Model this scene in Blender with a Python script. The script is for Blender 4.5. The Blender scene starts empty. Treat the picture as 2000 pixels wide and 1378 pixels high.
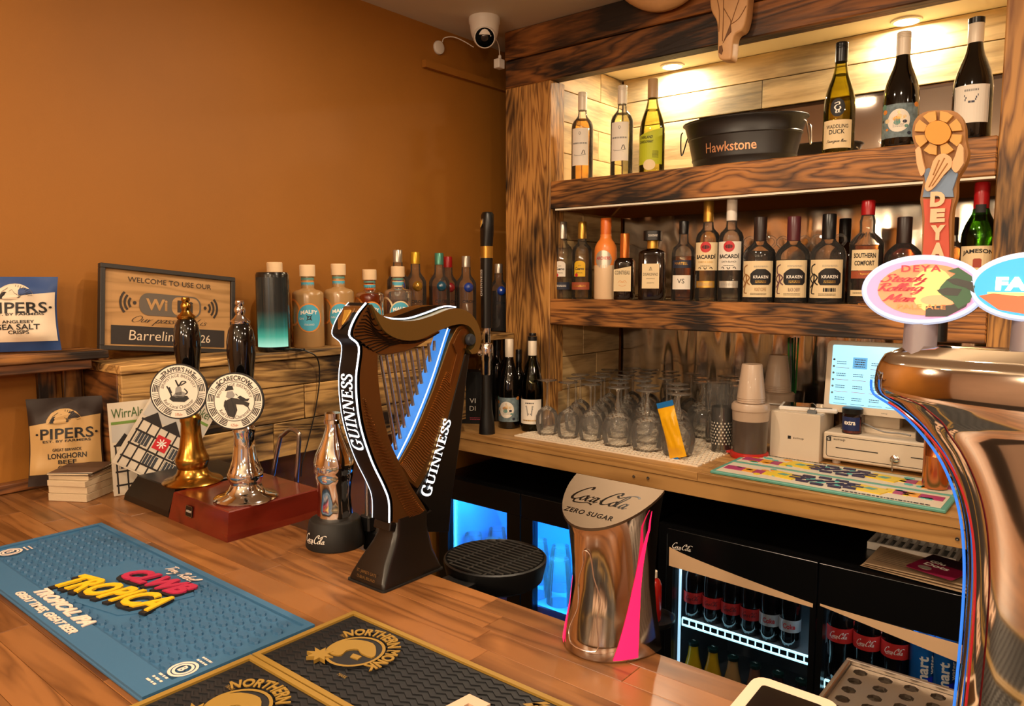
import bpy, bmesh, math, random
from mathutils import Vector, Matrix, Euler
random.seed(7)
PI = math.pi
sc = bpy.context.scene
COL = sc.collection
# ---------------------------------------------------------------- camera
CZ = 1.55; FPX = 1463.0; YAW = math.radians(39.4); PIT = math.atan(141 / FPX)
cam = bpy.data.cameras.new('camera'); cam.sensor_width = 36; cam.lens = FPX / 2000 * 36
cam.clip_start = .02
co = bpy.data.objects.new('camera', cam); COL.objects.link(co)
co.location = (0, 0, CZ); co.rotation_euler = (PI / 2 - PIT, 0, YAW)
sc.camera = co
# ---------------------------------------------------------------- look / world / lamps
vs = sc.view_settings
vs.view_transform = 'Standard'; vs.look = 'None'; vs.gamma = 1.0; vs.use_curve_mapping = False; vs.exposure = 0.25
cy = sc.cycles
cy.use_denoising = True; cy.caustics_reflective = False; cy.caustics_refractive = False
cy.max_bounces = 8; cy.diffuse_bounces = 4; cy.glossy_bounces = 5; cy.transmission_bounces = 6; cy.transparent_max_bounces = 48
cy.sample_clamp_indirect = 6.0
wd = bpy.data.worlds.new('world'); sc.world = wd; wd.use_nodes = True
wd.node_tree.nodes['Background'].inputs[0].default_value = (.55, .7, 1, 1)
wd.node_tree.nodes['Background'].inputs[1].default_value = .6
WARM = (1.0, .78, .55)
CEIL = 2.431
def area(name, loc, size, power, color, rot=(0, 0, 0), shape='DISK', sy=None, spread=None):
    l = bpy.data.lights.new(name, 'AREA'); l.shape = shape; l.size = size
    if sy: l.size_y = sy
    if spread: l.spread = math.radians(spread)
    l.energy = power; l.color = color
    o = bpy.data.objects.new(name, l); COL.objects.link(o); o.location = loc; o.rotation_euler = rot
    return o
LAMPS = [(-1.2, .05), (-.45, -.25), (.55, .25), (-1.2, -1.4), (.1, -1.7), (1.5, -1.0), (-1.05, 1.25), (-.3, 1.20), (.9, 1.20)]
for (x, y) in LAMPS:
    area('downlight_lamp', (x, y, CEIL - .022), .09, (5.0 if y > -.5 else 7.0) if y < 1 else 8.0, WARM)
PEND = [(-1.15, -.95, 1.86), (-.35, -1.25, 1.86), (.55, -1.15, 1.86), (1.35, -.95, 1.86)]
for p in PEND:
    l = bpy.data.lights.new('pendant_bulb_light', 'POINT'); l.energy = 30; l.color = (1.0, .76, .52); l.shadow_soft_size = .045
    o = bpy.data.objects.new('pendant_bulb_light', l); COL.objects.link(o); o.location = p
for (x, y) in [(-1.33, 2.535), (-.565, 2.55)]:
    area('niche_lamp', (x, y - .0, 2.318), .055, 4.2, (1.0, .86, .62))
# ---------------------------------------------------------------- photo pixel -> place
_fh = Vector((-math.sin(YAW), math.cos(YAW), 0)); _R = Vector((math.cos(YAW), math.sin(YAW), 0))
_fw = _fh * math.cos(PIT) - Vector((0, 0, math.sin(PIT))); _up = _fh * math.sin(PIT) + Vector((0, 0, math.cos(PIT)))
_C = Vector((0, 0, CZ))
def ray(u, v): return _fw + _R * ((u - 1000) / FPX) - _up * ((v - 689) / FPX)
def Pz(u, v, z): d = ray(u, v); return _C + d * ((z - CZ) / d.z)
def Py(u, v, y): d = ray(u, v); return _C + d * (y / d.y)
def Px(u, v, x): d = ray(u, v); return _C + d * (x / d.x)
# ---------------------------------------------------------------- key measures
BAR = 1.077; BAR_Y = .8245; CNT = 1.033; CNT_Y = 1.855; WX = -1.93
YF = 2.123; YB = 2.60; MS = 1.487; MSB = 1.397; TS = 1.892; TSB = 1.798; BB = 2.234; NC = 2.327
PL0, PL1, PR0, PR1 = -1.775, -1.573, -.26, -.06
LEDGE = 1.362
# ---------------------------------------------------------------- mesh builder
class MB:
    def __init__(s): s.v = []; s.f = []
    def add(s, vs, fs):
        b = len(s.v); s.v += [tuple(p) for p in vs]; s.f += [tuple(i + b for i in f) for f in fs]; return s
    def box(s, x0, x1, y0, y1, z0, z1, M=None, bev=0):
        b = bev
        if b <= 0:
            vs = [(x0,y0,z0),(x1,y0,z0),(x1,y1,z0),(x0,y1,z0),(x0,y0,z1),(x1,y0,z1),(x1,y1,z1),(x0,y1,z1)]
            fs = [(0,3,2,1),(4,5,6,7),(0,1,5,4),(1,2,6,5),(2,3,7,6),(3,0,4,7)]
        else:   # chamfered box
            vs = []; ix = {}
            for i, (x, sx) in enumerate(((x0, 1), (x1, -1))):
                for j, (y, sy) in enumerate(((y0, 1), (y1, -1))):
                    for k, (z, sz) in enumerate(((z0, 1), (z1, -1))):
                        for a in range(3):
                            p = [x + sx*b, y + sy*b, z + sz*b]; p[a] = (x, y, z)[a]
                            ix[i, j, k, a] = len(vs); vs.append(tuple(p))
            fs = []
            for i in (0, 1):
                fs.append([ix[i,0,0,0], ix[i,1,0,0], ix[i,1,1,0], ix[i,0,1,0]][::(1 if i else -1)])
                fs.append([ix[0,i,0,1], ix[1,i,0,1], ix[1,i,1,1], ix[0,i,1,1]][::(-1 if i else 1)])
                fs.append([ix[0,0,i,2], ix[1,0,i,2], ix[1,1,i,2], ix[0,1,i,2]][::(1 if i else -1)])
            for i in (0, 1):
                for j in (0, 1):
                    fs.append([ix[i,j,0,0], ix[i,j,1,0], ix[i,j,1,1], ix[i,j,0,1]])
                    fs.append([ix[i,0,j,0], ix[i,1,j,0], ix[i,1,j,2], ix[i,0,j,2]])
                    fs.append([ix[0,i,j,1], ix[1,i,j,1], ix[1,i,j,2], ix[0,i,j,2]])
                    for k in (0, 1): fs.append([ix[i,j,k,0], ix[i,j,k,1], ix[i,j,k,2]])
        if M is not None: vs = [M @ Vector(p) for p in vs]
        return s.add(vs, fs)
    def lathe(s, prof, n=24, M=None, sq=None, ax=1.0, ay=1.0, closed=False):
        vs = []; fs = []
        for (r, z) in prof:
            for i in range(n):
                a = 2 * PI * i / n; c, d = math.cos(a), math.sin(a)
                if sq:
                    k = (abs(c) ** sq + abs(d) ** sq) ** (-1.0 / sq)
                    c *= k; d *= k
                vs.append((r * c * ax, r * d * ay, z))
        m = len(prof)
        for j in range(m - 1):
            for i in range(n):
                k = (i + 1) % n
                fs.append((j*n+i, j*n+k, (j+1)*n+k, (j+1)*n+i))
        if not closed:
            if prof[0][0] > 1e-6: fs.append(tuple(range(n))[::-1])
            if prof[-1][0] > 1e-6: fs.append(tuple((m-1)*n + i for i in range(n)))
        if M is not None: vs = [M @ Vector(p) for p in vs]
        return s.add(vs, fs)
    def prism(s, poly, d0, d1, axis='y', M=None):
        """poly of (a, b); axis y: (x, z) extruded over y; x: (y, z) over x; z: (x, y) over z"""
        def P(p, d): return {'y': (p[0], d, p[1]), 'x': (d, p[0], p[1]), 'z': (p[0], p[1], d)}[axis]
        n = len(poly); vs = [P(p, d0) for p in poly] + [P(p, d1) for p in poly]
        if M is not None: vs = [M @ Vector(p) for p in vs]
        fs = [tuple(range(n)), tuple(range(n, 2*n))[::-1]] + [(i, i + n, (i+1) % n + n, (i+1) % n) for i in range(n)]
        return s.add(vs, fs)
    def loft(s, secs, cap=True, M=None):
        n = len(secs[0]); vs = [p for q in secs for p in q]
        if M is not None: vs = [M @ Vector(p) for p in vs]
        fs = []
        for j in range(len(secs) - 1):
            for i in range(n):
                k = (i + 1) % n; fs.append((j*n+i, j*n+k, (j+1)*n+k, (j+1)*n+i))
        if cap: fs += [tuple(range(n))[::-1], tuple((len(secs)-1)*n + i for i in range(n))]
        return s.add(vs, fs)
    def tube(s, pts, r, n=8, cap=True):
        pts = [Vector(p) for p in pts]; secs = []; up = None
        for i, p in enumerate(pts):
            t = (pts[min(i+1, len(pts)-1)] - pts[max(i-1, 0)]).normalized()
            if up is None: up = t.orthogonal().normalized()
            up = (up - t * up.dot(t))
            up = up.normalized() if up.length > 1e-6 else t.orthogonal().normalized()
            b = t.cross(up); rr = r[i] if isinstance(r, (list, tuple)) else r
            secs.append([p + (up * math.cos(2*PI*k/n) + b * math.sin(2*PI*k/n)) * rr for k in range(n)])
        return s.loft(secs, cap)
    def grid(s, fn, nu, nv):
        vs = [fn(i / nu, j / nv) for j in range(nv + 1) for i in range(nu + 1)]
        fs = [(j*(nu+1)+i, j*(nu+1)+i+1, (j+1)*(nu+1)+i+1, (j+1)*(nu+1)+i) for j in range(nv) for i in range(nu)]
        return s.add(vs, fs)
    def mesh(s, name='m'):
        me = bpy.data.meshes.new(name); me.from_pydata([tuple(p) for p in s.v], [], s.f); me.update(); return me

def obj(name, mb, mat, parent=None, loc=(0, 0, 0), rot=(0, 0, 0), smooth=False, fix=True):
    me = mb if isinstance(mb, bpy.types.Mesh) else mb.mesh(name)
    if fix and not isinstance(mb, bpy.types.Mesh):
        bm = bmesh.new(); bm.from_mesh(me); bmesh.ops.recalc_face_normals(bm, faces=bm.faces); bm.to_mesh(me); bm.free()
    if not me.materials and mat is not None: me.materials.append(mat)
    o = bpy.data.objects.new(name, me); COL.objects.link(o)
    o.location = loc; o.rotation_euler = rot
    if parent is not None: o.parent = parent
    if smooth:
        for p in me.polygons: p.use_smooth = True
        if smooth != 'all':
            try: me.set_sharp_from_angle(angle=math.radians(smooth if smooth is not True else 40))
            except Exception: pass
    return o
def tag(o, label, cat, group=None):
    o['label'] = label; o['category'] = cat
    if group: o['group'] = group
    return o
def thing(name, label, cat, loc=(0, 0, 0), rz=0, group=None, rot=None):
    o = bpy.data.objects.new(name, None); COL.objects.link(o); o.empty_display_size = .02
    o.location = loc; o.rotation_euler = rot or (0, 0, rz)
    return tag(o, label, cat, group)
def struct(name, mb, mat, parent=None, **k):
    o = obj(name, mb, mat, parent, **k)
    if parent is None: o['kind'] = 'structure'
    return o
def dup(root, loc, rz=None, label=None):
    r = root.copy(); COL.objects.link(r); r.location = loc
    if rz is not None: r.rotation_euler = (0, 0, rz)
    if label: r['label'] = label
    for ch in list(root.children):
        c = ch.copy(); COL.objects.link(c); c.parent = r
        for g in ch.children:
            d = g.copy(); COL.objects.link(d); d.parent = c
    return r
# ---------------------------------------------------------------- materials
def L(h):
    h = h.lstrip('#'); out = []
    for i in (0, 2, 4):
        c = int(h[i:i+2], 16) / 255
        out.append(c / 12.92 if c <= .04045 else ((c + .055) / 1.055) ** 2.4)
    return (*out, 1)
_mats = {}
def new(name):
    m = bpy.data.materials.new(name); m.use_nodes = True; nt = m.node_tree
    return m, nt, nt.nodes['Principled BSDF'], nt.nodes, nt.links
def mat(name, col, rough=.5, metal=0, emit=None, es=0, bump=0, bscale=200, coat=0, vary=0, spec=None):
    if name in _mats: return _mats[name]
    m, nt, b, N, K = new(name); c = L(col) if isinstance(col, str) else (*col, 1)
    b.inputs['Base Color'].default_value = c; b.inputs['Roughness'].default_value = rough; b.inputs['Metallic'].default_value = metal
    if spec is not None: b.inputs['Specular IOR Level'].default_value = spec
    if coat: b.inputs['Coat Weight'].default_value = coat; b.inputs['Coat Roughness'].default_value = .05
    if emit: b.inputs['Emission Color'].default_value = L(emit) if isinstance(emit, str) else (*emit, 1); b.inputs['Emission Strength'].default_value = es
    if bump or vary:
        tc = N.new('ShaderNodeTexCoord'); n = N.new('ShaderNodeTexNoise'); n.inputs['Scale'].default_value = bscale; n.inputs['Detail'].default_value = 4
        K.new(tc.outputs['Object'], n.inputs['Vector'])
        if bump:
            bp = N.new('ShaderNodeBump'); bp.inputs['Strength'].default_value = bump; bp.inputs['Distance'].default_value = .002
            K.new(n.outputs['Fac'], bp.inputs['Height']); K.new(bp.outputs['Normal'], b.inputs['Normal'])
        if vary:
            mx = N.new('ShaderNodeMix'); mx.data_type = 'RGBA'; mx.blend_type = 'MULTIPLY'; mx.inputs['Factor'].default_value = 1
            rp = N.new('ShaderNodeMapRange'); rp.inputs['To Min'].default_value = 1 - vary; rp.inputs['To Max'].default_value = 1 + vary
            K.new(n.outputs['Fac'], rp.inputs['Value']); K.new(rp.outputs['Result'], mx.inputs['B']); mx.inputs['A'].default_value = c
            K.new(mx.outputs['Result'], b.inputs['Base Color'])
    _mats[name] = m; return m
def glass(name, col, refl=.9, rough=.015, ior=1.45, haze=0):
    if name in _mats: return _mats[name]
    m = bpy.data.materials.new(name); m.use_nodes = True; nt = m.node_tree; N = nt.nodes; K = nt.links; N.clear()
    o = N.new('ShaderNodeOutputMaterial'); mx = N.new('ShaderNodeMixShader'); t = N.new('ShaderNodeBsdfTransparent'); g = N.new('ShaderNodeBsdfGlossy')
    f = N.new('ShaderNodeFresnel'); f.inputs['IOR'].default_value = ior
    ma = N.new('ShaderNodeMath'); ma.operation = 'MULTIPLY'; ma.inputs[1].default_value = refl
    t.inputs['Color'].default_value = L(col) if isinstance(col, str) else (*col, 1); g.inputs['Roughness'].default_value = rough
    K.new(f.outputs[0], ma.inputs[0]); K.new(ma.outputs[0], mx.inputs[0]); K.new(t.outputs[0], mx.inputs[1]); K.new(g.outputs[0], mx.inputs[2]); K.new(mx.outputs[0], o.inputs[0])
    if haze:   # bright glints of the glass put into the shader as pale scatter
        h = N.new('ShaderNodeMixShader'); h.inputs[0].default_value = haze; d = N.new('ShaderNodeBsdfTranslucent'); d2 = N.new('ShaderNodeBsdfDiffuse'); hm = N.new('ShaderNodeMixShader')
        d.inputs[0].default_value = d2.inputs[0].default_value = (1, .97, .92, 1); K.new(d.outputs[0], hm.inputs[1]); K.new(d2.outputs[0], hm.inputs[2]); K.new(mx.outputs[0], h.inputs[1]); K.new(hm.outputs[0], h.inputs[2]); K.new(h.outputs[0], o.inputs[0])
    _mats[name] = m; return m
def ramp(N, stops):
    r = N.new('ShaderNodeValToRGB'); e = r.color_ramp.elements
    e[0].position, e[0].color = stops[0][0], stops[0][1]; e[1].position, e[1].color = stops[-1][0], stops[-1][1]
    for p, c in stops[1:-1]:
        x = e.new(p); x.color = c
    return r
def wood(name, light, dark, axis=0, grain=26, burn=.5, burncol='#160a04', rough=.55, bump=.35, ringdist=3.0, burnscale=3.0, pervar=.18, coat=0):
    """timber: growth rings stretched along `axis`, burnt patches (scorched finish), per-piece variation"""
    if name in _mats: return _mats[name]
    m, nt, b, N, K = new(name)
    tc = N.new('ShaderNodeTexCoord'); oi = N.new('ShaderNodeObjectInfo')
    off = N.new('ShaderNodeVectorMath'); off.operation = 'ADD'
    sc_ = N.new('ShaderNodeVectorMath'); sc_.operation = 'SCALE'; sc_.inputs['Scale'].default_value = 37.0
    cmb = N.new('ShaderNodeCombineXYZ')
    for i in range(3): K.new(oi.outputs['Random'], cmb.inputs[i])
    K.new(cmb.outputs[0], sc_.inputs[0]); K.new(tc.outputs['Object'], off.inputs[0]); K.new(sc_.outputs[0], off.inputs[1])
    mp = N.new('ShaderNodeMapping'); s = [1.0, 1.0, 1.0]; s[axis] = .11; mp.inputs['Scale'].default_value = s
    K.new(off.outputs[0], mp.inputs['Vector'])
    n1 = N.new('ShaderNodeTexNoise'); n1.inputs['Scale'].default_value = 7; n1.inputs['Detail'].default_value = 4; n1.inputs['Distortion'].default_value = .6
    K.new(mp.outputs[0], n1.inputs['Vector'])
    rg = N.new('ShaderNodeMath'); rg.operation = 'MULTIPLY'; rg.inputs[1].default_value = grain; K.new(n1.outputs['Fac'], rg.inputs[0])
    fr = N.new('ShaderNodeMath'); fr.operation = 'PINGPONG'; fr.inputs[1].default_value = 1.0; K.new(rg.outputs[0], fr.inputs[0])
    n2 = N.new('ShaderNodeTexNoise'); n2.inputs['Scale'].default_value = 160; n2.inputs['Detail'].default_value = 4; K.new(mp.outputs[0], n2.inputs['Vector'])
    md = N.new('ShaderNodeMath'); md.operation = 'MULTIPLY_ADD'; md.inputs[1].default_value = .45; K.new(n2.outputs['Fac'], md.inputs[0]); K.new(fr.outputs[0], md.inputs[2])
    r1 = ramp(N, [(.42, L(light)), (.74, tuple(.5 * (a + c) for a, c in zip(L(light), L(dark)))), (1.28, L(dark))]); 
    r1.color_ramp.elements[-1].position = 1.0
    ms = N.new('ShaderNodeMath'); ms.operation = 'MULTIPLY'; ms.inputs[1].default_value = .74; K.new(md.outputs[0], ms.inputs[0]); K.new(ms.outputs[0], r1.inputs[0])
    last = r1.outputs[0]
    if burn > 0:
        mp2 = N.new('ShaderNodeMapping'); s2 = [1.0, 1.0, 1.0]; s2[axis] = .62; mp2.inputs['Scale'].default_value = s2; K.new(off.outputs[0], mp2.inputs['Vector'])
        n3 = N.new('ShaderNodeTexNoise'); n3.inputs['Scale'].default_value = burnscale * 4; n3.inputs['Detail'].default_value = 1.5; K.new(mp2.outputs[0], n3.inputs['Vector'])
        ad = N.new('ShaderNodeMath'); ad.operation = 'MULTIPLY_ADD'; ad.inputs[1].default_value = .09; K.new(fr.outputs[0], ad.inputs[0]); K.new(n3.outputs['Fac'], ad.inputs[2])
        ad2 = N.new('ShaderNodeMath'); ad2.operation = 'MULTIPLY_ADD'; ad2.inputs[1].default_value = .22; K.new(n2.outputs['Fac'], ad2.inputs[0]); K.new(ad.outputs[0], ad2.inputs[2])
        lo = .80 - burn * .30
        mr = N.new('ShaderNodeMapRange'); mr.inputs['From Min'].default_value = lo - .10; mr.inputs['From Max'].default_value = lo + .20; mr.clamp = True; K.new(ad2.outputs[0], mr.inputs['Value'])
        mx = N.new('ShaderNodeMix'); mx.data_type = 'RGBA'; K.new(mr.outputs[0], mx.inputs['Factor']); K.new(last, mx.inputs['A']); mx.inputs['B'].default_value = L(burncol)
        last = mx.outputs['Result']
    pv = N.new('ShaderNodeMapRange'); pv.inputs['To Min'].default_value = 1 - pervar; pv.inputs['To Max'].default_value = 1 + pervar; K.new(oi.outputs['Random'], pv.inputs['Value'])
    mv = N.new('ShaderNodeMix'); mv.data_type = 'RGBA'; mv.blend_type = 'MULTIPLY'; mv.inputs['Factor'].default_value = 1; K.new(last, mv.inputs['A']); K.new(pv.outputs[0], mv.inputs['B'])
    K.new(mv.outputs['Result'], b.inputs['Base Color'])
    b.inputs['Roughness'].default_value = rough
    if coat: b.inputs['Coat Weight'].default_value = coat; b.inputs['Coat Roughness'].default_value = .18
    bp = N.new('ShaderNodeBump'); bp.inputs['Strength'].default_value = bump; bp.inputs['Distance'].default_value = .0015; bp.invert = True
    K.new(md.outputs[0], bp.inputs['Height']); K.new(bp.outputs['Normal'], b.inputs['Normal'])
    _mats[name] = m; return m
# ---------------------------------------------------------------- lettering
_tc = {}
def glyphs(s, bold=0, shear=0, ext=0, spacing=1.0):
    k = (s, bold, shear, ext, spacing)
    if k in _tc: return _tc[k]
    cu = bpy.data.curves.new('t', 'FONT'); cu.body = s; cu.size = 1; cu.offset = bold; cu.shear = shear; cu.resolution_u = 3; cu.extrude = ext; cu.space_character = spacing
    ob = bpy.data.objects.new('t', cu); me = bpy.data.meshes.new_from_object(ob)
    V = [tuple(v.co) for v in me.vertices]; F = [tuple(p.vertices) for p in me.polygons]
    bpy.data.objects.remove(ob); bpy.data.curves.remove(cu); bpy.data.meshes.remove(me)
    _tc[k] = (V, F); return V, F
def spline(pts, k=6):
    """Catmull-Rom through pts"""
    P = [pts[0]] + list(pts) + [pts[-1]]; out = []
    for i in range(1, len(P) - 2):
        p0, p1, p2, p3 = P[i-1], P[i], P[i+1], P[i+2]
        for j in range(k):
            t = j / k
            out.append(tuple(.5 * (2*b + (c - a)*t + (2*a - 5*b + 4*c - d)*t*t + (3*b - a - 3*c + d)*t**3) for a, b, c, d in zip(p0, p1, p2, p3)))
    out.append(tuple(pts[-1])); return out
def pen(strokes, w, thin=.35, nib=PI/2, smooth=True, k=5, pressure=None):
    V, F = [], []
    for st in strokes:
        p = spline(st, k) if smooth and len(st) > 2 else st
        b = len(V); n = len(p)
        for i in range(n):
            a, c = p[max(i-1, 0)], p[min(i+1, n-1)]; dx, dy = c[0]-a[0], c[1]-a[1]; l = math.hypot(dx, dy) or 1e-6
            th = math.atan2(dy, dx); ww = w * (thin + (1-thin) * abs(math.cos(th - nib))) * .5
            nx, ny = -dy/l*ww, dx/l*ww
            V += [(p[i][0]+nx, p[i][1]+ny, 0), (p[i][0]-nx, p[i][1]-ny, 0)]
        F += [(b+2*i, b+2*i+1, b+2*i+3, b+2*i+2) for i in range(n-1)]
    return V, F
def text(name, s, w, h, m, parent, loc=(0, 0, 0), rot=(0, 0, 0), cyl=None, arc=None, ext=0, bold=0.0, shear=0, flat=False, src=None, spacing=1.0, kind=None, bend=None, off=.0006):
    """lettering fitted in a w x h box centred on loc; faces -Y (or +Z when flat); cyl wraps on a round of that radius about local Z;
    arc = (radius, angle of centre) sets it on a circle"""
    V, F = src if src else glyphs(s, bold, shear, ext, spacing)
    xs = [v[0] for v in V]; ys = [v[1] for v in V]; x0, x1, y0, y1 = min(xs), max(xs), min(ys), max(ys)
    sx = w / max(x1 - x0, 1e-6) if w else None; sy = h / max(y1 - y0, 1e-6) if h else None
    if sx is None: sx = sy
    if sy is None: sy = sx
    cx, cyy = (x0 + x1) / 2, (y0 + y1) / 2; zs = (sx + sy) / 2
    zm = min(v[2] for v in V)
    out = []
    for v in V:
        x, y, d = (v[0] - cx) * sx, (v[1] - cyy) * sy, (v[2] - zm) * (zs if ext else 1)
        if arc:
            r0, a0, dr = arc[0], arc[1], (arc[2] if len(arc) > 2 else 1)
            a = a0 - dr * x / r0; r = r0 + dr * y; x, y = r * math.cos(a), r * math.sin(a)
        if bend: y += bend * x * x
        if cyl:
            yy = y + (loc[2] if not flat else 0); t = x / cyl + (arc[3] / cyl if arc and len(arc) > 3 else 0); R = cyl + off + d
            out.append((R * math.sin(t), -R * math.cos(t), y))
        elif flat: out.append((x, y, d))
        else: out.append((x, -d, y))
    me = bpy.data.meshes.new(name); me.from_pydata(out, [], F); me.update()
    me.materials.append(m)
    o = bpy.data.objects.new(name, me); COL.objects.link(o); o.location = loc; o.rotation_euler = rot; o.parent = parent
    return o
def decal(name, poly, m, parent, loc=(0, 0, 0), rot=(0, 0, 0), cyl=None, flat=False, n=14, off=.0003, thick=0):
    """thin shape from an x-monotone outline, facing -Y (wrapped when cyl) or +Z when flat"""
    xs = [p[0] for p in poly]; x0, x1 = min(xs), max(xs); V = []; F = []
    e = (x1 - x0) * 1e-4
    if cyl is None: cols = sorted(set(round(x, 6) for x in xs))
    else: cols = sorted(set([round(x0 + (x1-x0)*i/n, 6) for i in range(n+1)] + [round(x, 6) for x in xs]))
    for x in cols:
        xq = min(max(x, x0 + e), x1 - e); hit = []
        for i in range(len(poly)):
            a, b = poly[i], poly[(i+1) % len(poly)]
            if (a[0] - xq) * (b[0] - xq) <= 0 and abs(a[0] - b[0]) > 1e-9:
                hit.append(a[1] + (b[1]-a[1]) * (xq-a[0]) / (b[0]-a[0]))
        lo, hi = min(hit), max(hit)
        for y in (lo, hi):
            if cyl: t = x / cyl; R = cyl + off; V.append((R*math.sin(t), -R*math.cos(t), y))
            elif flat: V.append((x, y, off))
            else: V.append((x, -off, y))
    F = [(2*i, 2*i+2, 2*i+3, 2*i+1) for i in range(len(cols)-1)]
    if cyl is None and not thick:
        V = [(x, y, off) if flat else (x, -off, y) for x, y in poly]; F = [tuple(range(len(V)))]
    mb = MB().add(V, F)
    if thick:
        nv = len(V); n2 = len(cols)
        W = [(v[0], v[1], v[2] - thick) if flat else (v[0], v[1] + thick, v[2]) for v in V]
        ring = [2*i for i in range(n2)] + [2*i+1 for i in range(n2-1, -1, -1)]
        F2 = [(ring[i], ring[(i+1) % len(ring)], ring[(i+1) % len(ring)] + nv, ring[i] + nv) for i in range(len(ring))]
        mb = MB().add(V + W, F + [tuple(i + nv for i in f) for f in F] + F2)
    return obj(name, mb, m, parent, loc, rot, fix=bool(thick))
def ell(a, b, n=24, cx=0, cy=0): return [(cx + a*math.cos(2*PI*i/n), cy + b*math.sin(2*PI*i/n)) for i in range(n)]
def rect(x0, x1, y0, y1): return [(x0, y0), (x1, y0), (x1, y1), (x0, y1)]
def rrect(w, h, r, n=4, cx=0, cy=0):
    o = []
    for (sx, sy, a0) in ((1, 1, 0), (-1, 1, PI/2), (-1, -1, PI), (1, -1, 3*PI/2)):
        for i in range(n+1):
            a = a0 + PI/2*i/n; o.append((cx + sx*(w/2-r) + r*math.cos(a), cy + sy*(h/2-r) + r*math.sin(a)))
    return o
# serif capitals for the stout lettering (polygons and pen curves)
def serif(s, th=.2, tn=.075):
    V, F = [], []; X = 0
    def poly(p):
        b = len(V); V.extend((x + X, y, 0) for x, y in p); F.append(tuple(range(b, b + len(p))))
    def bar(x0, x1, y0, y1): poly(rect(x0, x1, y0, y1))
    def stem(x, w, top=True, bot=True, e=.09):
        bar(x, x+w, 0, 1)
        if bot: bar(x-e, x+w+e, 0, tn)
        if top: bar(x-e, x+w+e, 1-tn, 1)
    def curve(st, w=th, thin=.38):
        v, f = pen([st], w, thin, 0 + PI/2, k=6); b = len(V); V.extend((x + X, y, 0) for x, y, z in v); F.extend(tuple(i+b for i in q) for q in f)
    for k, ch in enumerate(s):
        big = 1.0
        if ch == 'I': stem(.09, th); X += .46
        elif ch == 'U':
            bar(.08, .08+th, .3, 1); bar(0, .37, 1-tn, 1); bar(.66, .66+tn*1.3, .3, 1); bar(.56, .87, 1-tn, 1)
            curve([(.18, .34), (.2, .17), (.3, .06), (.45, .05), (.62, .1), (.7, .22), (.71, .36)], th*.95, .42); X += .95
        elif ch == 'N':
            bar(.12, .12+tn*1.2, 0, 1); bar(0, .34, 0, tn); bar(.02, .3, 1-tn, 1); bar(.74, .74+tn*1.2, 0, 1); bar(.62, .94, 1-tn, 1)
            poly([(.1, 1), (.1+th*1.2, 1), (.74+tn*1.2, 0), (.74-th*.3, 0)]); X += 1.02
        elif ch == 'E':
            stem(.09, th); bar(.09+th, .68, 0, tn*1.2); bar(.09+th, .65, 1-tn*1.2, 1); bar(.09+th, .52, .49, .49+tn)
            poly([(.68, 0), (.72, .28), (.64, .28), (.58, .06)]); poly([(.65, 1), (.68, .76), (.6, .76), (.56, .95)]); bar(.46, .53, .36, .67); X += .8
        elif ch == 'S':
            curve([(.54, .72), (.47, .92), (.3, .97), (.14, .88), (.12, .72), (.25, .58), (.44, .46), (.55, .3), (.48, .11), (.3, .03), (.12, .1), (.06, .28)], th*.95, .45)
            bar(.5, .57, .7, .98); bar(.03, .1, .02, .3); X += .66
        elif ch == 'G':
            curve([(.78, .78), (.66, .95), (.46, .99), (.24, .9), (.12, .66), (.12, .36), (.24, .1), (.46, .01), (.66, .06), (.78, .2)], th*1.05, .4)
            bar(.66, .66+th*.95, .04, .44); bar(.54, .98, .40, .40+tn); bar(.74, .81, .72, 1.0); X += 1.02
    if s.startswith('G'):   # tall initial
        pass
    return V, F
# flowing hand used for the soft-drink lettering
def cola():
    V, F = [], []
    def add(st, w, thin=.3, nib=PI/2+.5):
        v, f = pen(st, w, thin, nib, k=6); b = len(V); V.extend(v); F.extend(tuple(i+b for i in q) for q in f)
    def C(x):
        add([[(x+1.0, 1.62), (x+.95, 1.95), (x+.7, 1.95), (x+.32, 1.5), (x+.05, .85), (x+.08, .3), (x+.35, .05), (x+.75, .2), (x+1.05, .55)]], .24)
    def o(x): add([[(x+.38, .75), (x+.15, .65), (x+.02, .3), (x+.15, .05), (x+.38, .15), (x+.46, .5), (x+.3, .78), (x+.55, .72)]], .17)
    def c(x): add([[(x+.42, .6), (x+.36, .76), (x+.12, .62), (x+.02, .25), (x+.16, .03), (x+.45, .25)]], .17)
    def a(x): add([[(x+.42, .66), (x+.2, .74), (x+.02, .3), (x+.12, .05), (x+.32, .25), (x+.5, .74), (x+.42, .2), (x+.5, .04), (x+.72, .25)]], .17)
    C(0); o(.98); c(1.55); a(2.05)
    add([[(2.8, .45), (3.05, .52)]], .14)
    C(3.0); o(3.95); a(4.95)
    add([[(4.5, .1), (4.42, .6), (4.62, 1.5), (4.82, 1.75), (4.86, 1.45), (4.6, .6), (4.62, .15), (4.9, .2)]], .15)
    add([[(.55, .06), (.75, -.32), (1.4, -.3), (2.1, -.12), (2.6, -.3)]], .17, .4)      # tail under the first word
    add([[(3.75, 1.6), (4.1, 1.3), (4.7, 1.75), (5.3, 1.95), (5.75, 1.75)]], .2, .35)  # wave over the second
    V = [(x + .28*y, y, z) for x, y, z in V]
    return V, F
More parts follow.
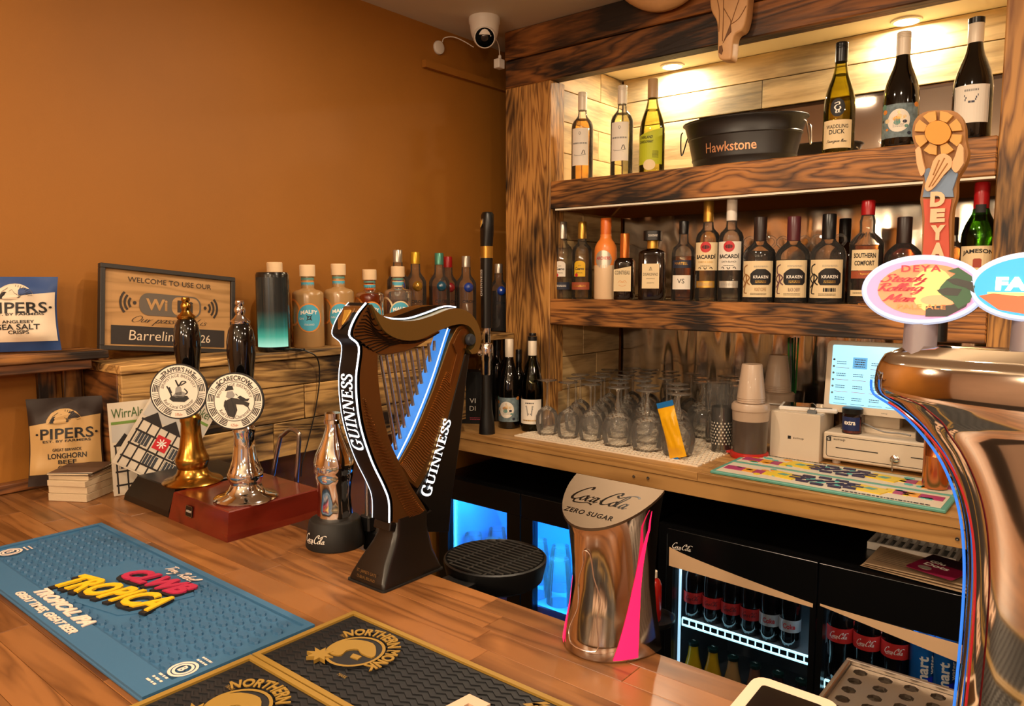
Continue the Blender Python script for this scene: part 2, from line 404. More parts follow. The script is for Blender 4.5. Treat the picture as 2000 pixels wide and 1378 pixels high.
# joined handwriting
CUR = {
 'S': (.75, [[(.62,1.55),(.5,1.85),(.2,1.75),(.15,1.35),(.4,1.05),(.5,.6),(.3,.1),(-.05,.1),(-.05,.35)]]), 'R': (.85, [[(.2,0),(.25,1.8)],[(-.1,1.4),(.2,1.85),(.6,1.75),(.65,1.35),(.25,1.0),(.5,.5),(.75,0),(.95,.15)]]),
 'M': (1.15, [[(-.05,.1),(.1,.5),(.25,1.75),(.5,.4),(.9,1.8),(.92,.1),(1.1,.1)]]), 'O': (.95, [[(.4,1.8),(.05,1.3),(.0,.5),(.35,0),(.75,.4),(.8,1.2),(.45,1.8),(.2,1.5)]]),
 'a': (.62, [[(.45,.85),(.2,1.0),(.02,.5),(.12,.05),(.35,.25),(.5,.95),(.45,.2),(.62,.15)]]), 'd': (.62, [[(.45,.85),(.2,1.0),(.02,.5),(.12,.05),(.38,.25),(.62,1.85),(.45,.2),(.65,.15)]]),
 'e': (.5, [[(.02,.35),(.3,.6),(.32,.95),(.1,.9),(.02,.4),(.2,.02),(.5,.3)]]), 'g': (.6, [[(.45,.85),(.2,1.0),(.02,.5),(.15,.05),(.4,.3),(.5,.95),(.4,-.5),(.15,-.75),(.05,-.5),(.6,.2)]]),
 'i': (.3, [[(.1,.95),(.08,.2),(.3,.15)],[(.14,1.35),(.17,1.42)]]), 'l': (.35, [[(.0,.2),(.3,1.3),(.25,1.85),(.1,1.5),(.08,.2),(.35,.15)]]),
 'n': (.66, [[(.05,.95),(.08,.02),(.2,.7),(.42,.98),(.45,.2),(.66,.15)]]), 'o': (.55, [[(.3,.98),(.05,.7),(.05,.2),(.3,.02),(.48,.4),(.35,.95),(.6,.85)]]),
 'p': (.6, [[(.1,1.0),(.0,-.8),(.12,.6),(.38,1.0),(.48,.5),(.3,.02),(.1,.2)],[(.3,.02),(.6,.2)]]), 'r': (.45, [[(.05,.9),(.1,.02),(.2,.75),(.45,.95)]]),
 's': (.45, [[(.35,.85),(.12,.95),(.12,.65),(.35,.3),(.15,.02),(-.02,.2)],[(.2,.02),(.45,.2)]]), 't': (.4, [[(.18,1.5),(.1,.2),(.4,.15)],[(-.05,1.05),(.42,1.1)]]),
 'u': (.66, [[(.08,.95),(.1,.15),(.35,.15),(.48,.95),(.48,.2),(.66,.15)]]), 'w': (.85, [[(.05,.95),(.15,.1),(.38,.7),(.5,.1),(.7,.95),(.85,.85)]]), 'y': (.6, [[(.05,.95),(.12,.3),(.4,.4),(.5,.95),(.35,-.6),(.1,-.7),(.6,.2)]]),
 'c': (.5, [[(.42,.85),(.2,1.0),(.02,.5),(.15,.03),(.5,.25)]]), 'K': (.85, [[(.2,0),(.28,1.8)],[(.8,1.75),(.25,.85),(.5,.5),(.85,0)]]), 'h': (.65, [[(.08,0),(.2,1.8)],[(.1,.4),(.35,.95),(.45,.2),(.65,.15)]]), 'T': (.7, [[(-.05,1.7),(.4,1.8),(.85,1.7)],[(.42,1.75),(.35,.6),(.2,.05)]]), 'b': (.6, [[(.2,1.8),(.06,.1),(.3,.0),(.5,.4),(.4,.85),(.12,.6)],[(.4,.85),(.6,.8)]]), ' ': (.45, []),
}
def scrib(rows=1, n=5, seed=1):
    r = random.Random(seed); st = []
    for j in range(rows):
        x = 0
        while x < n:
            w = r.uniform(.3, .9); st.append([(x, -j*.6), (min(x+w, n), -j*.6)]); x += w + .18
    return pen(st, .24, 1, smooth=False)
def cursive(s, w=.16, thin=.45, shear=.25):
    st = []; x = 0
    for ch in s:
        adv, ss = CUR.get(ch, (.4, []))
        st += [[(x + a + shear*b, b) for a, b in q] for q in ss]; x += adv
    return pen(st, w, thin, PI/2 + .4, k=4)
# ================================================================ materials used all over
M_CHAR = wood('scorched_pine', '#b0743a', '#4e260e', 0, 40, .56, burnscale=1.5)
M_CHARZ = wood('scorched_pine_upright', '#c08a48', '#70401a', 2, 44, .40, burnscale=1.6)
M_CHARD = wood('scorched_pine_dark', '#8a5526', '#40210e', 0, 26, .74, burnscale=1.4)
M_CHARY = wood('scorched_pine_ledge', '#bd9458', '#6a4520', 1, 38, .50, burnscale=1.9)
M_PALE = wood('pale_pallet_board', '#d3bb8e', '#b09468', 0, 9, .22, burncol='#7d735f', burnscale=1.2, pervar=.12)
M_PALEY = wood('pale_pallet_side', '#d3b17c', '#a88655', 1, 10, .26, burncol='#6b5b42', burnscale=1.4, pervar=.12)
M_OAK = wood('oiled_bar_stave', '#8a5a30', '#5f3818', 0, 20, 0, rough=.36, bump=.1, pervar=.24, coat=.12)
M_CTOP = wood('pale_counter_board', '#b78a52', '#8f6434', 0, 14, 0, rough=.42, bump=.1, pervar=.12)
M_SLAT = wood('scorched_slat', '#b97c3c', '#5e3214', 2, 26, .52, burnscale=3)
M_RAIL = wood('old_wall_rail', '#7b4a24', '#3a1f0f', 1, 20, .3, burnscale=2)
def wallmat(name, col, bump=.15, vary=.06):
    m, nt, b, N, K = new(name); tc = N.new('ShaderNodeTexCoord')
    n = N.new('ShaderNodeTexNoise'); n.inputs['Scale'].default_value = 2.2; n.inputs['Detail'].default_value = 5; K.new(tc.outputs['Object'], n.inputs['Vector'])
    n2 = N.new('ShaderNodeTexNoise'); n2.inputs['Scale'].default_value = 260; n2.inputs['Detail'].default_value = 3; K.new(tc.outputs['Object'], n2.inputs['Vector'])
    c = L(col); lo = tuple(v*(1-vary) for v in c[:3]) + (1,); hi = tuple(min(1, v*(1+vary)) for v in c[:3]) + (1,)
    r = ramp(N, [(.35, lo), (.65, hi)]); K.new(n.outputs['Fac'], r.inputs[0]); K.new(r.outputs[0], b.inputs['Base Color'])
    b.inputs['Roughness'].default_value = .62
    bp = N.new('ShaderNodeBump'); bp.inputs['Strength'].default_value = bump; bp.inputs['Distance'].default_value = .001; K.new(n2.outputs['Fac'], bp.inputs['Height']); K.new(bp.outputs['Normal'], b.inputs['Normal'])
    return m
M_WALL = wallmat('burnt_orange_paint', '#98601a')
M_CEIL = wallmat('taupe_ceiling_paint', '#cdc2b0', .1, .03)
M_BEIGE = wallmat('blush_beige_paint', '#d6b49c', .1, .04)
M_FLOOR = mat('dark_rubber_floor', '#2b2724', .6, bump=.2)
BLACK = mat('black_plastic', '#0b0b0c', .38); BLACKG = mat('black_gloss', '#050505', .08, coat=.6); BLACKM = mat('black_matt', '#0e0d0c', .62)
WHITE = mat('white_plastic', '#e6dfd6', .45); CREAM = mat('cream_paper', '#efe2cc', .7); CHROME = mat('chrome', '#e8e6e4', .07, 1.0); STEEL = mat('brushed_steel', '#b9b0a6', .28, 1.0)
BRASS = mat('aged_brass', '#b98a3c', .22, 1.0, bump=.1, bscale=60, vary=.25); GOLD = mat('gold_print', '#d7a84a', .35, .7); COPPER = mat('hammered_copper', '#d98a5c', .2, 1.0)
INK = mat('black_ink', '#141214', .6); INKW = mat('white_ink', '#f3ede4', .6); GREY = mat('grey_plastic', '#8d8b88', .5)
RED = mat('red_print', '#c1272d', .5); GREEN = mat('green_print', '#3f8a3a', .5); NAVY = mat('navy_print', '#1d2340', .5)
CLEAR = glass('clear_glass', (.988, .988, .98), 1.0, .03, haze=.075); CLEARB = glass('clear_bottle_glass', (.98, .98, .968), 1.0, .03, haze=.04); PANE = glass('fridge_pane', (.93, .95, .97), .7)
# ================================================================ room shell
RX1, RY0, RY1 = 3.0, -3.4, 2.72
struct('floor', MB().box(WX-.1, RX1+.1, RY0-.1, RY1+.1, -.05, 0), M_FLOOR)
struct('ceiling', MB().box(WX-.1, RX1+.1, RY0-.1, RY1+.1, CEIL, CEIL+.05), M_CEIL)
struct('wall_left', MB().box(WX-.1, WX, RY0, RY1, 0, CEIL), M_WALL)
struct('wall_back', MB().box(WX, RX1, RY1-.06, RY1+.04, 0, CEIL), M_WALL)
struct('wall_right', MB().box(RX1, RX1+.1, RY0, RY1, 0, CEIL), M_BEIGE)
w = MB()   # wall behind the viewer with a window opening
wx0, wx1, wz0, wz1 = .5, 1.75, .95, 2.15
w.box(WX, wx0, RY0-.1, RY0, 0, CEIL).box(wx1, RX1, RY0-.1, RY0, 0, CEIL).box(wx0, wx1, RY0-.1, RY0, 0, wz0).box(wx0, wx1, RY0-.1, RY0, wz1, CEIL)
struct('wall_front', w, M_BEIGE)
win = bpy.data.objects.new('window_1', None); COL.objects.link(win); win.location = ((wx0+wx1)/2, RY0-.05, wz0); win['kind'] = 'structure'
ww = wx1-wx0; wh = wz1-wz0
obj('window_frame', MB().box(-ww/2, -ww/2+.05, -.03, .03, 0, wh).box(ww/2-.05, ww/2, -.03, .03, 0, wh).box(-ww/2+.05, ww/2-.05, -.03, .03, 0, .05).box(-ww/2+.05, ww/2-.05, -.03, .03, wh-.05, wh).box(-.02, .02, -.03, .03, .05, wh-.05), WHITE, win)
obj('pane', MB().box(-ww/2+.05, -.02, -.004, .004, .05, wh-.05), PANE, win); obj('pane', MB().box(.02, ww/2-.05, -.004, .004, .05, wh-.05), PANE, win)
# recessed lamps of the room
M_LAMP = mat('lit_lamp_warm', '#ffffff', .5, emit=(1, .78, .5), es=14); M_LAMPN = mat('lit_lamp_niche', '#ffffff', .5, emit=(1, .93, .78), es=30)
for i, (x, y) in enumerate(LAMPS):
    t = thing('ceiling_downlight', 'small round white recessed downlight lighting the bar room ceiling', 'light', (x, y, CEIL), group='recessed room downlights')
    obj('trim_ring', MB().lathe([(.052, 0), (.06, 0), (.06, -.004), (.052, -.008), (.052, 0)], 24, closed=True), WHITE, t, smooth=True)
    obj('diffuser', MB().lathe([(.0, -.001), (.051, -.001), (.051, -.006), (0, -.006)], 24), M_LAMP, t)
for i, p in enumerate(PEND):
    t = thing('pendant_lamp', 'black corded pendant lamp with a glowing globe bulb over the customer side', 'light', (p[0], p[1], CEIL), group='pendant lamps over the customer side')
    zb_ = p[2] - CEIL
    obj('ceiling_rose', MB().lathe([(0, 0), (.05, 0), (.048, -.012), (.01, -.024), (0, -.024)], 20), BLACK, t, smooth=True); obj('flex', MB().tube([(0, 0, -.02), (0, 0, zb_+.10)], .003, 6), BLACK, t)
    obj('bulb_holder', MB().lathe([(0, zb_+.10), (.02, zb_+.10), (.022, zb_+.062), (.018, zb_+.06)], 16), BRASS, t, smooth=True)
    obj('bulb', MB().lathe([(.016, zb_+.06), (.03, zb_+.046), (.045, zb_+.02), (.049, zb_), (.045, zb_-.022), (.03, zb_-.042), (0, zb_-.05)], 20), glass('bulb_glass', (.97, .95, .9)), t, smooth=True)
    obj('filament', MB().tube([(.008*math.cos(k*1.2), .008*math.sin(k*1.2), zb_-.02+k*.0022) for k in range(20)], .0015, 5), mat('lit_filament', '#ffffff', .5, emit=(1, .7, .4), es=60), t)
# ================================================================ scorched back shelf unit
SH = thing('back_bar_shelf', 'built-in scorched timber back bar shelving with heavy posts, beams and pale pallet boards', 'shelf unit', (0, YF, CNT))
def part(name, mb, m, **k): return obj(name, mb, m, SH, **k)
def bx(x0, x1, y0, y1, z0, z1, bev=.003):
    """box in world measures, origin kept at its own centre so that timber figure differs"""
    c = ((x0+x1)/2, (y0+y1)/2, (z0+z1)/2)
    return MB().box(x0-c[0], x1-c[0], y0-c[1], y1-c[1], z0-c[2], z1-c[2], bev=bev), c
def sh(name, m, *b, bev=.003):
    mb, c = bx(*b, bev=bev); return obj(name, mb, m, SH, (c[0], c[1]-YF, c[2]-CNT))
PD = .055
sh('post', M_CHARZ, PL0, PL1, YF, YF+PD, CNT, BB); sh('post', M_CHARZ, PR0, PR1, YF, YF+PD, CNT, CEIL)
sh('post_liner', M_CHARZ, PL1-.012, PL1-.002, YF+PD, YF+PD+.03, CNT, BB, bev=.001)
bm_ = (BB + CEIL) / 2 - .003
sh('beam_plank', M_CHARD, PL0, PR0-.002, YF-.004, YF+PD, bm_+.002, CEIL-.001); sh('beam_plank', M_CHARD, PL0, PR0-.002, YF, YF+PD, BB, bm_-.001)
for (z0, z1) in ((TSB, TS), (MSB, MS)):
    sh('shelf_front', M_CHAR, PL1+.001, PR0-.001, YF, YF+.045, z0, z1)
    sh('shelf_board', M_PALE, PL1+.001, PR0-.001, YF+.046, YB-.002, z1-.03, z1-.002, bev=.001)
    if z0 == TSB: sh('edge_strip', mat('pale_edge_strip', '#e8e0cc', .5), PL1+.02, PR0-.002, YF+.003, YF+.040, z0-.006, z0-.0005, bev=0)
# boards of the left inner cheek, row by row with staggered butt joints
def cheek(z0, z1, hh):
    z = z0; r = 0
    while z < z1 - .02:
        t = min(z + hh, z1); js = [YF+PD, YF+PD+.10 + (.17 if r % 2 else .05) + random.uniform(-.02, .02), YB]
        for a, b in zip(js, js[1:]): sh('cheek_board', M_PALEY, PL1-.024, PL1-.003 + random.uniform(-.0015, .0015), a+.001, b-.001, z+.0012, t-.0012, bev=.0012)
        z = t; r += 1
cheek(TS, NC, .108); cheek(MS, TSB, .104); cheek(CNT, MSB, .121)
for (z0, z1) in ((TS, NC), (MS, TSB), (CNT, MSB)): sh('cheek_board', M_PALEY, PR0+.003, PR0+.02, YF+PD, YB, z0, z1, bev=.001)
sh('niche_ceiling', mat('niche_ceiling_paint', '#e2d4b4', .6), PL1-.02, PR1, YF+PD, YB+.02, NC, NC+.02, bev=0)
MIR_T = 2.141
for k, z in enumerate((2.327, 2.237, 2.141)[:-1]):
    zz = (2.327, 2.237, 2.141)[k+1]
    for a, b in (((PL1, -1.02), (-1.02, PR0+.003)) if k else ((PL1, PR0+.003),)): sh('back_board', M_PALE, a+.001, b-.001, YB, YB+.016 - .002*k, zz+.0015, z-.0015, bev=.0012)
M_MIR = mat('mirror_silver', '#cfc2b6', .03, 1.0)
M_FOIL = mat('crinkled_mirror_sheet', '#d6cbbc', .12, 1.0)
def wavy(x0, x1, z0, z1, y, amp, kx, kz, seed):
    rnd = random.Random(seed); ph = [rnd.uniform(0, 6) for _ in range(8)]
    def fn(a, b):
        x = x0 + (x1-x0)*a; z = z0 + (z1-z0)*b
        d = amp*(math.sin(kx*x + 1.6*math.sin(kz*z+ph[0]) + ph[1]) + .6*math.sin(kx*1.9*x + ph[2] + kz*.7*z) + .5*math.sin(kz*1.3*z + ph[3] + 2*math.sin(kx*.4*x)))
        return (x, y + d, z)
    return MB().grid(fn, 150, 40)
sh('mirror_strip', M_MIR, -1.25, PR0+.003, YB+.004, YB+.008, TS+.001, MIR_T-.002, bev=0)
sh('back_board', M_PALE, PL1+.001, -1.252, YB, YB+.016, TS+.002, MIR_T-.002, bev=.0012)
obj('mirror_sheet', wavy(PL1-.003, PR0+.003, MS+.002, TSB-.002, YB+.012-YF, .0011, 34, 16, 3), M_FOIL, SH, (0, 0, -CNT), smooth='all', fix=False)
obj('mirror_sheet', wavy(PL1-.003, PR0+.003, CNT+.002, MSB-.002, YB+.012-YF, .0016, 46, 9, 5), M_FOIL, SH, (0, 0, -CNT), smooth='all', fix=False)
for (x, y) in [(-1.33, 2.535), (-.565, 2.55)]:
    t = thing('niche_spotlight', 'glowing recessed spotlight above the ' + ('slim pale wines and black tub' if x < -1 else 'dark wine bottles with capsules'), 'light', (x, y, NC), group='spotlights over the top shelf')
    obj('trim_ring', MB().lathe([(.034, 0), (.044, 0), (.043, -.005), (.034, -.007), (.034, 0)], 24, closed=True), WHITE, t, smooth=True)
    obj('diffuser', MB().lathe([(0, -.001), (.034, -.001), (.034, -.005), (0, -.005)], 24), M_LAMPN, t)
# ================================================================ back counter
CT = thing('back_counter', 'light timber back counter with screwed fascia board under the bottle shelves', 'counter', (0, CNT_Y, CNT))
ys = [CNT_Y, CNT_Y+.16, CNT_Y+.36, CNT_Y+.56, YB+.01]
for a, b in zip(ys, ys[1:]):
    xs = [PL0-.14, -.93 + random.uniform(-.2, .2), .55, RX1] if a == ys[0] else [PL0-.14, -1.2 + random.uniform(-.3, .6), .55, RX1]
    for c, d in zip(xs, xs[1:]):
        mb, ce = bx(c+.0004, d-.0004, a+.0004, b-.0004, CNT-.024, CNT, bev=.0008); obj('counter_plank', mb, M_CTOP, CT, (ce[0], ce[1]-CNT_Y, ce[2]-CNT))
for c, d in ((PL0-.14, .0), (.0, RX1)):
    mb, ce = bx(c+.001, d-.001, CNT_Y+.003, CNT_Y+.025, CNT-.068, CNT-.026, bev=.001); obj('fascia_board', mb, M_CTOP, CT, (ce[0], ce[1]-CNT_Y, ce[2]-CNT))
for (u, v) in ((1238, 930), (1266, 933), (1870, 1052)):
    p = Py(u, v, CNT_Y+.002); obj('screw', MB().lathe([(0, .0), (.0045, 0), (.004, .002), (.002, .0022), (0, .001)], 12, Matrix.Rotation(PI/2, 4, 'X')), STEEL, CT, (p.x, .002, p.z-CNT), smooth=True)
struct('wall_undercounter', MB().box(WX+.001, RX1, 2.56, 2.66, 0, CNT-.03), BLACKM)
# ================================================================ customer bar
BARO = thing('bar_counter', 'oiled butcher-block bar top of glued oak staves holding the beer taps', 'bar', (0, BAR_Y, BAR))
rows = 19; y1 = BAR_Y; rh = (BAR_Y - .0) / rows
meshes = {}
for r in range(rows):
    x = WX + .002 - random.uniform(0, .25); yy = BAR_Y - (r+.5)*rh
    while x < 1.5:
        ln = random.choice((.22, .30, .38, .46, .56)); a, b = max(x, WX+.002), min(x+ln, 1.5)
        if b - a > .01:
            key = round(b-a, 3)
            if key not in meshes:
                meshes[key] = MB().box(-(b-a)/2+.0002, (b-a)/2-.0002, -rh/2+.0002, rh/2-.0002, -.038, 0, bev=.0006).mesh('stave'); meshes[key].materials.append(M_OAK)
            o = obj('stave', meshes[key], M_OAK, BARO, ((a+b)/2, yy-BAR_Y, -random.uniform(0, .0003)))
        x += ln
obj('bar_front', MB().box(WX+.002, 1.5, -.70, -.12, -BAR, -.0385), BLACKM, BARO)
# ================================================================ left wall: boxed ledge, slatted shelf, rail
LG = thing('pipe_boxing', 'scorched board ledge boxed against the orange wall carrying gin and vodka bottles', 'ledge', (-1.72, .72, 0))
def lg(name, m, *b, bev=.002):
    mb, c = bx(*b, bev=bev); return obj(name, mb, m, LG, (c[0]+1.72, c[1]-.72, c[2]))
lg('ledge_top', M_CHARY, WX+.001, -1.715, .722, 2.10, LEDGE-.02, LEDGE)
zz = [LEDGE-.021, 1.27, 1.175, 1.08]
for a, b in zip(zz, zz[1:]):
    js = [.725, 1.0 + random.uniform(-.1, .5), 1.85] if a != zz[0] else [.725, 1.85]
    for c, d in zip(js, js[1:]): lg('front_board', M_CHARY, -1.742, -1.722 + random.uniform(-.002, .002), c+.001, d-.001, b+.001, a-.001)
lg('end_board', M_CHARD, WX+.001, -1.744, .725, .745, 1.08, LEDGE-.021)
lg('backing', BLACKM, WX+.002, -1.746, .75, 1.84, 1.085, LEDGE-.022, bev=0)
SS = thing('slatted_wall_shelf', 'scorched pallet shelf with upright slats fixed to the wall above the bar end', 'shelf', (WX, .4, BAR))
def ss(name, m, *b, bev=.002):
    mb, c = bx(*b, bev=bev); return obj(name, mb, m, SS, (c[0]-WX, c[1]-.4, c[2]-BAR))
ss('shelf_board', wood('scorched_shelf', '#c08242', '#54290f', 1, 30, .55, burnscale=2.4), WX+.001, -1.80, .10, .735, 1.374, 1.392)
ss('shelf_lip', M_RAIL, -1.825, -1.806, .10, .70, 1.352, 1.3735)
for (u0, u1) in ((76, 110), (126, 161), (179, 214)):
    a, b = Px(u0, 760, WX+.02), Px(u1, 760, WX+.02); ss('slat', M_SLAT, WX+.001, WX+.02, a.y, b.y, BAR+.03, 1.351)
ss('corner_post', M_SLAT, WX+.001, WX+.045, Px(196, 800, WX+.04).y, Px(218, 800, WX+.04).y, BAR+.001, 1.373)
ss('base_rail', M_RAIL, WX+.001, WX+.03, -.2, .66, BAR+.001, BAR+.022)
# ================================================================ bottles
def prof(shape, H, R):
    P = {
     'bordeaux': [(.0, .012), (.7, .006), (.93, 0), (1, .018), (1, .60), (.97, .635), (.85, .672), (.62, .705), (.44, .735), (.39, .77), (.37, .93), (.42, .935), (.42, 1)],
     'burgundy': [(.0, .012), (.7, .006), (.93, 0), (1, .018), (1, .43), (.96, .50), (.86, .565), (.7, .635), (.55, .69), (.44, .745), (.38, .80), (.36, .93), (.40, .935), (.40, 1)],
     'spirit':   [(.0, .012), (.7, .006), (.93, 0), (1, .02), (1, .58), (.97, .63), (.84, .675), (.6, .705), (.44, .73), (.40, .78), (.38, .9), (.42, .905), (.42, 1)],
     'jameson':  [(.0, .012), (.7, .006), (.93, 0), (1, .02), (1, .55), (.96, .60), (.82, .66), (.62, .715), (.48, .755), (.42, .80), (.39, .92), (.42, .925), (.42, 1)],
     'gin':      [(.0, .012), (.7, .006), (.95, 0), (1, .02), (1, .63), (.98, .66), (.85, .685), (.55, .70), (.42, .715), (.40, .84), (.40, .86), (.5, .86), (.5, 1)],
     'slim':     [(.0, .012), (.7, .006), (.95, 0), (1, .02), (1, .62), (.97, .66), (.8, .70), (.58, .735), (.46, .77), (.44, .86), (.5, .865), (.5, 1)],
     'square':   [(.0, .012), (.7, .006), (.96, 0), (1, .02), (1, .66), (.97, .69), (.8, .715), (.5, .735), (.38, .75), (.36, .84), (.4, .845), (.4, 1)],
     'coin':     [(.0, .012), (.7, .006), (.96, 0), (1, .02), (1, .55), (.95, .585), (.72, .635), (.52, .68), (.44, .73), (.42, .80), (.44, .81), (.44, 1)],
     'jug':      [(.0, .012), (.7, .006), (.95, 0), (1, .02), (1, .53), (.97, .575), (.86, .62), (.6, .67), (.42, .70), (.36, .73), (.34, .83), (.4, .835), (.4, 1)],
     'comfort':  [(.0, .012), (.7, .006), (.95, 0), (1, .02), (1, .56), (1.02, .575), (.98, .60), (.72, .65), (.46, .69), (.44, .74), (.46, .80), (.36, .86), (.38, .9), (.4, .905), (.4, 1)],
     'arch':     [(.0, .012), (.7, .006), (.95, 0), (1, .02), (1, .60), (.95, .65), (.78, .70), (.56, .74), (.5, .77), (.48, 1)],
    }[shape]
    return [(r*R, z*H) for r, z in P]
def cut(p, z0, z1, dr=0):
    """slice of a profile between two heights"""
    def at(z):
        for (r0, a), (r1, b) in zip(p[2:], p[3:]):
            if a <= z <= b: return r0 + (r1-r0) * ((z-a)/(b-a) if b > a else 0)
        return p[-1][0]
    q = [(at(z0), z0)] + [(r, z) for r, z in p[2:] if z0 < z < z1] + [(at(z1), z1)]
    return [(max(r+dr, .0005), z) for r, z in q]
# caps
CAPW = mat('cream_screwcap', '#e3d6c2', .4, .1); CAPK = mat('black_screwcap', '#121214', .3); CAPR = mat('red_screwcap', '#a5161c', .3); CAPG = mat('gold_screwcap', '#c79a44', .3, .8); CAPS = mat('silver_screwcap', '#bdb6aa', .3, .8)
CAPB = mat('dark_brown_capsule', '#2a1a16', .4); CAPM = mat('maroon_capsule', '#54222a', .35); CAPO = mat('copper_neck_foil', '#c9702e', .3, .6); CORK = mat('pale_wood_stopper', '#e3c39a', .6)
# glass and drinks
G_ROSE = glass('amber_wine', (.96, .74, .36)); G_STRAW = glass('straw_wine', (.97, .95, .72)); G_OLIVE = glass('olive_glass', (.78, .74, .25)); G_LIME = glass('yellow_green_wine', (.92, .89, .52))
G_DARK = mat('dark_wine_glass', '#0a0806', .06, coat=.5, spec=.6); G_GREEN = glass('green_whiskey_glass', (.25, .62, .20)); G_DKGREEN = glass('dark_green_wine_glass', (.38, .38, .12))
G_GOLD = glass('golden_spirit', (.98, .86, .52)); G_AMBER = glass('amber_spirit', (.92, .56, .24)); G_RUM = mat('near_black_rum', '#0c0504', .08, coat=.5); G_RED = glass('red_brown_liqueur', (.75, .32, .14)); G_BROWN = mat('dark_brown_glass', '#160904', .07, coat=.5)
G_FROST = mat('peach_frosted_bottle', '#f08a3c', .35, coat=.2); G_FROSTW = mat('pale_peach_liqueur', '#e9c8a0', .3, coat=.2)
G_GINO = glass('orange_gin_glass', (.86, .58, .30), .8, .08); G_GINP = glass('pink_gin_glass', (.88, .55, .36), .8, .08); G_GINF = mat('frosted_gin_glass', '#a78355', .25, coat=.3)
P_WHITE = mat('label_white', '#e9e0d2', .65); P_CREAM = mat('label_cream', '#e6cfa4', .65); P_LIME = mat('label_lime', '#b9c022', .6); P_YEL = mat('label_yellow', '#e2b31e', .6); P_BLK = mat('label_black', '#151316', .6); P_BLUE = mat('label_sky_blue', '#4aa7c4', .6)
P_ORNG = mat('label_orange', '#dd8a3a', .6); P_NAVY = mat('label_navy', '#22273a', .6); P_TERR = mat('label_terracotta', '#9c4a2c', .6); P_FLORAL = mat('label_floral', '#6d7f86', .65, vary=.9, bscale=90); P_GREEN = mat('label_teal', '#5d8f86', .6); P_SILV = mat('label_silver', '#c8c2b4', .3, .5)
def bottle(name, label, cat, x, y, z, H, R, shape, gl, cap, capz, rz, group=None, liq=None, liqm=None, labels=(), sq=None, capr=None, ay=1.0, ridges=0, n=28, capname='cap', extra=None):
    t = thing(name, label, cat, (x, y, z), rz, group)
    p = prof(shape, H, R)
    obj('glass_body', MB().lathe([(0, p[0][1])] + cut(p, 0, H*capz) if False else [q for q in p if q[1] <= H*capz] + [cut(p, 0, H*capz)[-1]], n, sq=sq, ay=ay), gl, t, smooth=True)
    if liq: obj('drink', MB().lathe([(0, .004)] + cut(p, .004, H*liq, -.0022) + [(0, H*liq)], n, sq=sq, ay=ay), liqm, t, smooth=True)
    cr = capr or p[-1][0]
    cp = [(cr*.99, H*capz), (cr, H*capz+.002)]
    if ridges:
        for k in range(ridges):
            zz = H*(1-.055) + H*.05*k/ridges; cp += [(cr, zz), (cr*.94, zz+.0008), (cr, zz+.0016)]
    cp += [(cr, H-.002), (cr*.92, H)]
    obj(capname, MB().lathe(cp, 20, ay=1.0), cap, t, smooth=True)
    for lb in labels: add_label(t, lb, R, ay, sq)
    if extra: extra(t, H, R)
    return t
def add_label(t, lb, R, ay=1.0, sq=None):
    """lb: dict(z, poly | w,h | a,b, m, name, texts=[(s, dz, w, h, m, kw)])"""
    poly = lb.get('poly') or (ell(lb['a'], lb['b']) if 'a' in lb else rect(-lb['w']/2, lb['w']/2, -lb['h']/2, lb['h']/2))
    cyl = None if sq else lb.get('r', R); dx = lb.get('dx', 0)
    fr = 0 if not sq else -R*ay
    poly = [(px + dx, pz) for px, pz in poly]
    o = decal(lb.get('name', 'label'), poly, lb['m'], t, (0, fr, lb['z']), cyl=cyl, off=lb.get('off', .0005))
    for tx in lb.get('texts', ()):
        s, dz, w, h, m = tx[:5]; kw = dict(tx[5]) if len(tx) > 5 else {}
        ddx = kw.pop('dx', 0) + dx
        src = kw.pop('src', None)
        if sq: text('lettering', s, w, h, m, o, (ddx, -.0009, dz), src=src, **kw)
        else: text('lettering', s, w, h, m, o, (0, 0, dz), rot=(0, 0, ddx/cyl), cyl=cyl, off=lb.get('off', .0005)+.0005, src=src, **kw)
    for sub in lb.get('subs', ()):
        so = decal(sub.get('name', 'emblem'), [(px+sub.get('dx', 0)+dx, pz) for px, pz in sub['poly']], sub['m'], o, (0, -.0004 if sq else 0, sub.get('z', 0)), cyl=cyl, off=lb.get('off', .0005)+.0004)
    return o
def place(u, v, y): p = Py(u, v, y); return p
def bh(u, v, y, z): return Py(u, v, y).z - z
FACE = lambda x, y, k=.6: k * math.atan2(x, -(-y)) if False else k * math.atan2(0 - x, y)
GT = 'wine bottles on the top shelf'; GM = 'spirit bottles on the middle shelf'
# ---- top shelf
def top(u, vtop, y, R, shape, gl, cap, capz, label, labels, rz=None, **k):
    x = Py(u, 300, y).x; H = Py(u, vtop, y).z - TS
    return bottle('wine_bottle', label, 'bottle', x, y, TS, H, R, shape, gl, cap, capz, FACE(x, y) if rz is None else rz, GT, labels=labels, **k)
YT = YF + .085
def sail(): return pen([[(-.5, 0), (-.1, -.12), (.5, .02)], [(.15, .02), (.3, .5), (.42, .02)], [(-.4, -.2), (.3, -.22)]], .05, .6)
for (u, vt, gl, lab) in ((1137, 181, G_ROSE, 'slim clear bottle of amber wine with plain white label, beside the shelf cheek boards'), (1214, 168, G_STRAW, 'slim clear bottle of pale straw wine with plain white label and white screwcap')):
    top(u, vt, YT, .0375, 'bordeaux', CLEARB, CAPW, .80, lab, [dict(z=.115, w=.062, h=.125, m=P_WHITE, texts=[('', .012, .052, .005, GREY, {'src': scrib(1, 6, 2)}), ('', -.022, .045, .022, INK, {'src': sail()}), ('', .045, .008, .011, INK, {'src': pen([[(0, 0), (.5, .6), (0, 1.2), (-.5, .6), (0, 0)], [(-.3, .6), (.3, .6)]], .15)})])], liq=.70, liqm=gl, ridges=4)
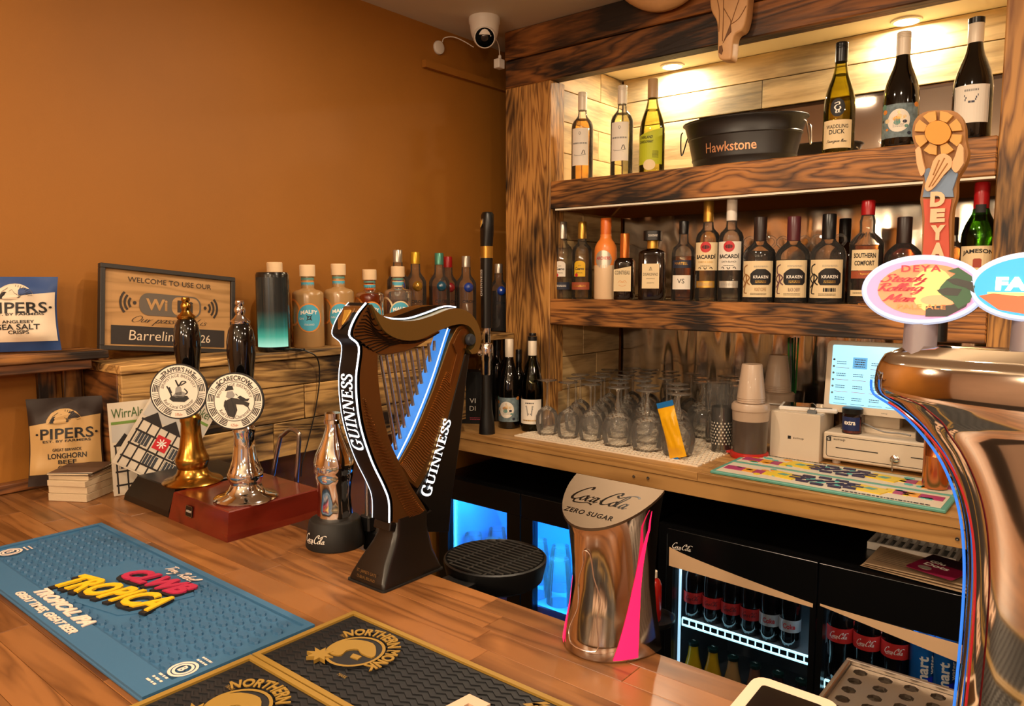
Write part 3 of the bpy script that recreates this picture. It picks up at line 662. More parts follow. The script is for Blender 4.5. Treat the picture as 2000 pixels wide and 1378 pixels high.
top(1273, 155, YT, .041, 'burgundy', G_LIME, mat('tan_capsule', '#b8946a', .4), .80, 'green tinted wine bottle with slanted lime yellow label and tan capsule', [dict(z=.085, poly=[(-.045, -.055), (.045, -.055), (.045, .06), (-.045, .035)], m=P_LIME, texts=[('OVERLAND', .03, .045, .009, INK, {'shear': .3, 'dx': -.012, 'bold': .02}), ('CHARDONNAY', .016, .05, .009, INK, {'shear': .3, 'dx': -.012, 'bold': .02}), ('', -.024, .02, .02, INK, {'dx': .02, 'src': scrib(6, 4, 3)})]), dict(z=.028, a=.02, b=.017, m=P_CREAM, off=.0009)], liq=.68, liqm=G_STRAW)
top(1636, 85, YT, .041, 'burgundy', G_OLIVE, CAPK, .83, 'olive green wine bottle with round black duck seal and cream label', [dict(z=.125, a=.019, b=.024, m=P_BLK, name='round_seal', texts=[('', 0, .018, .03, INKW, {'src': pen([[(-.2, .9), (.2, 1), (.25, .6), (-.1, .5), (-.4, .1), (-.1, -.4), (.4, -.2), (.35, .2)], [(-.1, -.4), (-.2, -.9), (.1, -.9)], [(.25, -.3), (.2, -.8), (.45, -.85)], [(-.2, .9), (-.45, .8)]], .22)})]), dict(z=.055, w=.082, h=.075, m=P_CREAM, texts=[('WADDLING', .02, .058, .010, INK, {'bold': .01}), ('DUCK', .006, .04, .012, INK, {'bold': .015}), ('', -.02, .055, .012, INK, {'src': cursive('Saunignon Blanc'.replace('B', 'l'))})])], liq=.72, liqm=G_LIME, ridges=4)
fl = []
def floral(lbdict):
    rnd = random.Random(11); subs = []
    for k in range(14):
        a = rnd.uniform(-.045, .045); b = rnd.uniform(-.04, .04); r = rnd.uniform(.004, .009)
        subs.append(dict(poly=ell(r, r*.8, 10), dx=a, z=b, m=(P_ORNG, P_GREEN, P_CREAM, P_NAVY)[k % 4], name='flower'))
    subs.append(dict(poly=ell(.027, .029), m=P_WHITE, z=0, name='round_panel')); lbdict['subs'] = subs; return lbdict
UMB = lambda z: floral(dict(z=z, w=.105, h=.085, m=P_FLORAL, texts=[('UMBALA', .006, .03, .006, GOLD, {'dx': 0}), ('', -.012, .026, .008, GREY, {'src': scrib(3, 5, 16)}), ('', .02, .006, .008, GOLD, {'src': pen([[(0, 0), (.4, .7), (0, 1.2), (-.4, .7), (0, 0)]], .2)})]))
for lb in (): pass
t = top(1755, 65, YT-.012, .043, 'burgundy', G_DARK, CAPW, .80, 'dark red wine bottle with round white panel on a flowery label, on the top shelf', [UMB(.068)], ridges=4)
t = top(1893, 39, YT-.02, .0435, 'burgundy', G_DARK, CAPW, .80, 'dark red wine bottle with framed white label and black-topped capsule', [dict(z=.085, w=.085, h=.09, m=P_WHITE, texts=[('', .032, .03, .005, GREY, {'src': scrib(1, 4, 4)}), ('', .012, .03, .02, NAVY, {'src': pen([[(-1, .5), (1, .5)], [(-.8, .3), (.8, .3)], [(-.9, .1), (.7, .1)], [(-.4, -.1), (.5, -.1)]], .22, .9, smooth=False)}), ('', -.002, .078, .082, GREY, {'src': pen([[(-1, -1), (1, -1)], [(1, -1), (1, 1)], [(1, 1), (-1, 1)], [(-1, 1), (-1, -1)]], .02, 1, smooth=False)})])], extra=lambda t, H, R: obj('capsule_top', MB().lathe([(R*.415, H*.955), (R*.415, H), (R*.38, H+.001), (0, H+.001)], 20), CAPK, t, smooth=True))
# ---- ice bucket
pA, pB = Py(1335, 260, YF+.17), Py(1578, 230, YF+.17); bxc = (pA.x+pB.x)/2 + .005; bw = (pB.x-pA.x)/2
TUB = mat('black_powder_coat', '#17110f', .42); tubH = Py(1455, 212, YF+.05).z - TS - .012
bk = thing('ice_bucket', 'oval black metal party tub with copper lettering on the top shelf', 'bucket', (bxc, YF+.17, TS), rz=.12)
A = bw*.93; ayk = .62
obj('tub', MB().lathe([(0, .003), (A*.80, .003), (A*.82, 0), (A*.835, .012), (A*.85, .03), (A*.862, .032), (A*.868, .036), (A*.862, .04), (A*.93, tubH*.66), (A*.945, tubH*.67), (A*.95, tubH*.69), (A*.94, tubH*.71), (A, tubH-.006), (A*1.015, tubH-.004), (A*1.015, tubH), (A*.99, tubH), (A*.82, .008), (0, .008)], 48, ay=ayk), TUB, bk, smooth=True)
obj('rim', MB().tube([(A*1.018*math.cos(a), A*1.018*ayk*math.sin(a), tubH) for a in [2*PI*i/48 for i in range(49)]], .0035, 8), TUB, bk, smooth=True)
HK = pen([[(.05, 0), (.05, 1.05)], [(.05, .5), (.62, .5)], [(.62, 0), (.62, 1.05)], [(-.03, .72), (.13, .72)]], .13, 1, smooth=False)
gv, gf = glyphs('awkstone', .012); hx = max(v[0] for v in HK[0]); s1 = .72 / .72
vv = list(HK[0]) + [(v[0]*1.45 + hx + .12, v[1]*1.45, 0) for v in gv]; ff = list(HK[1]) + [tuple(i + len(HK[0]) for i in f) for f in gf]
hv = []
tw = .155
o = text('lettering', '', tw, .03, mat('copper_lettering', '#d9a077', .35, .5), bk, (0, 0, tubH*.42), src=(vv, ff))
for v_ in o.data.vertices:   # lay the word on the oval wall
    zf = (tubH*.42 + v_.co.z) / tubH; r = A*(.862 + (.93-.862)*(zf-.2)/.46); x_ = v_.co.x - .012
    v_.co = (x_, -ayk*math.sqrt(max(r*r - x_*x_, 1e-6)) - .0012, v_.co.z)
for s_ in (-1, 1):
    pts = [(s_*(A*.99), -.035, tubH-.02), (s_*(A*1.03), -.03, tubH-.028), (s_*(A*1.06), -.015, tubH*.55), (s_*(A*1.07), .0, tubH*.42), (s_*(A*1.06), .015, tubH*.55), (s_*(A*1.03), .03, tubH-.028), (s_*(A*.99), .035, tubH-.02)]
    obj('handle', MB().tube(spline(pts, 4), .0022, 6), STEEL if s_ > 0 else BLACK, bk, smooth=True)
# ---- middle shelf
YM = YF + .075
def mid(u, vtop, R, shape, gl, cap, capz, label, labels=(), y=None, name='spirit_bottle', k=.6, **kw):
    y = y or YM; x = Py(u, 585, y).x; H = Py(u, vtop, y).z - MS
    return bottle(name, label, 'bottle', x, y, MS, H, R, shape, gl, cap, capz, FACE(x, y, k), GM, labels=labels, **kw)
def arch(w, h): return [(-w/2, -h/2), (w/2, -h/2), (w/2, h*.28)] + [(w/2*math.cos(a), h*.28 + h*.22*math.sin(a)) for a in [PI*i/8 for i in range(1, 8)]] + [(-w/2, h*.28)]
for (u, c2, lm, bm2, cap, lab) in ((1098, None, P_WHITE, P_NAVY, CAPS, 'clear tequila bottle with arched white label and navy band, against the cheek boards'), (1136, G_GOLD, P_YEL, P_TERR, CAPG, 'golden tequila bottle with arched yellow label and terracotta band')):
    mid(u, 433, .036, 'spirit', CLEARB, cap, .78, lab, [dict(z=.105, poly=arch(.040, .055), m=lm, texts=[('Jose', .010, .010, .005, INK), ('Cuervo', .000, .032, .010, INK, {'shear': .2, 'bold': .03}), ('ESPECIAL', -.014, .022, .004, INK)], subs=[dict(poly=ell(.006, .006, 12), m=RED, dx=-.011, z=-.022, name='wax_seal')]), dict(z=.045, w=.075, h=.026, m=bm2, texts=[('', 0, .045, .006, INKW if lm is P_WHITE else GOLD, {'src': scrib(2, 6, 15)})])], liq=.66, liqm=c2 or glass('silver_tequila', (.93, .93, .88)), y=YM+.005)
mid(1182, 426, .0385, 'arch', G_FROST, mat('orange_cap', '#e0702a', .35), .80, 'frosted peach schnapps bottle fading from orange to pale peach', [dict(z=.135, a=.030, b=.03, m=P_SILV, texts=[('ARCHERS', .004, .05, .011, RED, {'bold': .02})])], liq=.0)
def pale(t, H, R):
    p = prof('arch', H, R); obj('pale_lower_body', MB().lathe(cut(p, .0008, H*.42, .0006), 28), G_FROSTW, t, smooth=True)
pale(bpy.data.objects[[o.name for o in bpy.data.objects if o.get('label', '').startswith('frosted peach')][0]], Py(1182, 426, YM).z - MS, .0385)
mid(1219, 456, .033, 'coin', G_BROWN, CAPO, .63, 'dark amber square orange liqueur bottle with copper neck foil and slanted label', [dict(z=.066, poly=[(-.029, -.038), (.029, -.038), (.029, .045), (-.029, .034)], m=P_CREAM, texts=[('COINTREAU', .024, .05, .013, INK, {'shear': 0, 'bold': .01}), ('', -.012, .03, .02, P_ORNG, {'src': pen([[(-1, 0), (-.5, .5), (0, .2), (.6, .5), (1, 0)], [(-.8, -.5), (0, -.8), (.8, -.5)], [(-.6, .1), (.6, .1)]], .08, .8)})])], sq=5, capr=.0155)
def disband(t, H, R):
    obj('cap_band', MB().lathe([(.0275, H*.86), (.0285, H*.865), (.0285, H*.995), (.027, H)], 24, sq=4), BLACK, t, smooth=True)
    text('lettering', 'DISARONNO', .03, .007, INKW, t, (.006, -.0295, H*.93)); text('lettering', 'DISARONNO', .085, .010, GOLD, t, (.0425*.95, -.002, H*.33), rot=(0, PI/2, PI/2))
mid(1273, 451, .043, 'square', G_BROWN, GOLD, .745, 'square dark liqueur bottle with cream label and large black square cap', [dict(z=.078, w=.056, h=.08, m=P_CREAM, texts=[('DISARONNO', .006, .048, .009, INK), ('ORIGINALE', -.008, .028, .003, INK), ('AMARETTO', -.022, .024, .003, INK), ('', .024, .012, .012, INK, {'src': pen([[(-.6, 0), (0, 1), (.6, 0)], [(-.8, .1), (.8, .1)], [(0, 0), (0, 1)]], .12)})])], sq=6, ay=.62, capr=.0175, extra=disband)
mid(1333, 432, .0365, 'spirit', CLEARB, CAPK, .84, 'amber cognac bottle with dark band and small white tab label', [dict(z=.115, w=.065, h=.024, m=P_NAVY, texts=[('MARTELL', .002, .042, .008, GOLD)]), dict(z=.058, w=.062, h=.044, m=P_WHITE, texts=[('VS', .004, .022, .014, INK)])], liq=.56, liqm=G_AMBER)
for (u, vt, cap, lq, sm, lab) in ((1380, 392, CAPG, G_GOLD, 'CARTA ORO', 'tall golden rum bottle with round red seal and gold cap'), (1425, 389, mat('white_cap', '#e9dfd2', .4), None, 'CARTA BLANCA', 'tall clear white rum bottle with round red seal and white cap')):
    mid(u, vt, .0375, 'spirit', CLEARB, cap, .79, lab, [dict(z=.137, w=.078, h=.085, m=P_WHITE if lq is None else P_CREAM, texts=[('BACARDÍ', .0, .062, .015, INK, {'bold': .03}), (sm, -.017, .045, .0055, GOLD if lq else INK), ('', -.029, .03, .0015, INK, {'src': scrib(1, 5, 5)}), ('', -.036, .045, .008, INK, {'src': pen([[(-2, 0), (-1.6, .4), (-1.2, -.2)], [(-.4, .3), (0, -.3), (.4, .3)], [(1.2, 0), (1.6, .4), (2, -.2)]], .25)})], subs=[dict(poly=ell(.0165, .0165, 20), m=RED, z=.028, name='red_seal'), dict(poly=ell(.012, .006, 12), m=INK, z=.028, name='bat_mark')]), dict(z=.052, w=.06, h=.02, m=P_SILV if lq is None else GOLD, texts=[('', .0, .045, .010, GREY, {'src': scrib(3, 7, 6)})])], liq=.70, liqm=lq or glass('clear_rum', (.94, .94, .92)), y=YM-.01)
def ears(t, H, R):
    for s_ in (-1, 1):
        pts = [(s_*R*.38, 0, H*.745), (s_*R*.62, 0, H*.765), (s_*R*.86, 0, H*.74), (s_*R*.9, 0, H*.69), (s_*R*.74, 0, H*.65)]
        obj('neck_ring', MB().tube(spline(pts, 4), R*.085, 8), CLEARB, t, smooth=True)
def octo(m): return {'src': pen([[(.1, 1), (-.25, .8), (-.2, .4), (.1, .3)], [(.0, .35), (.3, .1), (.1, -.2), (.35, -.4)], [(-.1, .3), (-.35, 0), (-.1, -.3), (-.35, -.6)], [(0, .3), (.02, -.1), (-.2, -.9), (.1, -1)]], .12, .5)}
LBV = mat('muted_violet_ink', '#6d4a4f', .6)
for k_, (u, vt, cap, lv, acc, sub, lab) in enumerate(((1481, 424, CAPB, .60, mat('tan_ink', '#9a6c3c', .6), 'ROAST COFFEE', 'black spiced rum jug bottle with brown capsule, full almost to the neck rings'), (1546, 423, CAPM, .50, LBV, 'BLACK CHERRY', 'black spiced rum jug bottle with maroon capsule and cherry red print'), (1614, 418, CAPK, .40, INK, '', 'black spiced rum jug bottle with black capsule and cream octopus label'))):
    mid(u, vt, .0475, 'jug', CLEARB, cap, .72, lab, [dict(z=.068, w=.098, h=.105, m=P_CREAM, texts=[('', .0, .03, .085, acc, dict(octo(acc), dx=-.033)), ('KRAKEN', .006, .042, .0085, INKW, {'dx': .012, 'bold': .02, 'spacing': 1.1}), ('', -.008, .03, .006, GOLD, {'dx': .012, 'src': scrib(2, 5, 7)}), (sub or ' ', -.030, .032, .010, acc, {'dx': .012} if sub else {'dx': .012, 'src': scrib(1, 4, 8)}), ('', -.043, .045, .005, INK, {'dx': .006, 'src': scrib(2, 9, 9)}), ('', .036, .04, .004, GREY, {'dx': .012, 'src': scrib(2, 6, 10)})], subs=[dict(poly=[(-.03, -.012), (-.024, -.020), (.024, -.020), (.03, -.012), (.03, .012), (.022, .020), (.012, .026), (-.012, .026), (-.022, .020), (-.03, .012)], m=P_BLK, dx=.012, z=.003, name='name_plate')])], liq=lv, liqm=G_RUM, extra=ears, capr=.0185, y=YM-.012)
mid(1645, 427, .04, 'jug', G_BROWN, CAPK, .72, 'dark bottle with black cap standing behind the black spiced rum jugs', [], y=YM+.12, capr=.0165)
def flutes(t, H, R):
    for k in range(16):
        a = 2*PI*k/16; obj('flute', MB().tube([(R*1.0*math.cos(a), R*1.0*math.sin(a), H*.585), (R*.72*math.cos(a), R*.72*math.sin(a), H*.65), (R*.48*math.cos(a), R*.48*math.sin(a), H*.69)], .0016, 4), CLEARB, t)
mid(1688, 392, .043, 'comfort', CLEARB, CAPR, .86, 'amber liqueur bottle with cream label, fluted shoulders and red cap', [dict(z=.118, w=.072, h=.055, m=P_CREAM, texts=[('SOUTHERN', .012, .056, .013, INK, {'bold': .03}), ('COMFORT', -.008, .050, .013, INK, {'bold': .03})]), dict(z=.079, w=.072, h=.02, m=P_TERR, texts=[('', .002, .026, .007, GOLD, {'src': cursive('Original')})]), dict(z=.03, w=.072, h=.016, m=P_CREAM, subs=[dict(poly=ell(.007, .007, 12), m=GOLD, dx=.02, name='gold_seal')], texts=[('', 0, .03, .004, INK, {'dx': -.012, 'src': scrib(2, 5, 11)})])], liq=.57, liqm=G_AMBER, extra=flutes, y=YM-.01)
mid(1760, 424, .045, 'jug', CLEARB, CAPB, .70, 'round-shouldered dark whiskey bottle with tall brown capsule behind the sun pump handle', [dict(z=.07, w=.08, h=.05, m=P_BLK)], liq=.66, liqm=G_RED, capr=.0185, y=YM)
mid(1906, 357, .0405, 'jameson', G_GREEN, CAPR, .79, 'green whiskey bottle with cream crest label and red capsule, beside the far post', [dict(z=.10, w=.088, h=.095, m=P_CREAM, texts=[('JAMESON', .034, .07, .013, INK, {'bold': .03, 'bend': -4}), ('TRIPLE DISTILLED', -.024, .05, .005, INK), ('IRISH WHISKEY', -.034, .05, .005, INK)], subs=[dict(poly=rrect(.018, .022, .004), m=mat('crest_red', '#a2402c', .6), z=.006, name='crest')])], liq=.74, liqm=G_DKGREEN, y=YM-.02, extra=lambda t, H, R: decal('neck_label', rect(-.012, .012, -.02, .02), P_BLK, t, (0, 0, H*.755), cyl=R*.47))
mid(1850, 425, .04, 'spirit', CLEARB, CAPB, .8, 'amber whisky bottle partly behind the sun pump handle and beside the green bottle', [dict(z=.07, w=.07, h=.07, m=P_CREAM)], liq=.66, liqm=G_AMBER, y=YM+.03)
# ---- ledge bottles
GL = 'gin bottles on the boxed ledge'
def malfy(u, vt, x, gl, lab, ring, dk=False):
    p = Px(u, 678, x); H = Px(u, vt, x).z - LEDGE; R = .0435
    lbl = [dict(z=.085, a=.036, b=.041, m=ring, name='label'), dict(z=.085, a=.032, b=.037, m=P_BLUE, off=.0011, texts=[('MALFY', .017, .046, .011, INKW, {'bold': .03, 'bend': -6}), ('GIN', -.002, .012, .006, INKW, {'dx': -.021}), ('ITALIANO', -.019, .026, .005, INKW), ('', .0, .016, .016, INK, {'src': pen([[(-1, -1), (1, 1)], [(-1, 1), (1, -1)], [(.6, 0), (.4, .5), (0, .6), (-.4, .5), (-.6, 0), (-.4, -.5), (0, -.6), (.4, -.5), (.6, 0)]], .35, .9)})])]
    def bands(t, H, R):
        for z0, z1, m in ((.725, .745, ring), (.745, .79, P_BLUE), (.79, .80, ring), (.82, .845, P_GREEN)): obj('neck_band', MB().lathe([(R*.415, H*z0), (R*.415, H*z1)], 20, closed=True), m, t, smooth=True)
        obj('side_ring', MB().add(*[(lambda V, F: ([((R+.0006)*math.sin(v[0]/R+1.25*s), -(R+.0006)*math.cos(v[0]/R+1.25*s), v[1]+.10) for v in V for s in (-1,)], F))(*pen([[(.03*math.cos(a), .036*math.sin(a)) for a in [2*PI*i/20 for i in range(21)]]], .006, 1, smooth=False))][0]), ring, t)
    return bottle('gin_bottle', lab, 'bottle', p.x, p.y, LEDGE, H, R, 'gin', gl, CORK, .86, 1.0, GL, labels=lbl, extra=bands, liq=None if gl is G_GINF else .55, liqm=glass('orange_gin', (.93, .72, .42)), capname='stopper')
XL = -1.80
malfy(541, 512, -1.875, G_GINO, 'gin bottle with blue round label and lime ring, half behind the portable speaker', P_LIME)
malfy(604, 517, XL, G_GINF, 'frosted gin bottle with blue round label standing next to the portable speaker', P_ORNG)
malfy(664, 515, XL, G_GINF, 'frosted gin bottle with blue round label between two other gins, behind the harp tap shield', P_ORNG)
malfy(724, 526, XL, G_GINP, 'pinkish gin bottle with blue round label behind the harp tap neck', P_ORNG)
malfy(779, 520, XL+.02, CLEAR, 'clear gin bottle with blue round label behind the harp tap shoulder', P_CREAM)
def vodka(u, vt, x, cap, ball, lab, liqm=None, band=None, hh=None):
    p = Px(u, 660, x); H = Px(u, vt, x).z - LEDGE; R = .036
    def ex(t, H, R):
        obj('medallion', MB().lathe([(0, -.004), (.014, -.003), (.017, .0), (.014, .006), (.007, .010), (0, .011)], 20, Matrix.Translation((0, -R-.001, H*.60)) @ Matrix.Rotation(PI/2, 4, 'X')), ball, t, smooth=True)
        text('lettering', 'CIROC', .045, .010, INK, t, (0, 0, H*.42), cyl=R, off=.0008, bold=.02)
        if band: decal('label_band', rect(-.05, .05, -.012, .012), band, t, (0, 0, H*.30), cyl=R)
    return bottle('vodka_bottle', lab, 'bottle', p.x, p.y, LEDGE, H, R, 'slim', CLEARB, cap, .86, 1.0, 'vodka bottles on the boxed ledge', extra=ex, liq=.6, liqm=liqm or glass('clear_vodka', (.95, .95, .93)), capr=.0155)
BALLB = mat('blue_glass_stud', '#123a9a', .08, coat=1); BALLG = mat('gold_glass_stud', '#b98a2c', .15, .6, coat=1); BALLT = mat('teal_glass_stud', '#0d4a66', .08, coat=1)
vodka(779, 488, -1.86, CAPS, BALLB, 'tall clear vodka bottle with silver cap behind the clear gin bottle')
vodka(813, 492, -1.855, mat('yellow_gold_cap', '#cda02e', .3, .6), BALLG, 'tall clear vodka bottle with gold stud and gold cap')
vodka(859, 494, -1.84, mat('sea_green_cap', '#4f8f7c', .3, .4), BALLT, 'peach tinted vodka bottle with teal stud and sea green cap', glass('peach_vodka', (.95, .74, .55)), P_ORNG)
vodka(876, 501, -1.89, CAPR, RED and mat('red_glass_stud', '#8f1420', .1, coat=1), 'clear vodka bottle with red cap behind the peach vodka')
vodka(911, 500, -1.82, CAPS, BALLB, 'clear vodka bottle with blue stud and silver cap beside the black stout tap')
vodka(974, 515, -1.84, CAPS, BALLB, 'dark vodka bottle with blue stud behind the black stout tap', mat('dark_plum_drink', '#0f0a10', .1, coat=.5))
# ---- wine on the counter
def cw(u, vb, vt, R, shape, gl, cap, capz, lab, labels, z=CNT, **k):
    p = Pz(u, vb, z); H = Py(u, vt, p.y).z - z
    return bottle('wine_bottle', lab, 'bottle', p.x, p.y+.03, z, H+.01, R, shape, gl, cap, capz, FACE(p.x, p.y), 'wine bottles on the back counter', labels=labels, **k)
cw(984, 836, 668, .0385, 'burgundy', G_DARK, CAPW, .80, 'dark wine bottle with flowery label on the counter by the stout tap', [UMB(.068)])
cw(1029, 842, 663, .0385, 'burgundy', G_DKGREEN, CAPW, .80, 'green wine bottle with grey drawing on a white label on the counter by the glasses', [dict(z=.07, w=.09, h=.085, m=P_WHITE, texts=[('', .03, .03, .004, INK, {'src': scrib(1, 4, 12)}), ('', -.03, .05, .004, GOLD, {'src': scrib(1, 6, 13)}), ('', .004, .028, .036, GREY, {'src': pen([[(-.8, .5), (.8, .5)], [(-.6, .2), (.7, .2)], [(-.5, -.1), (.5, -.1)], [(-.4, -.4), (.4, -.4)], [(-.6, .6), (-.3, -.6)], [(.6, .6), (.4, -.6)]], .2, .8)})])], liq=.6, liqm=G_DARK, extra=lambda t, H, R: obj('capsule_top', MB().lathe([(R*.415, H*.955), (R*.415, H), (0, H+.001)], 20), CAPK, t, smooth=True))
for (u, vt, dy, cap, lab) in ((971, 655, .112, CAPK, 'dark wine bottle with black and gold capsule tucked behind the flowery labelled one'), (990, 657, .098, CAPK, 'dark wine bottle with plain black capsule tucked between two labelled wines'), (1013, 682, .097, CAPK, 'short dark wine bottle with black screwcap tucked behind the white labelled one'), (1040, 650, .10, CAPK, 'dark maroon labelled wine bottle with shiny black cap against the shelf post')):
    y_ = 2.0 + dy - .012; R4 = .026 if u == 1013 else .030 if u == 1040 else .033
    if u == 1040: y_ = 2.083
    x_ = Py(u, 800, y_).x; H_ = Py(u, vt, y_).z - CNT
    bottle('wine_bottle', lab, 'bottle', x_, y_, CNT, H_, R4, 'bordeaux', G_DARK, cap, .83, FACE(x_, y_), 'wine bottles on the back counter', labels=[dict(z=.09, w=.08, h=.09, m=mat('maroon_label', '#3a1620', .5), texts=[('', .02, .04, .012, GOLD, {'src': scrib(2, 4, 14)})])] if u == 1040 else [], ridges=4)
# ================================================================ glasses on the drying mat
MATH = .004
mt = thing('drying_mat', 'long white perforated drying mat under the upturned glasses', 'mat', (0, 0, CNT))
mx0, mx1, my0, my1 = -1.56, -.90, 1.915, 2.50
def strips():
    mb = MB(); nx = 46; ny = 26; dx = (mx1-mx0)/nx; dy = (my1-my0)/ny
    for j in range(ny+1): mb.box(mx0, mx1, my0+j*dy-.0035, my0+j*dy+.0035, 0, MATH)
    for j in range(ny):
        for i in range(nx+1):
            x = mx0 + (i + (.5 if j % 2 else 0))*dx
            if x <= mx1: mb.box(max(x-.003, mx0), min(x+.003, mx1), my0+j*dy+.003, my0+(j+1)*dy-.003, 0, MATH*.9)
    return mb
obj('lattice', strips(), mat('white_drying_mesh', '#e6d9c4', .6), mt)
GZ = CNT + MATH
def gl_part(t, nm, pr, n=22, m=CLEAR, **k): return obj(nm, MB().lathe(pr, n, closed=True), m, t, smooth='all', **k)
def wine_glass():
    t = thing('wine_glass', 'plain stemmed wine glass upturned on the white drying mat', 'glass', group='plain wine glasses drying upside down')
    gl_part(t, 'bowl', [(.031, 0), (.036, .018), (.039, .04), (.038, .06), (.030, .078), (.016, .089), (.005, .094)])
    gl_part(t, 'stem', [(.006, .0935), (.0038, .102), (.0034, .15), (.0042, .172), (.008, .176)], 10)
    gl_part(t, 'foot', [(.008, .1762), (.020, .1785), (.033, .181), (.034, .1825), (.02, .1822), (.0, .1822)])
    return t
def copa_glass():
    t = thing('copa_glass', 'ribbed balloon gin glass with knobbed stem upturned on the drying mat', 'glass', group='ribbed gin glasses drying upside down')
    n = 44; pr = [(.040, 0), (.047, .022), (.050, .045), (.048, .066), (.038, .086), (.022, .098), (.008, .102)]
    V = []; F = []
    for (r, z) in pr:
        for i in range(n): a = 2*PI*i/n; rr = r*(1 + (.016 if i % 2 else -.016)); V.append((rr*math.cos(a), rr*math.sin(a), z))
    F = [(j*n+i, j*n+(i+1) % n, (j+1)*n+(i+1) % n, (j+1)*n+i) for j in range(len(pr)-1) for i in range(n)]
    obj('bowl', MB().add(V, F), CLEAR, t, smooth='all')
    gl_part(t, 'stem', [(.008, .102), (.006, .106), (.0095, .114), (.0105, .124), (.008, .134), (.005, .145), (.0045, .168), (.009, .175)], 10)
    gl_part(t, 'foot', [(.009, .1752), (.022, .178), (.037, .1805), (.038, .182), (.02, .1815), (0, .1815)])
    return t
w0 = wine_glass(); c0 = copa_glass(); uw = uc = 0
rnd = random.Random(4)
for r, y in enumerate((2.005, 2.10, 2.195, 2.29, 2.385, 2.48)):
    for c in range(7):
        wine = c < (3 if r < 2 else 4)
        x = -1.488 + c*.084 + (.04 if r % 2 else 0) + rnd.uniform(-.006, .006)
        if not wine: x = -1.488 + 3*.084 + (c-3)*.104 + .02 + (.05 if r % 2 else 0)
        if x > (-.985 if r == 0 else -1.045): continue
        if r == 0 and c == 0: x -= .0
        loc = (x, y + rnd.uniform(-.004, .004), GZ)
        if wine:
            if not uw: w0.location = loc; uw = 1
            else: dup(w0, loc, rnd.uniform(0, 3))
        else:
            if not uc: c0.location = loc; uc = 1
            else: dup(c0, loc, rnd.uniform(0, 3))
def tumbler():
    t = thing('cut_tumbler', 'short cut-glass tumbler stacked upside down beside the plastic cups', 'glass', group='cut-glass tumblers stacked on the counter')
    n = 36; V = []; pr = [(.036, 0), (.038, .02), (.038, .055), (.035, .085), (.033, .094), (0, .095)]
    for k, (r, z) in enumerate(pr):
        for i in range(n):
            a = 2*PI*i/n; rr = r*(1 + (.03*(1 if (i % 3 == 0) else -.4) if 0 < k < 4 else 0)); V.append((rr*math.cos(a), rr*math.sin(a), z))
    F = [(j*n+i, j*n+(i+1) % n, (j+1)*n+(i+1) % n, (j+1)*n+i) for j in range(len(pr)-1) for i in range(n)]
    obj('glass_wall', MB().add(V, F), CLEAR, t, smooth=25)
    return t
t0 = tumbler(); first = True
for (x, y) in ((-.993, 2.245), (-.912, 2.245), (-.99, 2.328), (-.962, 2.412)):
    for k in range(2):
        loc = (x + rnd.uniform(-.003, .003), y, GZ*0 + CNT + (MATH if x < mx1 - .04 else .0005) + k*.0955)
        if first: t0.location = loc; first = False
        else: dup(t0, loc, rnd.uniform(0, 2))
p = Pz(1421, 886, CNT)
t = thing('collins_glass', 'tall etched highball glass standing upright in front of the tumblers', 'glass', (-.928, 2.13, CNT))
gl_part(t, 'glass_wall', [(0, .0005), (.028, .0005), (.029, .004), (.032, .14), (.0305, .14), (.0275, .012), (0, .012)], 28, CLEARB)
et = MB()
for j in range(8):
    for i in range(18):
        a = 2*PI*(i + .5*(j % 2))/18; z = .03 + j*.009; r = .0296 + .003*(z/.14)
        et.add([((r+.0004)*math.cos(a+da), (r+.0004)*math.sin(a+da), z+dz) for da, dz in ((-.09, 0), (0, -.0035), (.09, 0), (0, .0035))], [(0, 1, 2, 3)])
e_ = obj('etched_pattern', et, mat('etched_white', '#d8cdbc', .7), t); e_['kind'] = 'stuff'
# ================================================================ plastic cup towers
CUPC = mat('clear_plastic_cups', '#b8a08a', .35, coat=.2); CUPD = mat('smoky_plastic', '#4d4038', .3, coat=.3); LID = mat('red_plastic', '#b3241c', .4)
p = Pz(1472, 893, CNT)
tw = thing('cup_dispenser', 'smoky plastic tub with frosted collar and red base holding stacked cups', 'tub', (-.838, 2.125, CNT))
p.x = -.838; p.y = 2.125 - .045
obj('base', MB().lathe([(0, 0), (.054, 0), (.056, .004), (.054, .015), (.05, .017), (0, .017)], 28), LID, tw, smooth=True)
obj('tab', MB().box(-.068, -.05, -.012, .012, .004, .012, bev=.002), LID, tw)
obj('tub_wall', MB().lathe([(.048, .017), (.051, .11), (.050, .111)], 28), CUPD, tw, smooth=True)
obj('collar', MB().lathe([(.051, .111), (.053, .14), (.055, .141), (.055, .155), (.050, .162), (0, .163)], 28), CUPC, tw, smooth=True)
def cups(x, y, z, n, lab):
    t = thing('cup_stack', lab, 'cups', (x, y, z), group='upturned cup stacks')
    for k in range(n): obj('cup', MB().lathe([(.040, 0), (.041, .001), (.040, .004), (.029, .098), (.027, .1), (0, .1)], 24), CUPC, t, (0, 0, k*.006), smooth=True)
cups(p.x, p.y+.045, CNT+.1635, 3, 'upturned stack of frosted plastic cups on top of the smoky tub')
q = (-.855, 2.385)
tb = thing('cup_dispenser', 'frosted plastic tub behind the smoky one, holding a second stack of cups', 'tub', (q[0], q[1], CNT))
obj('tub_wall', MB().lathe([(0, 0), (.046, 0), (.050, .13), (.054, .131), (.054, .158), (.048, .163), (0, .163)], 28), CUPC, tb, smooth=True)
obj('lid_seam', MB().lathe([(.0505, .128), (.0545, .129), (.0545, .132), (.0505, .133)], 28, closed=True), WHITE, tb, smooth=True)
cups(q[0], q[1], CNT+.1635, 4, 'upturned stack of frosted plastic cups on the tub behind')
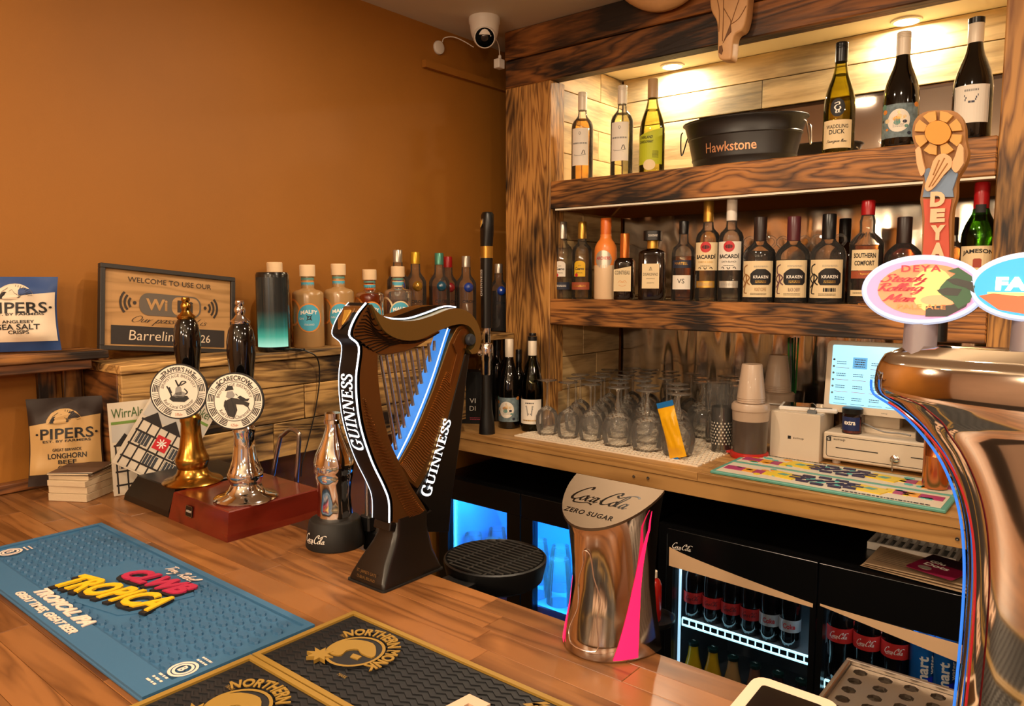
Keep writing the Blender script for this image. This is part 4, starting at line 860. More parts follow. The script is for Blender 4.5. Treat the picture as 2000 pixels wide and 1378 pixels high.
# straws behind
st = thing('straw_tumbler', 'glass of green and grey drinking straws behind the cup stacks', 'straws', (q[0]+.01, q[1]+.115, CNT))
gl_part(st, 'holder', [(0, .001), (.034, .001), (.038, .15), (.036, .15), (.033, .006), (0, .006)], 20, CLEARB)
for k in range(7): obj('straw', MB().tube([(rnd.uniform(-.012, .012), rnd.uniform(-.012, .012), .008), (rnd.uniform(-.026, .026), rnd.uniform(-.026, .026), .33)], .003, 6), (GREEN, GREY, mat('dark_green_straw', '#175a34', .4))[k % 3], st)
# ================================================================ snack packet leaning on the glasses
a, b = Pz(1352, 888, CNT), Py(1312, 790, 1.99)
pk = thing('snack_packet', 'bright yellow and blue snack packet leaning against the gin glasses', 'snack', (0, 0, 0))
ax_ = Vector((a.x, 1.948, CNT+.008)); bx_ = Vector((b.x, 1.952, b.z)); d = (bx_-ax_); Ln = d.length; up_ = d.normalized(); sd = Vector((up_.z, 0, -up_.x)).normalized() * -1; nn = up_.cross(sd).normalized()
PKM = Matrix((( -sd.x, nn.x, up_.x, ax_.x), (-sd.y, nn.y, up_.y, ax_.y), (-sd.z, nn.z, up_.z, ax_.z), (0, 0, 0, 1)))
pk.matrix_world = PKM
YELP = mat('yellow_foil', '#e8ac12', .3, coat=.3, bump=.3, bscale=30); BLUP = mat('blue_foil', '#1f6fb8', .3, coat=.3)
def pillow(w, h, th, n=10, m=12, crimp=.1):
    def f(s):
        def g(a, b):
            e = max(0, 1-(2*b-1)**4) ** .5 * max(0, 1-(2*a-1)**4) ** .5 if crimp < b < 1-crimp else .06
            return ((a-.5)*w*(1-.05*math.sin(b*PI)), s*th*.5*e*(1 + .12*math.sin(a*17+b*9)), b*h)
        return g
    return MB().grid(f(1), n, m).grid(f(-1), n, m)
obj('packet_body', pillow(.055, Ln, .022), YELP, pk, smooth=True)
obj('crimped_end', MB().box(-.027, .027, -.0012, .0012, Ln-.002, Ln+.014), BLUP, pk); obj('crimped_end', MB().box(-.027, .0, -.0012, .0012, -.006, .002), BLUP, pk)
pm = [mat('pink_print', '#c85a6a', .4), P_NAVY, P_WHITE, P_ORNG]
for k in range(7): decal('printed_mark', [(math.cos(j*2.4+k)*.012*(.5+.5*(j % 2)), math.sin(j*.785)*.012*(.6+.4*(j % 2))) for j in range(8)], pm[k % 4], pk, (rnd.uniform(-.01, .012), -.0125, .03 + k*(Ln-.06)/7), rot=(0, rnd.uniform(-.4, .4), 0))
obj('striped_flash', MB().add(*[(lambda V, F: ([(x*.004, -.0138, y*.004+Ln*.5) for x, y, _ in V], F))(*pen([[(-4+k*.9, -3+k*.4), (-2+k*.9, 3+k*.4)] for k in range(6)], .5, 1, smooth=False))][0]), P_WHITE, pk, fix=False)
# ================================================================ till area
BOXC = mat('white_card', '#d9c9b4', .6); TILL = mat('white_till_paint', '#d8c8b2', .45)
def sumup(parent, w, loc):
    t = obj('logo_tile', MB().box(-.0065, .0065, -.0006, 0, -.0065, .0065, bev=0), INK, parent, (loc[0]-w*.5, loc[1], loc[2]))
    obj('logo_stroke', MB().add(*[(lambda V, F: ([(x*.004, -.0012, y*.004) for x, y, _ in V], F))(*pen([[(.6, .9), (-.4, .7), (-.5, .1), (.4, -.1), (.5, -.7), (-.6, -.9)]], .35, .9))][0]), INKW, t)
    text('lettering', 'sumup', w*.62, w*.13, INK, parent, (loc[0]+.004, loc[1]-.0008, loc[2]-.001))
a, b = Pz(1498, 892, CNT), Pz(1594, 907, CNT)
yb = (a.y+b.y)/2; wb = b.x-a.x; hb = Py(1500, 803, yb).z - CNT
t = thing('payment_box', 'plain white cardboard terminal box on the counter beside the cash drawer', 'box', ((a.x+b.x)/2, yb+.02, CNT))
yb += .02
obj('carton', MB().box(-wb/2, wb/2, 0, .13, 0, hb, bev=.0015), BOXC, t)
obj('lid_flap', MB().box(-wb/2+.001, wb/2-.001, .001, .129, hb+.0002, hb+.002), BOXC, t)
text('lettering', 'sumup', .03, .006, INK, t, (.012, -.0006, hb*.46)); obj('logo_tile', MB().box(-.0045, .0045, -.0006, 0, -.0045, .0045), INK, t, (-.014, 0, hb*.47))
bxTop = CNT + hb + .002
t = thing('card_reader_tray', 'flat white tray with dark glass top resting on the cardboard box', 'tray', (a.x+wb*.5+.01, yb+.075, bxTop), rz=.22)
obj('tray', MB().box(-.075, .085, -.045, .045, 0, .012, bev=.003), WHITE, t); obj('dark_top', MB().box(-.065, .07, -.036, .036, .0122, .0135), BLACKG, t)
t = thing('wire_clip', 'small dark metal binder clip lying on the cardboard box', 'clip', (a.x+wb*.80, yb+.016, bxTop))
obj('clip_body', MB().prism([(-.008, 0), (.008, 0), (.002, .010), (-.002, .010)], -.012, .012, 'x'), BLACK, t); obj('wire_loop', MB().tube(spline([(-.006, 0, .009), (-.010, 0, .022), (0, 0, .030), (.010, 0, .022), (.006, 0, .009)], 4), .0009, 6), STEEL, t, smooth=True)
# cash drawer
a, b = Pz(1606, 908, CNT), Pz(1890, 970, CNT)
dy_ = 2.185; dx0 = Py(1606, 900, dy_).x; dx1 = PR0 - .012; dh = Py(1610, 842, dy_).z - CNT
t = thing('cash_drawer', 'white cash drawer with key lock under the touchscreen till', 'cash drawer', (dx0, dy_, CNT))
W_ = dx1 - dx0
obj('case', MB().box(0, W_, 0, .36, .012, dh, bev=.004), TILL, t)
for x in (.03, W_-.03):
    for y in (.03, .32): obj('foot', MB().lathe([(0, 0), (.011, 0), (.012, .0119), (0, .0119)], 14), WHITE, t, (x, y, 0))
fr = pen([[(x, y) for x, y in rrect(W_-.02, dh-.032, .008)] + [rrect(W_-.02, dh-.032, .008)[0]]], .0016, 1, smooth=False)
obj('front_gap', MB().add([(x+W_/2, -.0006, z+(dh+.012)/2) for x, z, _ in fr[0]], fr[1]), INK, t)
for x0_, x1_ in ((.035, .145), (W_-.15, W_-.05)): obj('slot', MB().box(x0_, x1_, -.0008, .002, dh*.53, dh*.53+.0024), INK, t)
sumup(t, .05, (.040, -.0002, dh*.80))
lk = obj('lock', MB().lathe([(0, 0), (.012, 0), (.012, .004), (.009, .006), (0, .006)], 20, Matrix.Rotation(PI/2, 4, 'X')), CHROME, t, (W_*.5, 0, dh*.42), smooth=True)
obj('key', MB().box(-.001, .001, -.024, -.006, -.003, .003).box(-.001, .001, -.036, -.022, -.009, .009), STEEL, lk); obj('key_ring', MB().tube([(0, -.03 + .006*math.cos(a_), -.018 + .010*math.sin(a_)) for a_ in [2*PI*i/16 for i in range(17)]], .0008, 6), STEEL, lk)
dtop = CNT + dh
# touchscreen
tl, tr, bl, br = (Py(u, v, 2.235) for u, v in ((1622, 664), (1792, 671), (1608, 801), (1806, 822)))
sw = .285; shh = tl.z - bl.z
SCRM = mat('till_screen_lit', '#101418', .2, emit=(.36, .78, 1.0), es=1.25)
t = thing('touchscreen_till', 'white tablet till with lit pale blue order screen on a swivel stand', 'till screen', ((bl.x + sw/2), 2.235, dtop))
z0 = bl.z - dtop
sr = (-.10, 0, 0)
s_ = obj('screen_shell', MB().prism(rrect(sw, shh, .014, cy=shh/2), 0, .018), TILL, t, (0, 0, z0), sr, smooth=True)
obj('display', MB().prism(rrect(sw-.03, shh-.034, .004, cy=shh/2+.004), -.0012, -.0002), SCRM, s_)
ti = mat('screen_ink', '#2a3338', .4); ti2 = mat('screen_rule_red', '#b2585a', .4); tsel = mat('screen_tile', '#3f88b8', .4, emit=(.12, .42, .75), es=.8)
for r in range(4):
    for c in range(5):
        x = -sw/2 + .045 + c*.046; z = shh - .062 - r*.034
        obj('menu_rule', MB().box(x-.018, x+.018, -.0018, -.0013, z-.016, z-.0148), ti2 if r < 3 else P_NAVY, s_)
        if not (r == 0 and c == 1): text('menu_print', '', .026, .008, ti, s_, (x-.003, -.0016, z-.001), src=scrib(2, 5, r*5+c))
        else: obj('menu_tile', MB().box(x-.019, x+.019, -.0019, -.0014, z-.016, z+.016), tsel, s_); text('menu_print', '', .028, .022, ti, s_, (x, -.0021, z), src=scrib(4, 4, 77))
for k in range(6): obj('menu_icon', MB().prism(ell(.0032, .0032, 10), -.0018, -.0013), ti if k == 0 else mat('screen_grey', '#6a8a96', .4), s_, (-sw/2+.021, 0, shh-.055-k*.019))
text('lettering', 'sumup', .016, .004, GREY, s_, (.02, -.0006, .008))
obj('stand_neck', MB().prism([(.05, .005), (.09, .005), (.06, z0+.09), (.03, z0+.10)], -.045, .045, 'x'), TILL, t, (.005, .0, 0))
obj('stand_base', MB().prism(rrect(.16, .13, .02), 0, .012, 'z'), TILL, t, (.03, .075, .0005), smooth=True)
ob_ = obj('cable', MB().tube(spline([(-.05, .05, .02), (-.02, -.02, .028), (.03, -.045, .018), (.07, -.03, .016), (.095, -.035, .014)], 5), .0025, 6), GREY, t, smooth=True)
# gum tub
p = Py(1662, 838, 2.205)
t = thing('gum_tub', 'blue and clear plastic chewing gum tub beneath the till screen', 'tub', (p.x, 2.214, dtop))
obj('tub_wall', MB().lathe([(0, 0), (.025, 0), (.026, .003), (.026, .052), (.024, .056), (0, .056)], 24), glass('hazy_plastic', (.8, .8, .8)), t, smooth=True)
lb = decal('label', rect(-.028, .028, -.018, .02), mat('gum_blue', '#1f2c5a', .4), t, (0, 0, .028), cyl=.0262); text('lettering', 'extra', .03, .012, INKW, lb, (0, 0, .004), cyl=.0262, off=.001, bold=.03)
obj('gum', MB().lathe([(0, .002), (.023, .002), (.023, .04), (0, .04)], 20), mat('gum_red', '#a3504c', .6, vary=.8, bscale=150), t)
obj('lid', MB().lathe([(.0265, .056), (.0275, .058), (.0275, .07), (.025, .072), (0, .072)], 24), BLACK, t, smooth=True)
# steel jigger cup + copper shaker
p = Py(1800, 845, 2.20)
t = thing('dark_jigger', 'tapered dark steel measuring cup standing on the cash drawer', 'cup', (p.x+.004, 2.215, dtop))
obj('cup_wall', MB().lathe([(0, 0), (.019, 0), (.02, .002), (.0265, .10), (.0255, .1), (.019, .006), (0, .006)], 24), mat('gunmetal', '#4a4246', .25, 1.0), t, smooth=True)
obj('rim', MB().tube([(.0265*math.cos(a_), .0265*math.sin(a_), .1) for a_ in [2*PI*i/24 for i in range(25)]], .0012, 6), STEEL, t, smooth=True)
p = Pz(1824, 952, CNT+.012); hs = Py(1824, 825, p.y+.025).z - CNT - .011
t = thing('copper_shaker', 'straight ridged copper cup standing on the patterned bar mat', 'cup', (p.x, p.y+.012, CNT+.0115))
obj('cup_wall', MB().lathe([(0, 0), (.0285, 0), (.029, .002), (.029, hs*.5), (.0293, hs*.505), (.029, hs*.51), (.0285, hs-.002), (.0292, hs), (.027, hs), (.0265, .006), (0, .006)], 40), mat('ribbed_copper', '#d08050', .22, 1.0, bump=.05, bscale=40), t, smooth=True)
obj('rim', MB().tube([(.0288*math.cos(a_), .0288*math.sin(a_), hs) for a_ in [2*PI*i/28 for i in range(29)]], .0013, 6), COPPER, t, smooth=True)
# ---- patterned teal mat (two runners side by side)
TEAL = mat('teal_rubber', '#5b9c8e', .5); M_MAG = mat('magenta_rubber', '#a33a6a', .5); M_YEL = mat('yellow_rubber', '#e2c332', .5); M_ORG = mat('orange_rubber', '#e09a2c', .5); M_NVY = mat('navy_rubber', '#2b2547', .5); M_TRQ = mat('turquoise_rubber', '#57b0ac', .5); M_WHT = mat('white_rubber', '#d8cdb8', .5)
x0, x1, y0, y1 = -.845, -.285, 1.868, 2.145
def runner(y0, y1, lab, flip):
    t = thing('patterned_bar_mat', lab, 'bar mat', ((x0+x1)/2, (y0+y1)/2, CNT+.0005), group='patterned rubber runners'); w = x1-x0-.001; h = y1-y0-.001
    obj('rubber_base', MB().box(-w/2, w/2, -h/2, h/2, 0, .008, bev=.002), TEAL, t); obj('inner_field', MB().box(-w/2+.012, w/2-.012, -h/2+.01, h/2-.01, .0082, .0088), M_WHT, t)
    r = random.Random(3 if flip else 8); sgn = -1 if flip else 1
    def blk(nm, cx, cyy, poly, m, zt=.0105): obj(nm, MB().prism([(cx*sgn + sgn*a_, cyy*sgn + sgn*b_) for a_, b_ in poly], .0088, zt, 'z'), m, t)
    for s in (-1, 1):
        for k, (cx, ww, m) in enumerate(((.236, .05, M_MAG), (.195, .03, M_ORG), (.168, .026, M_MAG), (.145, .02, M_YEL))):
            blk('tread_block', s*cx, (.018 if s > 0 else -.005), rect(-ww/2, ww/2, -.018, .018), m)
        for k in range(9): blk('tread_block', s*r.uniform(.12, .24), r.uniform(-.04, .045), ell(r.uniform(.008, .014), r.uniform(.005, .009), 6), (M_TRQ, M_YEL, M_TRQ, M_ORG)[k % 4])
        blk('diamond', s*.105, .0, [(-.045, -.02), (.03, -.032), (.045, .016), (-.03, .034)], M_YEL, .0115); blk('diamond_core', s*.105, .002, [(-.016, -.004), (.006, -.010), (.016, .006), (-.006, .011)], TEAL, .0122)
    for k in range(11):
        a_ = PI*2*k/11; blk('navy_tread', .075*math.cos(a_), .036*math.sin(a_), rect(-.015, .015, -.0055, .0055), M_NVY, .0125)
    for k in range(5): blk('navy_bar', -.05 + k*.025, .004*(-1)**k, [(-.018, -.012), (-.012, -.014), (.018, .012), (.012, .014)], M_NVY, .0122)
    for k in range(8): blk('tread_block', r.uniform(-.06, .06), r.uniform(-.025, .025), ell(.008, .006, 6), M_TRQ)
    text('raised_marks', '', .19, .006, INK, t, ((-.15 if flip else .15), (.054 if flip else -.054), .0105), flat=True, src=scrib(1, 16, 21))
ymid = (y0+y1)/2
runner(y0, ymid, 'multicoloured teal-edged rubber runner at the front lip of the back counter', False)
runner(ymid, y1, 'multicoloured teal-edged rubber runner against the cash drawer feet', True)
# ================================================================ second stout tap and dark gift box on the counter
p = Pz(928, 832, CNT)
t = thing('gift_box', 'black card drinks box with white and pink lettering behind the stout harp', 'box', (-1.80, 1.99, CNT), rz=.5)
obj('carton', MB().box(-.06, .045, 0, .08, 0, .19, bev=.001), BLACKM, t)
for k, s in enumerate(('VI', 'DI')): text('lettering', s, .022, .017, INKW, t, (-.015, -.0008, .085 - k*.028))
text('small_print', '', .05, .008, mat('pink_ink', '#d0506a', .5), t, (0, -.0008, .02), src=scrib(2, 6, 31))
p = Pz(948, 838, CNT); yT = 1.888
def tx(u, v): q = Py(u, v, yT); return q
t = thing('stout_tap', 'tall black stout tap handle on a chrome faucet standing on the back counter', 'beer tap', (Py(951, 830, yT).x, yT, CNT), rz=-.45)
zc = lambda v: Py(945, v, yT).z - CNT
obj('pedestal', MB().lathe([(0, 0), (.028, 0), (.026, .03), (.018, .09), (.017, zc(728)), (0, zc(728))], 24), BLACK, t, smooth=True)
obj('faucet_body', MB().lathe([(.016, zc(732)), (.019, zc(728)), (.019, zc(705)), (.022, zc(700)), (.022, zc(676)), (.019, zc(670)), (0, zc(670))], 24), CHROME, t, smooth=True)
obj('faucet_spout', MB().tube([(-.016, 0, zc(718)), (-.05, 0, zc(717)), (-.062, 0, zc(722))], [.009, .008, .008], 12), CHROME, t, smooth=True)
obj('side_knob', MB().lathe([(0, 0), (.012, 0), (.013, .008), (.008, .014), (0, .015)], 16, Matrix.Translation((0, -.02, zc(688))) @ Matrix.Rotation(PI/2, 4, 'X')), CHROME, t, smooth=True)
obj('collar', MB().lathe([(.012, zc(670)), (.014, zc(668)), (.014, zc(640)), (0, zc(640))], 20), CHROME, t, smooth=True)
secs = []
for v, hw, hd, off in ((640, .017, .016, 0), (560, .019, .017, 0), (490, .021, .018, .002), (478, .021, .018, .002), (450, .026, .019, .006), (420, .023, .018, .010), (415, .017, .014, .010)):
    secs.append([(off + q[0], q[1], zc(v)) for q in rrect(hw*2, hd*2, hw*.6, 3)])
hd_ = obj('handle', MB().loft(secs), BLACK, t, smooth=True)
obj('gold_collar', MB().loft([[(o_ + q[0]*1.03, q[1]*1.03, zc(v)) for q in rrect(.043, .037, .013, 3)] for v, o_ in ((504, .002), (481, .003))]), mat('gold_collar', '#c2923e', .3, .7), hd_, smooth=True)
text('lettering', '', .017, .088, INKW, hd_, (.0, -.0185, zc(552)), rot=(0, 0, 0), src=(lambda VF: ([(-y, x, 0) for x, y, z in VF[0]], [f[::-1] for f in VF[1]]))(serif('GUINNESS')))
sb = obj('shield', MB().prism([(-.010, .014), (.010, .014), (.010, -.002), (0, -.018), (-.010, -.002)], -.003, 0), CHROME, hd_, (.006, -.0185, zc(437)), rot=(-.15, 0, 0)); obj('gold_emblem', MB().prism([(-.006, .009), (.006, .009), (.002, -.011)], -.0045, -.003), GOLD, sb)
# ================================================================ harp stout tap on the bar
def cx3(x, y): return (500 + x/2.2964, 560 + y/2.2964)   # outline notes were taken on an enlarged view
XH = -.866; XHb = -.906      # near and far faces of the harp body
HB = Vector((-.886, .79, BAR))
hp = thing('harp_beer_tap', 'bronze and black harp-shaped stout tap with glowing edges on the bar', 'beer tap', HB)
def hyz(pts, x=XH): return [((lambda q: (q.y-HB.y, q.z-HB.z))(Px(*cx3(*p), x))) for p in pts]
HBRZ = mat('dark_bronze', '#8a6034', .36, .85, bump=.03, bscale=50); HGLD = mat('satin_brass', '#a08a50', .3, .85); HBLK = mat('satin_black_body', '#0d0b0a', .32); HRIB = mat('bronze_ribs', '#8a5f34', .3, .9)
GLOW = mat('edge_light_white', '#ffffff', .4, emit=(.62, .80, 1.0), es=1.7); BGLOW = mat('blue_light_on_face', '#2f66b4', .4, emit=(.06, .34, 1.0), es=.55)
DXN = XH - HB.x; DXF = XHb - HB.x
def hpr(name, poly, m, x0=DXF, x1=DXN, bev=.0012, parent=hp, smooth=False, x=XH):
    o = obj(name, MB().prism(hyz(poly, x), x0, x1, 'x'), m, parent)
    if bev:
        b = o.modifiers.new('b', 'BEVEL'); b.width = bev; b.segments = 2; b.limit_method = 'ANGLE'; b.angle_limit = .7
    return o
def seg(pts, k=5): return spline(pts, k)
# pillar (front curve)
outer = seg([(430, 212), (470, 268), (458, 400), (462, 520), (482, 640), (528, 780), (580, 890), (604, 960), (606, 1056)], 4)
inner = seg([(690, 1060), (742, 1022), (762, 1000), (700, 900), (650, 800), (600, 690), (565, 540), (548, 400), (546, 300)], 4)
hpr('pillar', outer + inner, HBRZ)
# grooves on the pillar and the sound box
def ribs(a, b, n, sag, nm, m, xo=DXN):
    mb = MB(); A_, B_ = hyz(a), hyz(b)
    def at(P, t):
        f = t*(len(P)-1); i = min(int(f), len(P)-2); g = f-i; return (P[i][0]*(1-g)+P[i+1][0]*g, P[i][1]*(1-g)+P[i+1][1]*g)
    for k in range(n):
        p, q = at(A_, (k+.5)/n), at(B_, (k+.5)/n); pts = []
        for j in range(6):
            s = j/5; pts.append((xo + .0004, p[0]+(q[0]-p[0])*s, p[1]+(q[1]-p[1])*s + sag*math.sin(s*2*PI)))
        mb.tube(pts, .0011, 5)
    o = obj(nm, mb, m, hp, smooth=True); o['kind'] = 'stuff'; return o
ribs(seg([(478, 500), (500, 640), (560, 790), (640, 950), (690, 1040)]), seg([(488, 500), (540, 640), (620, 790), (700, 930), (752, 1005)]), 44, .0012, 'pillar_ribs', HRIB)
# neck: ribbed wedge and brass sweep
neck_low = seg([(425, 214), (470, 262), (545, 300), (600, 303), (690, 282), (760, 245), (830, 200)], 4)
hpr('neck_wedge', neck_low + seg([(800, 196), (720, 232), (640, 232), (575, 200), (535, 140), (505, 75)], 4) + [(470, 90), (440, 150)], HBRZ)
ribs(seg([(500, 95), (470, 150), (440, 205), (480, 265), (545, 296)]), seg([(512, 110), (570, 200), (660, 238), (760, 235), (826, 202)]), 15, .004, 'neck_ribs', mat('dark_ribs', '#2e2015', .35, .8))
sweep_top = seg([(508, 78), (545, 122), (610, 148), (700, 150), (780, 128), (860, 98), (915, 100), (960, 128), (990, 180), (998, 235), (985, 290), (958, 300)], 4)
sweep_low = seg([(938, 275), (950, 282), (968, 265), (974, 230), (958, 190), (925, 168), (870, 172), (800, 200), (720, 236), (640, 236), (570, 202), (530, 140)], 4)
hpr('neck_sweep', sweep_top + sweep_low, HGLD, DXF-.004, DXN+.006, bev=.004)
obj('scroll_eye', MB().lathe([(0, 0), (.010, 0), (.0105, .004), (.008, .008), (0, .009)], 20, Matrix.Translation((DXN+.002, *hyz([(952, 236)])[0])) @ Matrix.Rotation(PI/2, 4, 'Y')), mat('slate_eye', '#2a3038', .4), hp, smooth=True)
# light line on the top of the neck
tp = hyz(seg([(520, 92), (560, 128), (620, 146), (700, 146), (780, 122), (860, 93), (915, 95)], 4))
obj('neck_light', MB().tube([((DXN+DXF)/2+.010, y, z+.0015) for y, z in tp], .0013, 6), GLOW, hp, smooth=True)
tp2 = hyz(seg([(600, 140), (680, 120), (760, 92), (850, 85), (915, 95), (850, 100), (780, 128), (700, 152)], 4))
hpr('neck_back_cap', seg([(600, 148), (690, 118), (770, 90), (850, 84), (915, 97), (860, 104), (780, 130), (700, 152)], 3), BLACKG, DXF-.004, DXN-.012, bev=.002)
# sound box
hpr('sound_box', seg([(872, 250), (905, 185), (938, 172), (962, 205), (940, 300), (905, 440), (850, 640), (790, 800), (730, 905)], 3) + [(690, 872), (632, 812)] + seg([(650, 780), (720, 650), (800, 460)], 3), mat('bronze_sound_box', '#8d6432', .3, .85), DXF, DXN-.002)
hpr('sound_box_rim', seg([(884, 255), (912, 196), (936, 186), (946, 210), (920, 300), (884, 430), (868, 430), (900, 300)], 3), HRIB, DXN-.002, DXN+.001, bev=.0005)
ribs(seg([(858, 380), (800, 520), (730, 680), (650, 800)]), seg([(890, 400), (850, 560), (790, 730), (715, 880)]), 46, .0014, 'sound_box_ribs', mat('bright_bronze_ribs', '#b5834a', .3, .9), DXN-.002)
# light strip and inner face of the sound box, blue light put into its colour
ip = hyz(seg([(868, 185), (850, 240), (790, 430), (710, 630), (630, 792)], 4))
obj('inner_glow_strip', MB().tube([(DXN-.004, y, z) for y, z in ip], .0010, 6), GLOW, hp, smooth=True)
ip2 = hyz(seg([(880, 190), (860, 250), (800, 440), (720, 640), (640, 792)], 4)); v0 = [(DXF+.002, y+.001, z) for y, z in ip2]; v1 = [(DXN-.005, y+.001, z) for y, z in ip2]; n_ = len(ip2)
obj('inner_blue_lit_face', MB().add(v0 + v1, [(i, i+1, n_+i+1, n_+i) for i in range(n_-1)]), BGLOW, hp)
# black back column with lettering, and stand
back = [(962, 300), (945, 430), (920, 680), (895, 860), (880, 960), (870, 1100)] + [(600, 1100), (606, 1058), (690, 1062), (745, 1024), (785, 1002), (722, 930), (735, 905)] + seg([(790, 800), (850, 640), (905, 440), (940, 300)], 3)
hpr('back_column', back, HBLK, DXF, DXN-.001, bev=.002)
def hser(s): return serif(s)
a, b = hyz([(772, 935), (868, 590)]); dv = (b[0]-a[0], b[1]-a[1]); ln = math.hypot(*dv); an = math.atan2(dv[1], dv[0])
V_, F_ = serif('GUINNESS'); xm = max(v[0] for v in V_)
V_ = [(x/xm*ln, y*.0185*(1.0 + (.28 if x/xm < .135 else 0)), 0) for x, y, z in V_]
def lay(V, o, ang, xo): return [(xo, o[0] + x*math.cos(ang) - y*math.sin(ang), o[1] + x*math.sin(ang) + y*math.cos(ang)) for x, y, z in V]
obj('side_lettering', MB().add(lay(V_, (a[0]+.004, a[1]-.004), an, DXN+.0006), F_), mat('lit_white_letters', '#ffffff', .4, emit=(.75, .9, 1), es=.9), hp, fix=False)
# stand
zb = [(0, -.047, .037, -.064, .062), (.006, -.047, .037, -.064, .062), (.012, -.045, .035, -.062, .060), (.035, -.038, .030, -.050, .052), (.06, -.028, .026, -.034, .048), (.075, -.024, .024, -.026, .046), (.10, -.021, .021, -.022, .050)]
b_f = hyz([(606, 1060), (880, 1000)])
secs = [[(x0+(x1-x0)*.5*(1+c*1), 0, 0) for c in ()] or [(q[0]+(x0+x1)/2, q[1]+(y0_+y1_)/2, z) for q in rrect(x1-x0, y1_-y0_, .006 if z < .02 else .009, 3)] for z, x0, x1, y0_, y1_ in zb]
obj('stand', MB().loft(secs), HBLK, hp, smooth=True)
obj('stand_sole', MB().prism(rrect(.089, .131, .006, cx=-.005, cy=-.001), 0, .003, 'z'), BLACKM, hp)
text('lettering', "ST. JAMES'S GATE", .046, .006, mat('dull_gold_print', '#8a6a3c', .4, .5), hp, (-.006, -.0615, .020), rot=(-.25, 0, 0)); text('lettering', 'DUBLIN, IRELAND', .042, .005, _mats['dull_gold_print'], hp, (-.006, -.0630, .0115), rot=(-.25, 0, 0))
# front panel (faces the customer)
fr_pts = seg([(500, 72), (455, 130), (425, 214), (468, 268), (456, 400), (460, 520), (480, 640), (526, 780), (578, 890), (602, 960), (604, 1054)], 5)
FR = hyz(fr_pts); n_ = len(FR)
v0 = [(DXF, y-.003, z) for y, z in FR]; v1 = [(DXN, y-.003, z) for y, z in FR]; v2 = [(DXF, y+.004, z) for y, z in FR]; v3 = [(DXN, y+.004, z) for y, z in FR]
fs = []
for i in range(n_-1): fs += [(i, i+1, n_+i+1, n_+i), (2*n_+i, 3*n_+i, 3*n_+i+1, 2*n_+i+1), (i, 2*n_+i, 2*n_+i+1, i+1), (n_+i, n_+i+1, 3*n_+i+1, 3*n_+i)]
fs += [(0, n_, 3*n_, 2*n_), (n_-1, 2*n_+n_-1, 3*n_+n_-1, 2*n_-1)]
obj('front_panel', MB().add(v0+v1+v2+v3, fs), mat('panel_black', '#060506', .42, spec=.25), hp, smooth=30)
for xo in (DXN, DXF): obj('edge_light', MB().tube([(xo, y-.003, z) for y, z in FR], .0015 if xo == DXN else .0008, 6), GLOW, hp, smooth=True)
# word up the front panel
def fpt(v_crop):   # point along the panel by height on the enlarged view
    for (p, q), (f, g) in zip(zip(fr_pts, fr_pts[1:]), zip(FR, FR[1:])):
        if p[1] <= v_crop <= q[1]:
            s = (v_crop-p[1])/(q[1]-p[1]+1e-9); return (f[0]*(1-s)+g[0]*s, f[1]*(1-s)+g[1]*s)
    return FR[-1]
V_, F_ = serif('GUINNESS'); vv = []
for x, y, z in V_:
    g = fpt(735 - 345*(x/xm)); hgt = .026*(1.0 + (.25 if x/xm < .135 else 0)); vv.append((DXN - .006 - y*hgt, g[0]-.0042, g[1]))
vv = [((DXF+DXN)/2 + .013 - y*.026, fpt(738 - 345*(x/xm))[0]-.0042, fpt(738 - 345*(x/xm))[1]) for x, y, z in V_]
obj('front_lettering', MB().add(vv, [f[::-1] for f in F_]), _mats['lit_white_letters'], hp, fix=False)
# shield at the head
g0, g1 = fpt(95), fpt(190); am = ((g0[0]+g1[0])/2, (g0[1]+g1[1])/2)
sh_ = obj('shield', MB().prism([(-.011, .017), (.011, .017), (.012, -.004), (0, -.02), (-.012, -.004)], -.0025, 0), CHROME, hp, ((DXF+DXN)/2, am[0]-.006, am[1]), rot=(math.atan2(g0[0]-g1[0], g0[1]-g1[1])*-1, 0, 0))
obj('gold_harp', MB().prism([(-.007, .012), (.006, .013), (.004, -.012)], -.004, -.0025), GOLD, sh_)
# strings
STR = mat('string_steel', '#a89f94', .25, .9)
for k in range(10):
    s = k/9; top_ = (556 + (800-556)*s, 308 - 12*s - 55*s*s); bot = (628 + (800-628)*s, 728 - (728-285)*s)
    p, q = hyz([top_, bot], (XH+XHb)/2); obj('string', MB().tube([(0, p[0], p[1]), (0, q[0], q[1])], [.0022, .0030], 8), STR, hp, smooth=True)
# round drip tray behind the harp
a, b = Pz(888, 1040, 1.065), Pz(1020, 1085, 1.065)
dt = thing('round_drip_tray', 'round black slotted drip tray bracketed behind the harp tap', 'drip tray', (-.848, .985, 1.0))
R_ = .092
obj('bowl', MB().lathe([(0, .016), (R_*.84, .016), (R_*.93, .022), (R_, .05), (R_, .058), (R_*.965, .060), (R_*.95, .056), (R_*.9, .05), (0, .05)], 40), BLACK, dt, smooth=True)
gr = MB()
for k in range(15):
    y = -R_*.84 + k*R_*1.68/14; hw = math.sqrt(max((R_*.93)**2 - y*y, 0)); gr.box(-hw, hw, y-.0022, y+.0022, .0575, .0605)
for x in (-.04, 0, .04): gr.box(x-.002, x+.002, -R_*.84, R_*.84, .0565, .0595)
obj('slotted_grid', gr, BLACKM, dt)
obj('bracket', MB().box(-.03, .03, -.155, -R_*.8, .028, .046, bev=.002).box(-.03, .03, -.1575, -.150, -.02, .046), BLACK, dt)
